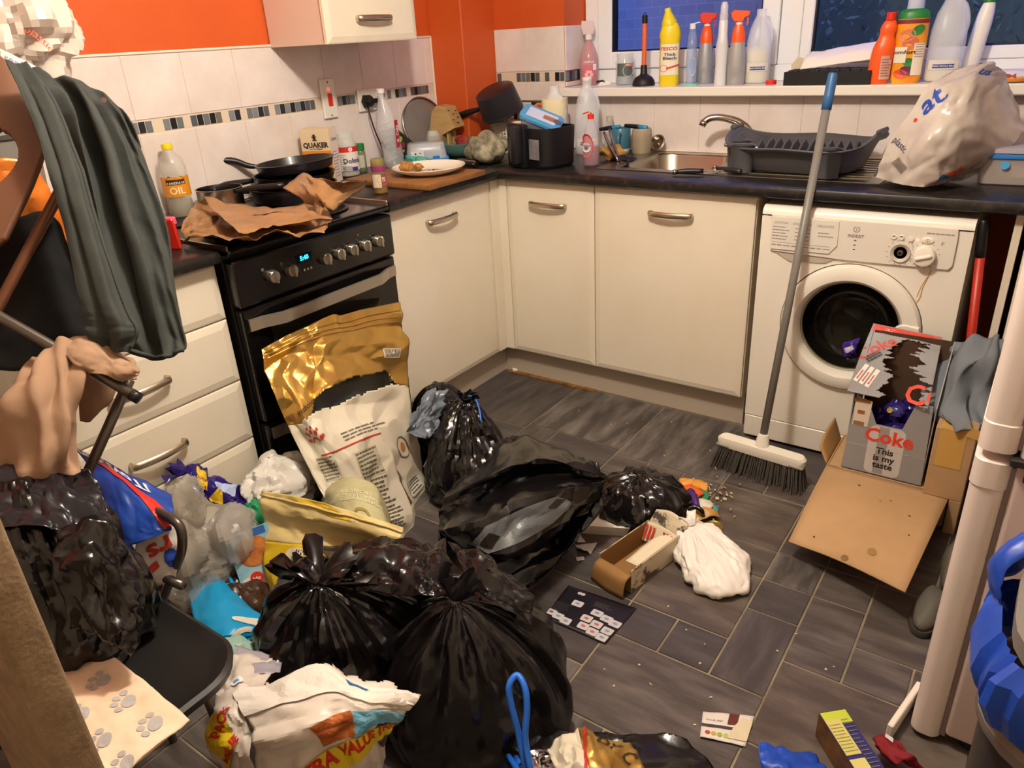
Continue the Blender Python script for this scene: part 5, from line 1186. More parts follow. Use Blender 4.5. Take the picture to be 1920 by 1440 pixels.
# tap
m_chr = mat('tap_chrome', '#b9b3a8', .16, 1.0)
t = thing('mixer_tap', 'chrome mixer tap at the back of the sink', 'tap', (.85, .50, .913))
part('base', lathe([(.026, 0), (.026, .006), (.022, .012), (.021, .05), (.024, .058), (.022, .072), (.012, .078)], 26), m_chr, t, .7)
part('spout', tube([(0, 0, .05), (-.012, -.006, .095), (-.05, -.022, .128), (-.105, -.045, .146), (-.145, -.06, .145), (-.165, -.07, .132)], [.017, .017, .015, .013, .013, .0135], 14, 24), m_chr, t, 'all')
part('nozzle', tube([(-.163, -.069, .136), (-.172, -.073, .118)], [.0145, .0135], 14), m_chr, t, 'all')
part('lever', tube([(.0, -.02, .03), (-.05, -.04, .045), (-.085, -.055, .048)], [.012, .010, .006], 10, 10), m_chr, t, 'all')
# washing brush
t = thing('washing_brush', 'green and white washing up brush under the tap', 'brush', M=frame((.862, .37, .975), ex=(.25, -.75, -.55), ez=(.3, .3, .8)))
part('handle', tf(box(.16, .022, .010, .004), (0, 0, 0)), mat('lime_plastic', '#7fb36a', .4), t, .5)
part('head', tf(box(.05, .03, .018, .006), (.095, 0, -.004)), m_wpl, t, .5)
# dish drainer
m_dr = mat('grey_plastic', '#4b4b4f', .42)
t = thing('dish_drainer', 'dark grey plastic dish drainer on the sink', 'dish rack', (1.10, .30, .9165), -.10)
n_ = 44; a_ = np.linspace(0, 2 * PI, n_, endpoint=False); kx = (np.abs(np.cos(a_)) ** 3.2 + np.abs(np.sin(a_)) ** 3.2) ** (-1 / 3.2)
wv = .020 * np.cos(2 * a_) + .010 * np.cos(4 * a_)
rows = [(.175, .135, .0, 0), (.195, .15, .008, 0), (.215, .17, .06, .3), (.232, .185, .092, 1), (.25, .2, .1, 1), (.252, .203, .096, 1), (.246, .198, .088, 1), (.222, .176, .08, 1), (.205, .16, .05, .3), (.185, .14, .014, 0)]
V = np.vstack([np.c_[np.cos(a_) * kx * rx, np.sin(a_) * kx * ry, z + w * wv] for rx, ry, z, w in rows])
F = [(i * n_ + j, i * n_ + (j + 1) % n_, (i + 1) * n_ + (j + 1) % n_, (i + 1) * n_ + j) for i in range(len(rows) - 1) for j in range(n_)]
F += [tuple(range(n_ - 1, -1, -1)), tuple((len(rows) - 1) * n_ + j for j in range(n_))]
part('tray', (V, F), m_dr, t, .9)
for k in range(11):
    x = -.15 + k * .03
    part('plate_slat', tf(prism([(-.05, 0), (.05, 0), (.05, .05), (.03, .075), (.01, .045), (-.01, .045), (-.03, .075), (-.05, .05)], .008, .001), (x, .03, .012), (PI / 2, 0, PI / 2 - .25)), m_dr, t)
for x, y in ((-.15, -.155), (.14, -.155), (-.21, -.06)):
    part('cutlery_cup', tf(lathe([(.036, .03, .0), (.042, .034, .085), (.046, .038, .09), (.038, .03, .088), (.034, .026, .01)], 24), (x, y, 0)), m_dr, t, .7)
part('handle', tf(box(.016, .09, .02, .006), (.248, 0, .128), (0, .3, 0)), m_dr, t, .5)
part('handle', tf(box(.016, .09, .02, .006), (-.248, 0, .128), (0, -.3, 0)), m_dr, t, .5)
solo('jar_lid', tf(lathe([(.04, 0), (.042, .004), (.04, .008), (.001, .01)], 20), (1.01, .30, .94), (.5, .2, 0)), mat('pale_lid', '#9aa3b0', .3), 'small pale lid lying in the dish drainer', 'lid', smooth=.6)
# food tub at the right end
t = thing('food_tub', 'large clear food tub with a blue band at the right end of the worktop', 'container', (1.74, .255, WZ), .05)
tub(t, .22, .16, .105, mat('tub_cloudy', '#cfc2bc', .25, alpha=.55), mat('tub_lid', '#c4bcc4', .3, alpha=.75))
part('band', rr_loft([(.229, .169, .026, .078, 0, 0), (.231, .171, .027, .084, 0, 0), (.229, .169, .026, .09, 0, 0)]), mat('blue_clip', '#2c78c4'), t, .7)
part('mark', onM(disc(.012, 14), frame((-.04, -.082, .06), (1, 0, 0), (0, 0, 1)), .002), ink('#4f9fd6'), t)
part('contents', tf(blob(.075, 41, (1.1, .75, .5), .25), (0, 0, .042)), mat('pale_food', '#b9a294', .8, color2='#9c8478', nscale=30), t, True)
# big carrier bag on the worktop
m_bagw = mat('carrier_white', '#cfc6bd', .28, alpha=.88, color2='#b3a398', nscale=6)
Sf = Surf([[(1.5791,0.2,1.239), (1.6176,0.24,1.2385), (1.6564,0.3,1.1908), (1.7047,0.36,1.0887)],
           [(1.4993,0.13,1.2056), (1.5585,0.09,1.2008), (1.6262,0.13,1.1621), (1.7255,0.26,1.0554)],
           [(1.45,0.1,1.1289), (1.527,0.03,1.1224), (1.6107,0.05,1.0789), (1.6954,0.22,1.0)],
           [(1.4018,0.08,1.0252), (1.4879,0.0,1.0171), (1.5689,0.03,0.9937), (1.6469,0.19,0.9491)],
           [(1.3777,0.08,0.9348), (1.4571,0.015,0.9286), (1.5408,0.02,0.9266), (1.5868,0.17,0.9086)]], 44, 44, .022, .075, 17)
Sb = Surf([[(1.5781,0.21,1.2384), (1.6154,0.27,1.2368), (1.6546,0.33,1.1886), (1.704,0.375,1.0871)],
           [(1.4975,0.145,1.2045), (1.5376,0.28,1.194), (1.6104,0.34,1.1435), (1.7249,0.275,1.0535)],
           [(1.4478,0.115,1.1274), (1.4962,0.28,1.1031), (1.5858,0.33,1.0518), (1.6947,0.235,0.9978)],
           [(1.3994,0.095,1.0231), (1.4528,0.25,0.987), (1.5408,0.28,0.9697), (1.6459,0.205,0.9466)],
           [(1.376,0.09,0.933), (1.4259,0.2,0.9202), (1.5129,0.22,0.9214), (1.5859,0.18,0.9068)]], 30, 30, .02, .07, 18)
for S in (Sf, Sb): S.P[..., 2] = np.maximum(S.P[..., 2], WZ + .004)
b = thing('carrier_bag', 'big crumpled white carrier bag of shopping on the worktop by the right of the sink', 'bag', (1.5, .15, WZ))
part('front_sheet', Sf.g(), m_bagw, b, .6, world=True); part('back_sheet', Sb.g(), m_bagw, b, .6, world=True)
part('contents', tf(blob(.10, 44, (1.15, .7, .62), .2), (1.52, .14, .985)), mat('bag_contents', '#8d7a6e', .7, color2='#a8968a', nscale=10), b, True, world=True)
part('lettering', Sf.art(text('at.', .10, .02), .40, .17, .95), ink('#2848a8'), b, world=True)
part('lettering', Sf.art(text('us', .055, .02), .10, .42, .4), ink('#2848a8'), b, world=True)
part('lettering', Sf.art(text('plastic.', .026, .01), .72, .12, -.35), ink('#2b3550'), b, world=True)
part('print', Sf.art(disc(.006, 10), .56, .10), ink('#c8342a'), b, world=True)
part('print', Sf.art(tf(join(grid2(.07, .014, 6, 2), tf(grid2(.05, .014, 6, 2), (0, 0, 0), (0, 0, 1.2))), (0, 0, 0)), .80, .80, .5), ink('#d8562a'), b, world=True)
part('print', Sf.art(disc(.02, 14, ry=.011), .88, .70), ink('#2a78b8'), b, world=True)
part('barcode', Sf.art(join(*[grid2(.0022, .03, 1, 3, (q * .005, 0)) for q in range(-6, 7)]), .86, .22, -.5), ink('#5c544c'), b, world=True)

# ================================================================== broom, mop and boxes by the washing machine
t = thing('broom', 'broom with white head and grey handle leaning on the worktop edge', 'broom', (1.215, -.262, 0), -.09)
m_bh = mat('broom_white', '#e6e0d2', .4)
pr = rrect(.30, .046, .022, 5)
part('head', tf(prism(pr, .034, .008), (0, 0, .078)), m_bh, t, .6)
part('socket', tf(lathe([(.022, 0), (.020, .03), (.0155, .045), (.0135, .046)], 20), (0, .004, .106), (-.15, 0, 0)), m_bh, t, .6)
p0 = np.array([1.214, -.250, .135]); p1 = np.array((1.2272,0.035,1.1868))
ca_, sa_ = math.cos(-.09), math.sin(-.09)
def tob(p): d = p - np.array([1.215, -.262, 0]); return (d[0] * ca_ + d[1] * sa_, -d[0] * sa_ + d[1] * ca_, d[2])
part('handle', tube([tob(p0), tob(p1)], .0125, 16), mat('grey_pole', '#77736d', .4), t, 'all')
q = p1 + (p1 - p0) * .045
part('grip', tube([tob(p1 - (p1 - p0) * .05), tob(p1 + (p1 - p0) * .03), tob(q)], [.0145, .0145, .012], 16, 6), mat('blue_grip', '#2f5f92', .4), t, 'all')
rs = np.random.RandomState(1); g = []
for k in range(420):
    x = rs.uniform(-.142, .142); y = rs.uniform(-.019, .019); sp = 1.13
    g.append(tube([(x, y, .08), (x * (sp + .02 * rs.randn()), y * 2.2 - .012 + .004 * rs.randn(), .0 + .004 * rs.rand())], [.0022, .0014], 4))
o = part('bristles', join(*g), mat('grey_bristle', '#4a463f', .7), t); o['kind'] = 'stuff'
for x in (-.125, .125): part('corner_insert', tf(box(.05, .048, .012, .004), (x, 0, .082)), mat('insert_grey', '#7d7a70', .5), t)
t = thing('mop', 'red mop pole with black grip standing in the gap beside the washing machine', 'mop', (1.735, -.012, 0))
part('pole', tube([(.03, -.005, .02), (-.035, .004, .76)], .0125, 14), mat('red_pole', '#b02a1a', .4), t, 'all')
part('grip', tube([(-.0345, .004, .745), (-.0415, .005, .82), (-.044, .0055, .85)], [.0145, .014, .009], 14, 8), m_bpl, t, 'all')
# taped carton, coke case, flap
m_card = mat('cardboard', '#b39068', .75, color2='#a8855e', nscale=5); m_cardin = mat('card_inside', '#a87f4a', .8)
t = thing('open_carton', 'open brown carton on the floor by the washing machine, wide stained flap folded out', 'box', (1.58, -.2, 0))
part('side', join(bx(1.425, 1.765, -.275, -.271, .0, .112), bx(1.425, 1.429, -.271, -.05, 0, .112), bx(1.761, 1.765, -.271, -.05, 0, .112), bx(1.429, 1.761, -.054, -.05, 0, .112), bx(1.429, 1.761, -.271, -.054, 0, .004), bx(1.429, 1.761, -.271, -.054, .104, .108)), m_card, t, world=True)
S = Surf([[(1.426, -.272, .112), (1.60, -.275, .112), (1.768, -.276, .112)], [(1.43, -.45, .115), (1.59, -.46, .122), (1.755, -.50, .122)], [(1.424, -.655, .062), (1.57, -.70, .085), (1.735, -.775, .108)]], 14, 14, .002, .2, 2)
part('flap', S.g(), m_card, t, .6, 'large stained brown cardboard flap', world=True, solid=.004)
for u_, v_, r_, c_ in ((.85, .68, .012, '#8f6f42'), (.97, .52, .010, '#7d5c34'), (.97, .53, .004, '#1e1712'), (.25, .33, .004, '#4a3420'), (.9, .2, .003, '#3a2818'), (.4, .55, .004, '#8a6534'), (.35, .62, .003, '#6a4c2a'), (.45, .8, .004, '#6a4c2a'), (.62, .86, .003, '#5a4022')):
    part('stain', S.art(disc(r_, 14), u_, v_, off=.0012 + r_ * .02), ink(c_, .8), t, world=True)
S2 = Surf([[(1.426, -.09, .112), (1.426, -.18, .112), (1.426, -.271, .112)], [(1.40, -.10, .19), (1.395, -.185, .18), (1.395, -.25, .155)]], 8, 8)
part('flap', S2.g(), m_cardin, t, .6, world=True, solid=.004)
t = thing('drinks_case', 'torn grey and red cola can case full of wrappers in front of the washing machine', 'box', (1.58, -.2, .1125))
m_case = mat('case_grey', '#8d8b8c', .45, color2='#858384', nscale=6)
X0, X1, Y0, Y1, ZB0 = 1.465, 1.690, -.262, -.095, .1125
fr = [(0, 0), (.225, 0), (.215, .255), (.172, .255), (.148, .165), (.078, .165), (.05, .225), (.012, .25)]
Mc = frame((X0, Y0, ZB0), (1, 0, 0), ey=(0, .05, 1))
part('front_wall', tf(prism(fr, .003), M=Mc), m_case, t, world=True)
part('back_wall', bx(X0 + .01, X1 - .01, Y1 - .003, Y1, ZB0, ZB0 + .40), mat('case_inside_shade', '#4a3424', .85), t, world=True)  # dark brown: the shade inside the case is put into the colour
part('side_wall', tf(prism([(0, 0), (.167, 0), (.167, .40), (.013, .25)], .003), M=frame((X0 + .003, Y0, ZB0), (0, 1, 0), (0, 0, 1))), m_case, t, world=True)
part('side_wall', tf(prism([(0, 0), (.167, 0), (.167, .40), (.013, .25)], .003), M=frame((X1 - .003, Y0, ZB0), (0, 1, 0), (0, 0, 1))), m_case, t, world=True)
part('shade_filler', bx(X0 + .006, X1 - .006, Y0 + .01, Y1 - .006, ZB0, ZB0 + .10), mat('case_shade', '#2a2018', .9), t, world=True)  # dark block added to stand for the shade down in the case
tr = tear(4, .06)
top = Surf([[(1.464, -.078, .525), (1.56, -.078, .52), (1.655, -.078, .515)], [(1.455, -.15, .455), (1.56, -.15, .455), (1.66, -.15, .45)], [(1.452, -.275, .375), (1.56, -.27, .37), (1.668, -.265, .365)]], 96, 96, .004, .1, 5)
def keep(u_, v_):
    cx = .60 + .06 * math.sin(9 * u_) + tr(u_); hw = (.10 + .16 * min(1, u_ * 1.3)) + .5 * tr(1 - u_)
    return u_ < .16 + .3 * abs(tr(v_)) or abs(v_ - cx) > hw
part('torn_lid', top.g(keep), m_case, t, .6, 'torn grey lid flaps', world=True, solid=.002)
part('red_edge', top.art(grid2(.195, .03, 24, 3), .075, .5), ink('#cc3526'), t, world=True)
part('lettering', top.art(text('Coke', .055, .02), .40, .17, .8), ink('#c0392b'), t, world=True)
part('lettering', top.art(text('DIET', .014, .03), .07, .27), ink('#e8d8d0'), t, world=True)
part('print', top.art(join(*[grid2(.012, .055, 2, 6, (q * .017, 0)) for q in (-1, 0, 1)]), .78, .17, -.3), ink('#e6dcd4'), t, world=True)
part('lettering', top.art(join(*[tf(lines2(-.02, .02, -.003, .003, 1, .004, q), (q * .017, 0, 0), (0, 0, PI / 2)) for q in (-1, 0, 1)]), .78, .17, -.3, .002), ink('#c0392b'), t, world=True)
part('lettering', top.art(lines2(-.022, .022, -.012, .012, 3, .006, 9), .53, .17, .8), ink('#2c2a2c'), t, world=True)
part('lettering', top.art(text('Co', .075, .02), .88, .92, .2), ink('#d6452f'), t, world=True)
Mf = frame((X0, Y0 - .0032, ZB0), (1, 0, 0), ey=(0, .05, 1))
part('can_print', onM(tf(poly(rrect(.098, .16, .018)), (.113, .083, 0)), Mf, .0003), ink('#b9b5b2'), t, world=True)
part('can_print', onM(grid2(.028, .155, 1, 1, (.103, .083)), Mf, .0006), ink('#8e8a88'), t, world=True)
part('lettering', onM(tf(text('Coke', .060, .03), (.118, .128, 0)), Mf, .001), ink('#d23c28'), t, world=True)
part('lettering', onM(tf(text('This\nis my\ntaste', .028, .03), (.114, .058, 0)), Mf, .001), ink('#1c1a20'), t, world=True)
part('crease', onM(grid2(.222, .0012, 1, 1, (.112, .088)), Mf, .0012), ink('#b8b6b4'), t, world=True)
part('torn_label', onM(tf(poly([(.012, .15), (.055, .15), (.058, .235), (.03, .24), (.012, .235)]), (0, 0, 0)), Mf, .001), ink('#cfc0ae'), t, world=True)
for x, z, w in ((.03, .232, .045), (.032, .195, .02), (.03, .158, .03)): part('glue_patch', onM(grid2(w, .012, 3, 1, (x, z)), Mf, .0018), ink('#8d6236'), t, world=True)
m_choc = mat('purple_wrap', '#1f1656', .25, color2='#34267a', nscale=20, metal=.2)
for k, (p_, s_, sd, lab) in enumerate((((1.575, -.20, .305), (.03, .022, .035), 1, 'purple chocolate wrapper uppermost in the cola case, with a gold spot'), ((1.61, -.18, .295), (.024, .02, .04), 2, 'purple chocolate wrapper at the right in the cola case'), ((1.545, -.19, .27), (.03, .025, .03), 3, 'purple chocolate wrapper at the left in the cola case'), ((1.59, -.215, .255), (.035, .02, .02), 4, 'purple chocolate wrapper lowest at the front of the cola case'))):
    V, F = blob(1.0, sd, (1, 1, 1), .25, 22, 14, 3.0); V = V * np.array(s_); V = V + (crumple(V[:, 0], V[:, 1] + V[:, 2], .012, .03, sd))[:, None] * V / (np.linalg.norm(V, axis=1)[:, None] + 1e-6)
    w = solo('sweet_wrapper', tf((V, F), p_), m_choc, lab, 'wrapper', 'purple wrappers in the cola case', smooth=.4)
    if k == 0: part('gold_print', tf(disc(.008, 12), (1.568, -.228, .318), (1.3, 0, 0)), ink('#b8a24a'), w, world=True)
solo('crumpled_foil', tf((lambda g_: (g_[0] * (1 + .2 * facet(g_[0][:, 0] * 40, g_[0][:, 1] * 40 + g_[0][:, 2] * 30, 1.0, 3))[:, None], g_[1]))(blob(.028, 8, (1.1, .8, .8), .3)), (1.565, -.22, .226)), mat('foil', '#b9b6b8', .2, 1.0), 'silver foil scrap under the purple wrappers in the cola case', 'foil', smooth=.4)
t = thing('taped_box', 'small brown box closed with tape, right of the cola case', 'box', (1.755, -.20, 0))
part('box_body', bx(1.700, 1.80, -.305, -.07, .1135, .335, .002), m_card, t, world=True)
part('support_box', bx(1.769, 1.80, -.305, -.07, 0, .1135, .002), m_card, t, world=True)
part('tape', onM(grid2(.066, .12, 1, 1), frame((1.745, -.3055, .275), (1, 0, 0), (0, 0, 1)), .0006), mat('brown_tape', '#c49a52', .3), t, world=True)
part('tape', tf(grid2(.066, .22, 1, 1), (1.745, -.19, .3358)), mat('brown_tape', '#c49a52', .3), t, world=True)
part('tape_corner', onM(poly([(-.03, 0), (.045, -.01), (.04, .02), (-.02, .03)]), frame((1.785, -.3055, .325), (1, 0, 0), (0, 0, 1)), .001), mat('brown_tape', '#c49a52', .3), t, world=True)
# grey fleece thrown over the box
m_fl = mat('grey_fleece', '#6f757c', .85, bump=.15, bscale=260)
S = Surf([[(1.6855,-0.05,0.4968), (1.743,-0.06,0.5244), (1.7892,-0.07,0.543), (1.8029,-0.08,0.5295)],
          [(1.6472,-0.08,0.414), (1.7157,-0.16,0.4767), (1.7745,-0.17,0.5169), (1.8153,-0.14,0.4894)],
          [(1.6477,-0.12,0.3419), (1.702,-0.22,0.4063), (1.7655,-0.16,0.4207), (1.8274,-0.17,0.4058)],
          [(1.6914,-0.22,0.3091), (1.7093,-0.27,0.3627), (1.7481,-0.2,0.3577), (1.8077,-0.24,0.3739)],
          [(1.7466,-0.29,0.3142), (1.7581,-0.31,0.3355), (1.7898,-0.3,0.3309), (1.8093,-0.29,0.3563)]], 48, 40, 0, .1, 1,
         fn=lambda u_, v_: .020 * np.sin(9 * v_ + 5 * u_ + 2) * (.3 + u_) + .010 * np.sin(17 * v_ - 6 * u_))
fl = solo('grey_fleece', S.g(), m_fl, 'grey fleece garment thrown over the brown box by the fridge', 'clothing', smooth=True, solid=.006)
part('hem', tube([S.at([.62], [v_], .004)[0] for v_ in np.linspace(.25, .95, 14)], .004, 6), m_fl, fl, 'all', world=True)
# shadowed boxes under the flap at the right
V, F = blob(.06, 61, (.45, 2.2, .9), .22, 28, 18); V[:, 2] = np.maximum(V[:, 2], -.043)
solo('grey_sack', tf((V, F), (1.82, -.52, .045)), mat('grey_sack', '#5b564b', .6, bump=.3), 'grey sack in the shade between the cardboard flap and the fridge', 'bag', smooth=True)
t = thing('shoe', 'dark grey shoe in the shade under the right edge of the cardboard flap', 'shoe', (1.79, -.70, 0), 1.5)
part('sole', tf(lathe([(.09, .034, 0), (.094, .038, .006), (.092, .036, .018)], 24, 2.4), (0, 0, 0)), ink('#3a362e'), t, .7)
V, F = blob(.06, 62, (1.45, .55, .6), .12, 24, 14); V[:, 2] = np.maximum(V[:, 2], -.012)
part('upper', tf((V, F), (0, 0, .028)), mat('shoe_grey', '#56524a', .7), t, True)

# ================================================================== litter on the floor
m_black = mat('bin_bag', '#0b0a0c', .20, color2='#120f10', nscale=3, spec=.6, bump=.25, bscale=26)
m_black2 = mat('bin_bag_thin', '#121013', .23, color2='#0c0b0d', nscale=3, spec=.6, bump=.3, bscale=32)
V, F = sack((.99, -.685, 0), .125, .10, .3, [(0, 0), (.6, 0), (1.0, .25), (1.0, .55), (.72, .86), (.3, .98), (.06, 1.0)], (.97, -.67, .145), 77, folds=10, fold=.1, amp=.045, cell=.055, nt=96, nz=56, lump=.15)
o = solo('black_bag', (V, F), m_black, 'small shiny black plastic bag in the litter heap in the middle of the floor', 'bag', smooth=.5)
part('handle_loop', tube([(1.0985,-0.6481,0.04), (1.1273,-0.6151,0.05), (1.1531,-0.6145,0.045), (1.1566,-0.6069,0.02)], .007, 8, 14), m_black, o, 'all', world=True)
# energy drink tray
t = thing('drinks_tray', 'torn white energy drink multipack carton lying open on the floor', 'box', (1.085, -.895, 0), -.22)
m_mon = mat('monster_print', '#cdbfa4', .5, color2='#4a4238', nscale=26, lo=.52, hi=.60); m_mcard = mat('tray_card', '#8a6436', .75)
w2, d2, h2 = .135, .20, .075
w2, d2 = .056, .108
part('base', bx(-w2, w2, -d2, d2, .001, .004), m_mcard, t)
part('long_side', bx(w2 - .002, w2, -d2, d2, .004, h2), m_mon, t); part('long_side', bx(-w2, -w2 + .002, -d2, d2, .004, h2), m_mon, t)
part('inner_side', bx(w2 - .004, w2 - .0022, -d2, d2, .004, h2), m_mcard, t); part('inner_side', bx(-w2 + .0022, -w2 + .004, -d2, d2, .004, h2), m_mcard, t)
S = Surf([[(-w2, d2, .004), (0, d2, .004), (w2, d2, .004)], [(-w2, d2 + .002, .06), (0, d2 + .002, .06), (w2, d2, .06)], [(-w2 + .005, d2 + .03, .10), (.0, d2 + .035, .112), (w2 + .005, d2 + .03, .10)]], 14, 16, .004, .05, 3)
part('end_flap', S.g(), m_mon, t, .5, solid=.002)
def claw(x): return join(*[tf(poly([(-.003, -.016), (.001, -.020), (.004, -.012), (.003, .018), (.007, .020), (-.005, .02), (-.002, .012)]), (x + q, 0, 0)) for q in (-.0115, 0, .0115)])
fl_ = Surf([[(-w2 + .006, d2 - .01, .078), (.0, d2 - .008, .082), (w2 - .006, d2 - .01, .078)], [(-w2 + .006, d2 - .025, .055), (0, d2 - .025, .056), (w2 - .006, d2 - .025, .052)], [(-w2 + .008, d2 - .04, .03), (.0, d2 - .04, .03), (w2 - .008, d2 - .04, .028)]], 14, 20)
part('end_panel', fl_.g(), mat('tray_pale', '#d8ccb0', .5), t, .5, solid=.002)
Pm = frame((0, d2 - .0285, .056), (1, 0, 0), ey=(0, .50, .85))
for x in (-.03, .03): part('claw_logo', onM(tf(claw(0), (x, 0, 0), (0, 0, 0), 1.1), Pm, .003), ink('#c0321f'), t)
part('near_flap', Surf([[(-w2, -d2, .06), (0, -d2, .062), (w2, -d2, .06)], [(-w2, -d2 - .025, .05), (0, -d2 - .028, .052), (w2, -d2 - .025, .05)], [(-w2 - .004, -d2 - .035, .004), (.0, -d2 - .04, .003), (w2, -d2 - .036, .004)]], 10, 12, .003, .05, 6).g(), m_mcard, t, .5, solid=.003)
part('near_end', bx(-w2, w2, -d2, -d2 + .002, .004, .06), m_mcard, t)
part('folded_flap', Surf([[(w2 - .002, -d2 + .03, h2), (w2 - .002, .06, h2), (w2, d2, h2)], [(w2 - .045, -d2 + .03, .07), (w2 - .05, .05, .072), (w2 - .03, d2 - .03, .078)]], 6, 10, .003, .05, 8).g(), mat('tray_pale', '#d8ccb0'), t, .5, solid=.002)
# white carrier bag
V, F = sack((1.255, -.80, 0), .115, .085, -.75, [(0, 0), (.75, 0), (1.08, .2), (1.0, .55), (.75, .8), (.42, .95), (.2, 1.0)], (1.1789,-0.7516,0.085), 35, folds=18, fold=.25, amp=.035, cell=.045, nt=120, nz=70, lump=.1)
o = solo('carrier_bag', (V, F), mat('bag_white', '#e8e2da', .42, bump=.3, bscale=40, sss=.1), 'small knotted white carrier bag on the floor beside the energy drink carton', 'bag', smooth=.6)
part('tied_end', tuft((1.1794,-0.7525,0.082), (-.45, .35, .35), .045, .04, 5), mat('bag_white'), o, .8, world=True)
# foam tray, card, scraps
t = thing('foam_tray', 'white foam food box under the black bag on the floor', 'box', (.89, -.745, 0), .42)
part('box_body', rr_loft([(.15, .17, .01, 0, 0, 0), (.17, .19, .012, .035, 0, 0), (.172, .192, .012, .038, 0, 0), (.15, .17, .01, .03, 0, 0)]), mat('foam_white', '#e6ddd0', .7), t)
solo('card_piece', tf(box(.10, .09, .002), (.82, -.70, .0015), (0, 0, .5)), m_card, 'flat tan piece of card half under the open black sack', 'card')
def scrap(name, pts, z, mt, lab, cat, lift=.0, seed=1, group=None, amp=.006):
    P = np.array([p[:2] for p in pts]); c = P.mean(0); n = 9
    G = np.zeros((n, n, 3)); 
    for i in range(n):
        for j in range(n):
            a_, b_ = i / (n - 1), j / (n - 1); q_ = P[0] * (1 - a_) * (1 - b_) + P[1] * (1 - a_) * b_ + P[2] * a_ * b_ + P[3] * a_ * (1 - b_)
            G[i, j] = (q_[0], q_[1], z + lift * a_ * (1 - b_))
    S = Surf(G[::4, ::4], 14, 14, amp, .03, seed); S.P[..., 2] = np.maximum(S.P[..., 2], z)
    return S, solo(name, S.g(), mt, lab, cat, group, smooth=.5, solid=.0006)
m_tis = mat('tissue', '#cfc8c0', .7)
scrap('paper_scrap', ((0.8173,-0.8934,0.0), (0.8593,-0.8528,0.0), (0.9009,-0.8831,0.0), (0.8447,-0.9227,0.0)), .002, m_tis, 'torn white tissue scrap on the floor beside the foam box', 'paper', .01, 3)
scrap('paper_scrap', ((0.8788,-0.9083,0.0), (0.931,-0.8651,0.0), (0.9418,-0.9232,0.0), (0.9061,-0.9331,0.0)), .002, m_tis, 'crumpled clear tissue scrap touching the energy drink carton', 'paper', .012, 4, amp=.015)
scrap('paper_scrap', ((0.9106,-0.9591,0.0), (0.9281,-0.9429,0.0), (0.938,-0.954,0.0), (0.9231,-0.9713,0.0)), .002, m_tis, 'tiny white paper square on the floor near the black leaflet', 'paper', 0, 5, amp=.001)
# rubbish heap behind the black bag
bits = [((1300, 912), .045, .03, '#d8973f', 'torn amber food wrapper at the back of the litter heap'), ((1292, 930), .05, .035, '#d85a22', 'orange card scrap in the litter heap'), ((1300, 938), .045, .012, '#4a2474', 'purple strip on the orange card in the litter heap'),
        ((1318, 950), .03, .03, '#d8cfc0', 'cream folded card scrap in the litter heap'), ((1322, 965), .04, .028, '#b98a4a', 'tan folded card scrap at the front of the litter heap'), ((1338, 958), .022, .014, '#2f8f9c', 'teal scrap at the edge of the litter heap')]
for k, (px_, w_, h_, c_, lab) in enumerate(bits):
    p_ = ((1.0618,-0.452,0.01), (1.0773,-0.5253,0.02), (1.1061,-0.5619,0.035), (1.1373,-0.5589,0.02), (1.1551,-0.5849,0.012), (1.1692,-0.5502,0.01))[k]
    S = Surf([[(-w_, -h_, 0), (0, -h_, .012), (w_, -h_, .004)], [(-w_, 0, .010), (0, 0, .022), (w_, 0, .012)], [(-w_, h_, .002), (0, h_, .014), (w_, h_, 0)]], 12, 12, .012, .03, 40 + k)
    V = tf(S.g(), p_, (0, 0, .4 + k * .9)); V[0][:, 2] = np.maximum(V[0][:, 2], .002)
    solo('food_wrapper', V, ink(c_, .45), lab, 'wrapper', 'scraps in the litter heap', smooth=.5, solid=.001)
p_ = (1.112,-0.505,0.02); solo('green_disc', tf(cyl(.022, .006, 20, bev=.001), p_, (.35, .2, 0)), mat('lid_green', '#1f7a4a', .4), 'round green lid in the litter heap', 'lid', smooth=.6)
p_ = (1.197,-0.6209,0.004); solo('tin_disc', tf(lathe([(.026, 0), (.028, .003), (.024, .004), (.020, .002), (.001, .003)], 24, ry=1.0), p_, (.12, 0, 0)), mat('brass_tin', '#8d7d42', .35, .8), 'round gold tin lid on the floor beside the white carrier bag', 'lid', smooth=.6)
rs = np.random.RandomState(12); g1 = []
for k in range(70):
    c_ = np.array((1.1169,-0.4745,0.004)) + np.array([rs.randn() * .05, rs.randn() * .07, rs.rand() * .006]); g1.append(tf(box(.004 + .012 * rs.rand(), .003 + .006 * rs.rand(), .002 + .003 * rs.rand()), c_, (rs.rand(), rs.rand(), rs.rand() * 3)))
solo('crumbs', join(*g1), mat('crumb', '#a08a62', .8, color2='#d8c8a4', nscale=60), 'scattered crumbs and food bits around the litter heap', 'crumbs', kind='stuff')
g1 = []
for px_, py_ in ((.60, -.2), (.83, -.52), (1.29, -1.07), (1.33, -1.25), (1.27, -1.22), (1.36, -1.12), (1.55, -.86), (1.6, -1.02), (1.62, -.99), (.45, -.15), (.52, -.06), (1.21, -1.0), (1.13, -.93), (1.24, -1.33), (1.42, -1.26), (1.7, -1.12), (.30, -.05), (1.4, -1.32), (1.2, -1.27), (.66, -.11), (1.5, -1.0), (1.38, -1.18), (.9, -.28), (1.0, -.18), (.8, -.1)):
    g1.append(tf(box(.002 + .005 * rs.rand(), .002 + .003 * rs.rand(), .002), (px_ + .02 * rs.randn(), py_ + .02 * rs.randn(), .002), (0, 0, rs.rand() * 3)))
solo('floor_crumbs', join(*g1), mat('crumb_pale', '#cdbb92', .8), 'pale crumbs scattered over the slate floor', 'crumbs', kind='stuff')
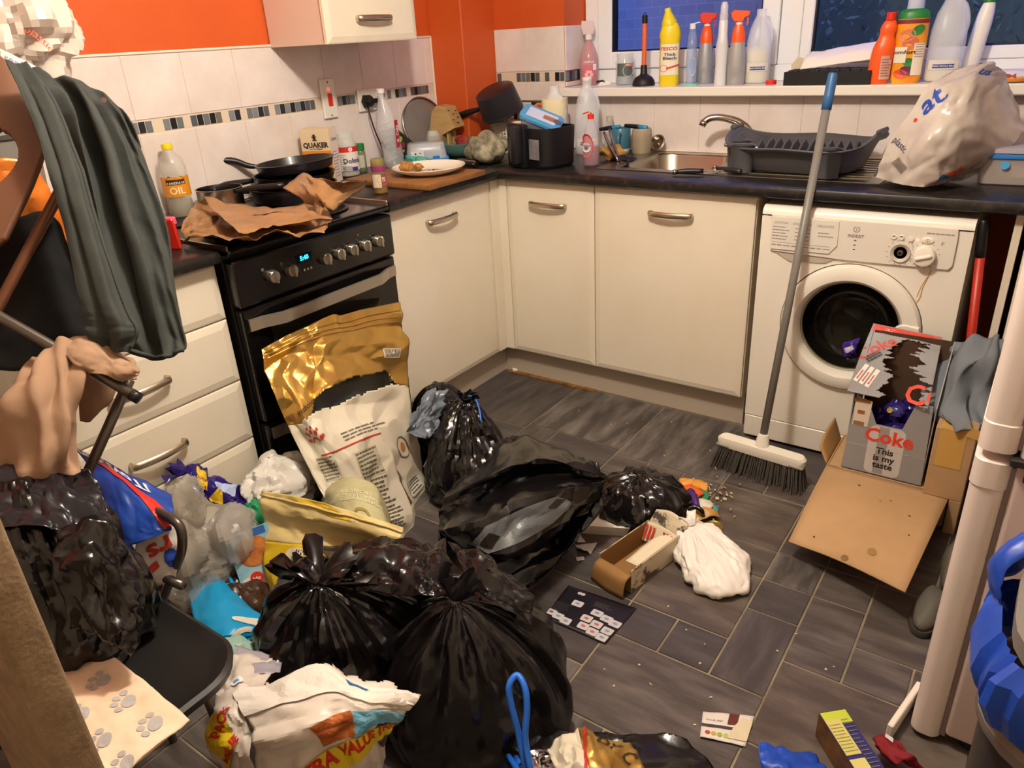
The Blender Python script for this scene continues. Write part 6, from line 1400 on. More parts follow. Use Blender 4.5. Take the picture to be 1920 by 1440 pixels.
# black instruction leaflet
LA, LB, LC, LD = (np.array((0.9565,-1.0748,0.002)), np.array((1.1566,-1.0587,0.002)), np.array((1.147,-1.214,0.002)), np.array((0.9636,-1.2168,0.002)))
S = Surf([[LA, (LA + LB) / 2, LB], [(LA + LD) / 2, (LA + LB + LC + LD) / 4 + np.array([0, 0, .004]), (LB + LC) / 2], [LD, (LD + LC) / 2, LC]], 16, 24, .0015, .1, 2); S.P[..., 2] += .0015
o = solo('leaflet', S.g(), mat('leaflet_black', '#17131a', .35), 'black instruction leaflet with small white pictures on the floor', 'leaflet', smooth=.6, solid=.0005)
m_lp = ink('#b9b2b4', .4)
for u_, v_ in ((.40, .30), (.46, .62), (.50, .78), (.53, .92), (.66, .55), (.70, .72), (.74, .90), (.84, .58), (.88, .74), (.91, .90), (.80, .05), (.84, .18), (.88, .32)):
    part('picture', S.art(poly(rrect(.030, .0225, .004)), u_, v_, off=.001), m_lp, o, world=True)
    part('drawing', S.art(disc(.007, 8, ry=.004), u_, v_, off=.0017), ink(('#6f8fa8', '#5a5458', '#a8605a')[int(v_ * 20) % 3]), o, world=True)
part('lettering', S.art(join(lines2(-.05, .02, -.02, .02, 6, .0016, 4)), .62, .16), ink('#4f484e'), o, world=True)
part('lettering', S.art(join(lines2(-.02, .03, -.01, .01, 4, .0016, 5)), .25, .60), ink('#5c555a'), o, world=True)
for v_ in (.22, .27): part('logo', S.art(disc(.006, 12), .12, v_, off=.001), m_lp, o, world=True)
# torn card label
S, o = scrap('card_label', ((1.4278,-1.2788,0.0), (1.5269,-1.2315,0.0), (1.5363,-1.317,0.0), (1.4478,-1.3466,0.0)), .003, ink('#d6cec6', .6), 'torn food label with coloured bands lying on the slate floor', 'label', .004, 6, amp=.003)
part('band', S.art(grid2(.075, .008, 8, 2), .52, .32), ink('#3c3436'), o, world=True)
part('band', S.art(grid2(.02, .03, 4, 4), .2, .62), ink('#5a1f1c'), o, world=True)
for k in range(4): part('print', S.art(disc(.006, 8), .80, .15 + k * .13), ink(('#b03a2c', '#c8a03a', '#8fa83a', '#a8b84a')[k]), o, world=True)
part('lettering', S.art(tf(text('rice & vegs', .008, .01), (0, 0, 0)), .3, .25), ink('#8a8288'), o, world=True)
part('folded_corner', S.art(poly([(-.022, -.03), (.024, -.028), (.028, .02), (.0, .03), (-.014, .004)]), .5, .80, off=.002), ink('#d2c4a6'), o, world=True)
# tea box and red sock at the lower right
A, Bq = np.array((1.651,-1.2098,0.07)), np.array((1.6936,-1.1701,0.07)); D = np.array((1.7668,-1.3069,0.07))
ex_ = (Bq - A) / np.linalg.norm(Bq - A); L_ = .155
t = thing('tea_box', 'yellow and purple food carton lying on the floor by the fridge', 'box', M=frame(tuple((A + Bq) / 2 * np.array([1, 1, 0])), ex=tuple(ex_), ez=(0, 0, 1)))
wb = float(np.linalg.norm(Bq - A)) / 2
part('carton', bx(-wb, wb, -.16, 0, .001, .068, .001), mat('carton_purple', '#2f2a6a', .4), t)
part('print', tf(grid2(2 * wb - .002, .03, 1, 1), (0, -.016, .0686)), ink('#b9c43a'), t)
part('print', tf(grid2(wb * 1.1, .085, 1, 1), (-wb * .42, -.062, .0690)), ink('#c9c06a'), t)
part('print', tf(grid2(wb * 1.1, .028, 1, 1), (-wb * .42, -.128, .0690)), ink('#d2c878'), t)
part('lettering', tf(join(lines2(-wb * .9, wb * .05, -.1, -.03, 9, .0018, 2), lines2(wb * .2, wb * .9, -.15, -.02, 14, .0018, 3)), (0, 0, .0696)), ink('#7a7a5a'), t)
part('side_print', onM(grid2(.158, .066, 1, 1), frame((-wb, -.08, .035), (0, -1, 0), (0, 0, 1)), .0006), mat('carton_brown', '#4a3420', .4, color2='#8a5a2a', nscale=18), t)
part('end_print', onM(grid2(2 * wb, .066, 1, 1), frame((0, 0, .035), (-1, 0, 0), (0, 0, 1)), .0006), ink('#9aa838'), t)
S = Surf([[(1.7528,-1.1911,0.05), (1.7782,-1.1658,0.05), (1.8049,-1.1713,0.045)], [(1.7723,-1.2211,0.06), (1.7982,-1.2018,0.06), (1.8282,-1.1885,0.04)], [(1.8065,-1.2401,0.05), (1.8302,-1.2155,0.055), (1.8552,-1.1978,0.03)]], 20, 20, .02, .05, 9)
o = solo('red_garment', S.g(), mat('dark_red_cloth', '#7d1420', .8, bump=.3, bscale=150), 'dark red garment with a white tag on the floor by the fridge', 'clothing', smooth=True, solid=.012)
part('tag', S.art(grid2(.018, .012, 4, 3), .2, .45, -.5, .003), ink('#d6cfcf'), o, world=True)
S = Surf([[(1.5675,-1.3388,0.05), (1.6115,-1.312,0.045), (1.668,-1.2811,0.03)], [(1.5827,-1.3778,0.06), (1.6309,-1.3471,0.06), (1.6931,-1.3032,0.04)], [(1.6092,-1.4053,0.04), (1.6636,-1.386,0.05), (1.7286,-1.3202,0.03)]], 22, 22, .03, .05, 19)
S.P[..., 2] = np.maximum(S.P[..., 2], .003)
solo('blue_bag', S.g(), m_blue, 'crumpled blue plastic bag on the floor at the bottom edge', 'bag', smooth=.5, solid=.001)
p_ = (-0.0037,0.0537,0.008); solo('white_stopper', tf(cyl(.013, .012, 18, bev=.002), (p_[0], p_[1], 0)), m_wpl, 'white bottle top on the floor in the corner by the kickboard', 'cap', smooth=.6)
solo('rust_strip', bx(-.03, .42, .028, .050, .0005, .0035), mat('rusty_strip', '#9a6a2a', .6, color2='#5a3a18', nscale=20), 'rusty brown strip along the foot of the kickboard', 'strip')

# ================================================================== rubbish sacks and packets in the middle
PRF = [(0, 0), (.7, 0), (1.0, .10), (1.06, .32), (1.0, .55), (.80, .76), (.48, .91), (.18, .985), (.07, 1.0)]
k1 = (0.7346,-1.7032,0.37)
V, F = sack((.70, -1.605, 0), .192, .185, .4, PRF, k1, 101, folds=20, fold=.30, amp=.05, cell=.11, nt=160, nz=84, lump=.12, start=.35)
o = solo('rubbish_sack', (V, F), m_black, 'full shiny black rubbish sack tied with a knot, left one of the front pair', 'rubbish bag', smooth=.36)
part('tied_end', tuft(k1, (-.75, .15, .45), .10, .055, 4, ruff=.6), m_black, o, .8, world=True)
part('tied_end', tuft(k1, (.45, .75, .45), .09, .05, 9, ruff=.5), m_black, o, .8, world=True)
k2 = (1.0229,-1.6033,0.38)
V, F = sack((.995, -1.54, 0), .215, .205, .2, [(0, 0), (.8, 0), (1.03, .06), (1.0, .25), (.86, .48), (.63, .70), (.37, .87), (.15, .97), (.06, 1.0)], k2, 203, folds=13, fold=.26, amp=.045, cell=.14, nt=170, nz=88, lump=.10, start=.2)
o = solo('rubbish_sack', (V, F), m_black2, 'full black rubbish sack with gathers running from its knot, right one of the front pair', 'rubbish bag', smooth=.36)
part('tied_end', tuft(k2, (.05, .35, .8), .085, .055, 14, ruff=.5), m_black2, o, .8, world=True)
S = Surf([[(0.6084,-1.6046,0.34), (0.6927,-1.5231,0.35), (0.7864,-1.478,0.36), (0.8682,-1.4521,0.36)], [(0.7585,-1.6649,0.37), (0.8199,-1.5952,0.39), (0.8846,-1.549,0.385), (0.9531,-1.5441,0.375)], [(0.7711,-1.6819,0.345), (0.8633,-1.646,0.36), (0.9349,-1.6253,0.37), (1.0008,-1.5944,0.37)]], 40, 50, .035, .07, 25)
part('slack_fold', S.g(), m_black2, o, .5, world=True, solid=.001)
S = Surf([[(0.8604,-1.4346,0.35), (0.966,-1.4342,0.34), (1.0584,-1.4261,0.3)], [(0.9618,-1.5014,0.37), (1.0395,-1.4934,0.355), (1.1126,-1.4652,0.31)], [(1.0193,-1.5831,0.37), (1.0704,-1.5553,0.345), (1.1345,-1.4999,0.29)]], 30, 30, .03, .06, 26)
part('slack_fold', S.g(), m_black2, o, .5, world=True, solid=.001)

# open sack flopped to the right
def shell(name, label, ctrl_a, ctrl_b, m, amp, cell, seed, n=52, mm=44, lin=False):
    """a limp sack: upper and lower sheets meeting at their rims"""
    A = Surf(ctrl_a, n, mm, amp, cell, seed, oct=2, lin=lin); Bs = Surf(ctrl_b, n, mm, amp, cell, seed + 1, oct=2, lin=lin)
    for s_ in (A, Bs): s_.P[..., 2] = np.maximum(s_.P[..., 2], .004)
    r_ = thing(name, label, 'rubbish bag', (float(A.P[..., 0].mean()), float(A.P[..., 1].mean()), 0))
    part('upper_sheet', A.g(), m, r_, .3, world=True, solid=.0008); part('lower_sheet', Bs.g(), m, r_, .3, world=True, solid=.0008)
    return r_, A
top = [[(0.577,-1.0831,0.22), (0.6125,-0.9579,0.25), (0.6627,-0.8316,0.26), (0.8058,-0.8313,0.26), (0.8983,-0.8291,0.25)],
       [(0.6057,-1.1615,0.22), (0.7133,-1.1138,0.29), (0.797,-1.0129,0.32), (0.8941,-0.9325,0.3), (0.9583,-0.8559,0.24)],
       [(0.6099,-1.1989,0.19), (0.7024,-1.12,0.22), (0.7724,-0.9966,0.235), (0.8813,-0.9128,0.245), (0.9604,-0.8535,0.225)],
       [(0.6387,-1.2361,0.17), (0.8033,-1.2697,0.27), (0.8754,-1.1686,0.3), (0.9252,-1.0276,0.28), (0.9494,-0.8588,0.21)],
       [(0.6854,-1.2295,0.13), (0.8246,-1.2949,0.2), (0.9069,-1.2455,0.22), (0.9311,-1.0821,0.2), (0.9191,-0.874,0.15)],
       [(0.7046,-1.1865,0.1), (0.8123,-1.218,0.12), (0.855,-1.1922,0.12), (0.8577,-1.0948,0.1), (0.8544,-0.9201,0.07)]]
bot = [[(np.array(p) * np.array([1, 1, .3 if 0 < j < 4 else .8])).tolist() for j, p in enumerate(r_)] for r_ in top]
b, A = shell('rubbish_sack', 'limp open black sack with a pale printed panel, flopped towards the litter heap', top, bot, m_black2, .030, .09, 33, 66, 56, True)
m_gpr = mat('grey_print', '#5c5f62', .32)
part('printed_panel', A.art(poly([(-.11, -.045), (.10, -.04), (.155, .0), (.10, .04), (-.11, .045), (-.165, .0)]), .70, .52, .06, .003), m_gpr, b, world=True, label='pale grey printed arrow panel')
part('diamond_print', A.art(poly([(-.035, 0), (0, -.026), (.035, 0), (0, .026)]), .72, .34, .1, .005), ink('#241d1b', .3), b, world=True)
part('diamond_print', A.art(poly([(-.03, 0), (0, -.014), (.03, 0), (0, .014)]), .66, .70, .1, .005), ink('#241d1b', .3), b, world=True)
# upright crumpled sack behind it
V, F = sack((.43, -.84, 0), .145, .12, .6, [(0, 0), (.8, 0), (1.0, .12), (.95, .35), (.75, .6), (.5, .82), (.3, .95), (.16, 1.0)], (0.3815,-0.7688,0.3), 303, folds=12, fold=.25, amp=.055, cell=.07, nt=110, nz=64, lump=.15, start=.2)
o = solo('rubbish_sack', (V, F), m_black, 'upright crumpled black sack with a blue tie, standing behind the flopped one', 'rubbish bag', smooth=.33)
part('tied_end', tuft((0.3815,-0.7688,0.3), (.2, .1, .6), .04, .035, 19, ruff=.4), m_black, o, .8, world=True)
part('blue_tie', tube([(0.3636,-0.7562,0.31), (0.4026,-0.7485,0.31), (0.4404,-0.7714,0.29), (0.4668,-0.7983,0.26)], .003, 6, 16), mat('blue_tie', '#2f6fd0', .4), o, 'all', world=True)
V, F = sack((.535, -.70, 0), .10, .085, 1.2, [(0, 0), (.8, 0), (1.0, .15), (.95, .5), (.6, .8), (.3, .95), (.12, 1.0)], (.50, -.69, .15), 311, folds=12, fold=.3, amp=.05, cell=.05, nt=80, nz=44)
solo('rubbish_sack', (V, F), m_black, 'small low black sack peeping out behind the upright crumpled one', 'rubbish bag', smooth=.33)
# printed sack behind the gold pouch
V, F = sack((.20, -.70, 0), .12, .10, .3, [(0, 0), (.8, 0), (1.0, .1), (1.0, .35), (.9, .6), (.75, .8), (.45, .94), (.10, 1.0)], (.17, -.66, .27), 404, folds=10, fold=.18, amp=.045, cell=.075, nt=100, nz=60, lump=.1, start=.2)
o = solo('rubbish_sack', (V, F), m_black, 'black sack with white block lettering standing between the gold pouch and the cupboard', 'rubbish bag', smooth=.33)
Ml = frame((0.335,-0.8652,0.0897), ex=(.72, .69, -.05), ey=(.1, -.1, 1))
part('lettering', onM(join(tf(text('AND', .055, .03), (0, .018, 0)), tf(text('STE', .055, .03), (0, -.026, 0))), Ml, .002), ink('#9a9a9c'), o, world=True)
S = Surf([[(0.25,-0.8948,0.2785), (0.24,-0.7973,0.3126), (0.24,-0.7177,0.2786)], [(0.29,-0.9469,0.2639), (0.29,-0.8628,0.264), (0.28,-0.7715,0.2399)], [(0.3,-0.9461,0.2269), (0.31,-0.8833,0.1948), (0.3,-0.7964,0.1949)]], 34, 34, .05, .05, 71)
part('grey_lining', S.g(), mat('grey_plastic_sheet', '#6c7480', .3), o, .5, world=True, solid=.001)

# gold and white pet food pouch against the oven
m_gold = mat('gold_foil', '#d4ac5c', .33, .8, color2='#c49a50', nscale=5)
m_pw = mat('pouch_white', '#d9d0bd', .40, color2='#cfc4ae', nscale=4)
GP = [[(0.1,-1.2963,0.6271), (0.12,-1.1742,0.6477), (0.11,-0.9995,0.6348), (0.09,-0.7198,0.5862)],
      [(0.12,-1.3106,0.5794), (0.15,-1.1929,0.59), (0.17,-1.0465,0.5741), (0.12,-0.7482,0.4865)],
      [(0.15,-1.3184,0.5063), (0.2,-1.233,0.5153), (0.2,-1.0713,0.4837), (0.14,-0.7709,0.37)],
      [(0.19,-1.3245,0.4171), (0.25,-1.2583,0.4189), (0.25,-1.0974,0.3711), (0.18,-0.8204,0.2576)],
      [(0.25,-1.3306,0.315), (0.31,-1.256,0.3027), (0.31,-1.1113,0.2549), (0.23,-0.8576,0.122)],
      [(0.31,-1.3365,0.212), (0.36,-1.2655,0.1782), (0.36,-1.1204,0.1022), (0.28,-0.8931,-0.0042)],
      [(0.37,-1.3328,0.1019), (0.41,-1.2728,0.0592), (0.41,-1.1461,-0.0138), (0.33,-0.9502,-0.1058)]]
S = Surf(GP, 150, 110, .034, .085, 50, oct=2)
g = thing('pet_food_pouch', 'large torn gold and white pet food pouch standing against the oven doors', 'bag', (float(S.P[..., 0].mean()), float(S.P[..., 1].mean()), 0))
tg = tear(8, .015)
GE = lambda v_: float(np.interp(v_, [0, .12, .28, .36, .5, .65, .88, .93, 1], [.50, .50, .47, .40, .37, .355, .335, .40, .42])) + .25 * tg(v_)
WE = lambda v_: float(np.interp(v_, [0, .12, .28, .36, .5, .7, .88, .93, 1], [.50, .50, .47, .455, .45, .425, .40, .40, .42])) + .25 * tg(v_)
part('gold_top', S.g(lambda u_, v_: u_ < GE(v_)), m_gold, g, .35, 'crinkled gold foil top', world=True, solid=.0008)
part('white_body', S.g(lambda u_, v_: u_ >= WE(v_)), m_pw, g, .4, 'printed white lower half', world=True, solid=.0008)
SB = Surf([[np.array(p) + np.array([-.055, .02, -.005]) for p in r_] for r_ in GP[:5]], 40, 30, .02, .08, 52)
part('inside', SB.g(lambda u_, v_: .25 < u_ < .9 and .25 < v_ < .92), mat('pouch_inside', '#3a3c3d', .45), g, .5, 'dark inside showing through the tear', world=True, solid=.0008)
for u_ in (.045, .075, .10): part('zip_ridge', tube([S.at([u_], [v_], .002 * S.side())[0] for v_ in np.linspace(.02, .98, 40)], .0022, 6), m_gold, g, 'all', world=True)
part('label', S.art(grid2(.045, .032, 8, 6), .255, .90, -.1), ink('#dcd2c2'), g, world=True)
part('barcode', S.art(join(*[grid2(.0018, .026, 1, 3, (q * .0036, 0)) for q in range(-5, 6)]), .255, .90, -.1, .002), ink('#2b2622'), g, world=True)
part('logo', S.art(disc(.011, 16), .465, .10, 0, .002), ink('#c87a5c'), g, world=True)
part('lettering', S.art(text('freshcook', .026, .01), .43, .26, .35, .002), ink('#4a3820'), g, world=True)
crown = join(*[tf(disc(.0048, 10), (.026 * math.cos(a_) , .026 * math.sin(a_), 0)) for a_ in np.linspace(.35, PI - .35, 5)], *[tf(disc(.0038, 10), (.034 * math.cos(a_), .036 * math.sin(a_), 0)) for a_ in np.linspace(.3, PI - .3, 6)], ring2(.013, .017, 14, (0, -.003), .4, PI - .4))
part('crown_logo', S.art((crown[0] * 1.35, crown[1]), .585, .22, .15, .002), ink('#b02a22'), g, world=True)
part('red_line', S.art(grid2(.30, .004, 50, 1), .615, .45, .10, .002), ink('#b02a22'), g, world=True)
part('lettering', S.art(lines2(-.10, .10, -.014, .014, 3, .004, 1), .565, .62, .1, .002), ink('#6e6658'), g, world=True)
for v_ in (.20, .56): part('text_panel', S.art(grid2(.105, .07, 14, 8), .69, v_, .10, .0016), ink('#b3ad98'), g, world=True)
for k, (u_, v_) in enumerate(((.69, .20), (.69, .56), (.79, .24), (.79, .58), (.89, .28), (.89, .60))):
    part('lettering', S.art(lines2(-.05, .05, -.034, .034, 7, .0042, 10 + k), u_, v_, .10, .0024), ink('#5c5648'), g, world=True)
part('round_print', S.art(ring2(.026, .029, 24), .655, .86, 0, .002), ink('#6a5a44'), g, world=True)
part('kibble_print', S.art(disc(.011, 14, ry=.013), .655, .86, 0, .002), ink('#c07a3a'), g, world=True)
part('gold_band', S.art(grid2(.012, .10, 3, 20), .80, .80, .35, .002), ink('#9a7436', .35, .6), g, world=True)
part('gold_band', S.art(grid2(.17, .010, 30, 3), .92, .40, .05, .002), ink('#9a7436', .35, .6), g, world=True)
part('table_print', S.art(poly(rrect(.062, .055, .010)), .80, .90, .3, .0026), ink('#e2dccc'), g, world=True)
part('lettering', S.art(lines2(-.025, .025, -.02, .02, 5, .0036, 31), .80, .90, .3, .0034), ink('#4a443a'), g, world=True)
part('lettering', S.art(lines2(-.03, .03, -.04, .04, 14, .0022, 32), .93, .88, .3, .002), ink('#6e685c'), g, world=True)

# sage film, yellow pouch
SF = Surf([[(0.281,-1.3331,0.2), (0.3457,-1.3247,0.28), (0.4213,-1.3097,0.31), (0.4832,-1.2936,0.29), (0.514,-1.2902,0.22)], [(0.3289,-1.3662,0.2), (0.4226,-1.3861,0.28), (0.4981,-1.3787,0.31), (0.5506,-1.3566,0.29), (0.5576,-1.3216,0.22)], [(0.4249,-1.4242,0.2), (0.4934,-1.4375,0.26), (0.5666,-1.442,0.29), (0.6001,-1.4034,0.27), (0.6045,-1.3443,0.2)]], 26, 36, .008, .06, 61)
o = solo('film_pouch', SF.g(), mat('sage_film', '#a8a274', .35, color2='#b9b492', nscale=8), 'sage green arched film pouch end behind the yellow pouch', 'bag', smooth=.6, solid=.0006)
part('lettering', SF.art(tf(text('DISCOVER OUR\nJOURNEY TO SUPPORT\nREGENERATIVE AGRICULTURE', .016, .02), (0, 0, 0), (0, 0, 0), (-1, 1, 1)), .42, .5, 0, .002), ink('#d2cda8'), o, world=True)
part('print', SF.art(ring2(.026, .036, 24, (0, -.02), 0, PI), .75, .55, 0, .002), ink('#8a7a3a'), o, world=True)
m_yp = mat('yellow_pouch_inside', '#d2be86', .42, color2='#c8b274', nscale=5)
YA, YB = np.array((0.2304,-1.4735,0.3)), np.array((0.7224,-1.4339,0.335))
Y2A, Y2B = np.array((0.3136,-1.5637,0.16)), np.array((0.6682,-1.4331,0.2)); Y3A, Y3B = np.array((0.4196,-1.6479,0.03)), np.array((0.5942,-1.5755,0.05))
SY = Surf([[YA, (YA * 2 + YB) / 3 + (0, -.01, .02), (YA + 2 * YB) / 3 + (.01, -.01, .02), YB], [YA * .9 + Y2A * .1 + (.01, -.02, -.005), (YA * 2 + YB) / 3 * .9 + (Y2A * 2 + Y2B) / 3 * .1 + (.015, -.03, 0), (YA + 2 * YB) / 3 * .9 + (Y2A + 2 * Y2B) / 3 * .1 + (.015, -.03, 0), YB * .9 + Y2B * .1 + (.01, -.02, -.01)],
           [(YA + Y2A) / 2, ((YA + Y2A) * 2 + YB + Y2B) / 6 + (.0, .0, 0), ((YA + Y2A) + 2 * (YB + Y2B)) / 6, (YB + Y2B) / 2], [Y2A, (Y2A * 2 + Y2B) / 3 + (.015, -.03, .02), (Y2A + 2 * Y2B) / 3 + (.015, -.03, .02), Y2B], [Y3A, (Y3A * 2 + Y3B) / 3 + (.01, -.02, .01), (Y3A + 2 * Y3B) / 3 + (.01, -.02, .01), Y3B]], 56, 44, .018, .08, 62)
y = thing('pet_food_pouch', 'yellow and cream pet food pouch with folded top beside the front sacks', 'bag', (float(SY.P[..., 0].mean()), float(SY.P[..., 1].mean()), 0))
part('cream_sheet', SY.g(lambda u_, v_: u_ < .63), m_yp, y, .4, world=True, solid=.0008)
part('yellow_sheet', SY.g(lambda u_, v_: u_ >= .63), mat('yellow_print', '#c8a81c', .38), y, .4, world=True, solid=.0008)
part('yellow_stain', SY.art(poly([(-.09, .018), (-.03, .02), (.02, .045), (.05, .03), (.12, -.005), (.06, -.02), (-.01, -.005)]), .09, .42, -.1, .002), ink('#d0b020'), y, world=True)
part('top_fold', tube([SY.at([.085], [v_], .003 * SY.side())[0] for v_ in np.linspace(0, 1, 30)], .003, 6), m_yp, y, 'all', world=True)
part('faint_lettering', SY.art(lines2(-.07, .09, -.006, .006, 2, .003, 14), .29, .45, -.1, .002), ink('#a08c50'), y, world=True)
part('logo', SY.art(grid2(.05, .011, 8, 2), .69, .36, 0, .002), ink('#3a2030'), y, world=True)
part('lettering', SY.art(text('PURINA', .0105, .03), .69, .37, 0, .0028), ink('#e0d4c0'), y, world=True)
part('logo', SY.art(poly([(-.045, -.018), (.045, -.018), (.045, .018), (-.045, .014)]), .745, .40, .05, .002), ink('#d8b43a'), y, world=True)
part('lettering', SY.art(text('GoCat', .034, .04), .745, .42, .05, .0028), ink('#a8281e'), y, world=True)
part('text_panel', SY.art(poly(rrect(.11, .16, .02)), .88, .34, 0, .002), ink('#cfc6a8'), y, world=True)
part('lettering', SY.art(tf(text('5 PROMISES', .020, .01), (.01, .045, 0)), .86, .36, 0, .0028), ink('#5c5444'), y, world=True)
part('lettering', SY.art(lines2(-.045, .05, -.05, .02, 7, .003, 15), .90, .34, 0, .0028), ink('#6e6654'), y, world=True)

# packets between the drawers and the pouches
m_dairy = mat('dairy_purple', '#2d1a78', .25, color2='#20125c', nscale=10)
S = Surf([[(0.03,-1.5701,0.3648), (0.05,-1.5347,0.3417), (0.06,-1.4796,0.2793), (0.07,-1.382,0.1905)], [(0.08,-1.5931,0.3523), (0.11,-1.5625,0.3279), (0.12,-1.5067,0.2733), (0.12,-1.4111,0.1997)], [(0.11,-1.6039,0.3259), (0.14,-1.5674,0.2926), (0.15,-1.516,0.2536), (0.14,-1.44,0.1996)]], 22, 50, .03, .035, 81)
o = solo('chocolate_packet', S.g(), m_dairy, 'shiny purple chocolate multipack wrapper with yellow flashes lying by the drawers', 'wrapper', smooth=.4, solid=.002)
part('yellow_flash', S.art(grid2(.035, .055, 6, 8), .4, .27, -.2, .002), ink('#d8b422'), o, world=True)
part('yellow_flash', S.art(poly([(-.03, -.03), (.03, -.03), (.0, .03)]), .78, .45, -.3, .002), ink('#d8b422'), o, world=True)
part('lettering', S.art(tf(text('PACK', .014, .03), (0, 0, 0), (0, 0, PI)), .4, .27, -.2, .003), ink('#7a3a20'), o, world=True)
part('pale_flash', S.art(grid2(.055, .03, 8, 6), .4, .62, -.1, .002), ink('#a9b8e0'), o, world=True)
part('twisted_end', tuft((0.05,-1.5722,0.3568), (-.2, -.3, .3), .05, .035, 6), m_dairy, o, .6, world=True)
def wad(name, label, cat, p_, sc, seed, m, amp=.03, cell=.05, group=None):
    V, F = blob(1.0, seed, (1, 1, 1), .18, 56, 36, 2.4); D = V / np.linalg.norm(V, axis=1)[:, None]; V = V * np.array(sc)
    V = V + D * crumple(V[:, 0] + V[:, 2] * .6, V[:, 1] - V[:, 2] * .5, amp, cell, seed)[:, None]
    V = V + np.array(p_); V[:, 2] = np.maximum(V[:, 2], .003)
    return solo(name, (V, F), m, label, cat, group, smooth=.3)
m_wb = mat('thin_white_bag', '#ded8d0', .35, alpha=.9); m_cb = mat('clear_bag', '#cfc6b6', .2, alpha=.5, color2='#9a9288', nscale=6)
wad('carrier_bag', 'thin white carrier bag crumpled on the floor by the cooker', 'bag', (0.12,-1.3601,0.2266), (.085, .11, .06), 91, m_wb, .05, .05)
wad('carrier_bag', 'clear grey bag scrap beside the crumpled white carrier', 'bag', (0.16,-1.2818,0.1824), (.05, .05, .04), 92, mat('grey_clear_bag', '#6b746e', .3, alpha=.8), .03, .04)
wad('food_bag', 'big clear food bag bulging beside the chair tube', 'bag', (0.1497,-1.6639,0.17), (.10, .12, .125), 93, m_cb, .055, .07)
wad('food_bag', 'greyish clear bag with blue print behind the food carton', 'bag', (0.16,-1.5823,0.1914), (.09, .09, .08), 94, mat('grey_clear', '#b0aaa4', .2, alpha=.6), .07, .06)
wad('food_bag', 'small clear tray film just behind the blue toy shop bag', 'bag', (0.11,-1.6326,0.3087), (.07, .06, .06), 95, m_cb, .03, .05)
wad('green_bag', 'scrap of green carrier bag between the chocolate packet and the food carton', 'bag', (0.16,-1.4689,0.1982), (.05, .04, .03), 96, mat('green_film', '#1f8a5a', .4), .025, .03)
wad('brown_bag', 'dark brown film bag below the food carton', 'bag', (0.2748,-1.6479,0.06), (.12, .10, .075), 97, mat('brown_film', '#3a2416', .35), .04, .05)
# battered fish carton
C0, C1 = np.array((0.2384,-1.5978,0.24)), np.array((0.2982,-1.5258,0.26)); C2 = np.array((0.3159,-1.64,0.1))
t = thing('food_carton', 'blue and white frozen food carton with a picture of breaded food', 'box', M=frame(tuple((C0 + C2) / 2 + np.array([.015, .03, -.02])), ex=tuple(C1 - C0), ey=tuple(C0 - C2)))
part('carton', box(.115, .19, .035, .001, (.012, 0, -.018)), mat('carton_blue', '#4f9ac4', .4, color2='#a9c4c0', nscale=9), t)
part('picture', tf(disc(.046, 20, (.015, .035), .04), (0, 0, .0006)), mat('breaded_print', '#c47a3a', .5, color2='#8a4420', nscale=30), t)
part('header', tf(grid2(.06, .022, 1, 1, (-.014, .083)), (0, 0, .0008)), ink('#d8dce0'), t)
part('lettering', tf(text('EXTRA', .013, .03), (-.014, .083, .0014)), ink('#20305c'), t)
part('print', tf(grid2(.04, .02, 1, 1, (.04, .083)), (0, 0, .0012)), ink('#2a5a9c'), t)
part('logo', tf(disc(.018, 16, (.0, -.035)), (0, 0, .0010)), ink('#c42a1c'), t)
part('lettering', tf(text('Iglo', .014, .03), (.0, -.035, .0016)), ink('#f0e0d0'), t)
part('print', tf(disc(.018, 14, (-.022, -.036), .010), (0, 0, .0008)), ink('#e0d8cc'), t)
part('print', tf(grid2(.03, .07, 1, 1, (.05, -.05)), (0, 0, .0008)), ink('#d2b43a'), t)
part('print', tf(grid2(.024, .014, 1, 1, (-.03, -.075)), (0, 0, .0012)), ink('#2c2a20'), t)
# sky blue bag with white flower
S = Surf([[(0.1699,-1.7169,0.1), (0.2077,-1.6596,0.12), (0.2323,-1.6271,0.12)], [(0.2777,-1.7705,0.12), (0.35,-1.7205,0.15), (0.3569,-1.6636,0.11)], [(0.3469,-1.7998,0.1), (0.435,-1.7716,0.13), (0.4623,-1.6847,0.09)], [(0.3727,-1.798,0.06), (0.4451,-1.7765,0.08), (0.4678,-1.7067,0.05)]], 26, 24, .02, .08, 98)
o = solo('shopping_bag', S.g(), mat('sky_blue_bag', '#1590c8', .35), 'sky blue shopping bag with a white petal print under the chair seat', 'bag', smooth=.6, solid=.001)
part('petal_print', S.art(ring2(.022, .036, 20, (0, 0), 1.2, 5.2), .74, .72, 0, .002), ink('#d8d4c8'), o, world=True)
part('petal_print', S.art(tf(disc(.04, 16, ry=.011), (0, 0, 0), (0, 0, -.5)), .56, .78, 0, .002), ink('#d8d4c8'), o, world=True)
wad('black_cloth', 'black cloth on the floor between the sky blue bag and the front sack', 'clothing', (0.4636,-1.7196,0.05), (.10, .07, .05), 99, mat('black_fabric', '#0b0a0c', .9), .02, .05)
wad('teal_packet', 'pale teal plastic packet above the torn value pack', 'packet', (0.5657,-1.8237,0.2), (.05, .03, .018), 66, mat('pale_teal', '#8fb0a4', .4), .01, .03)

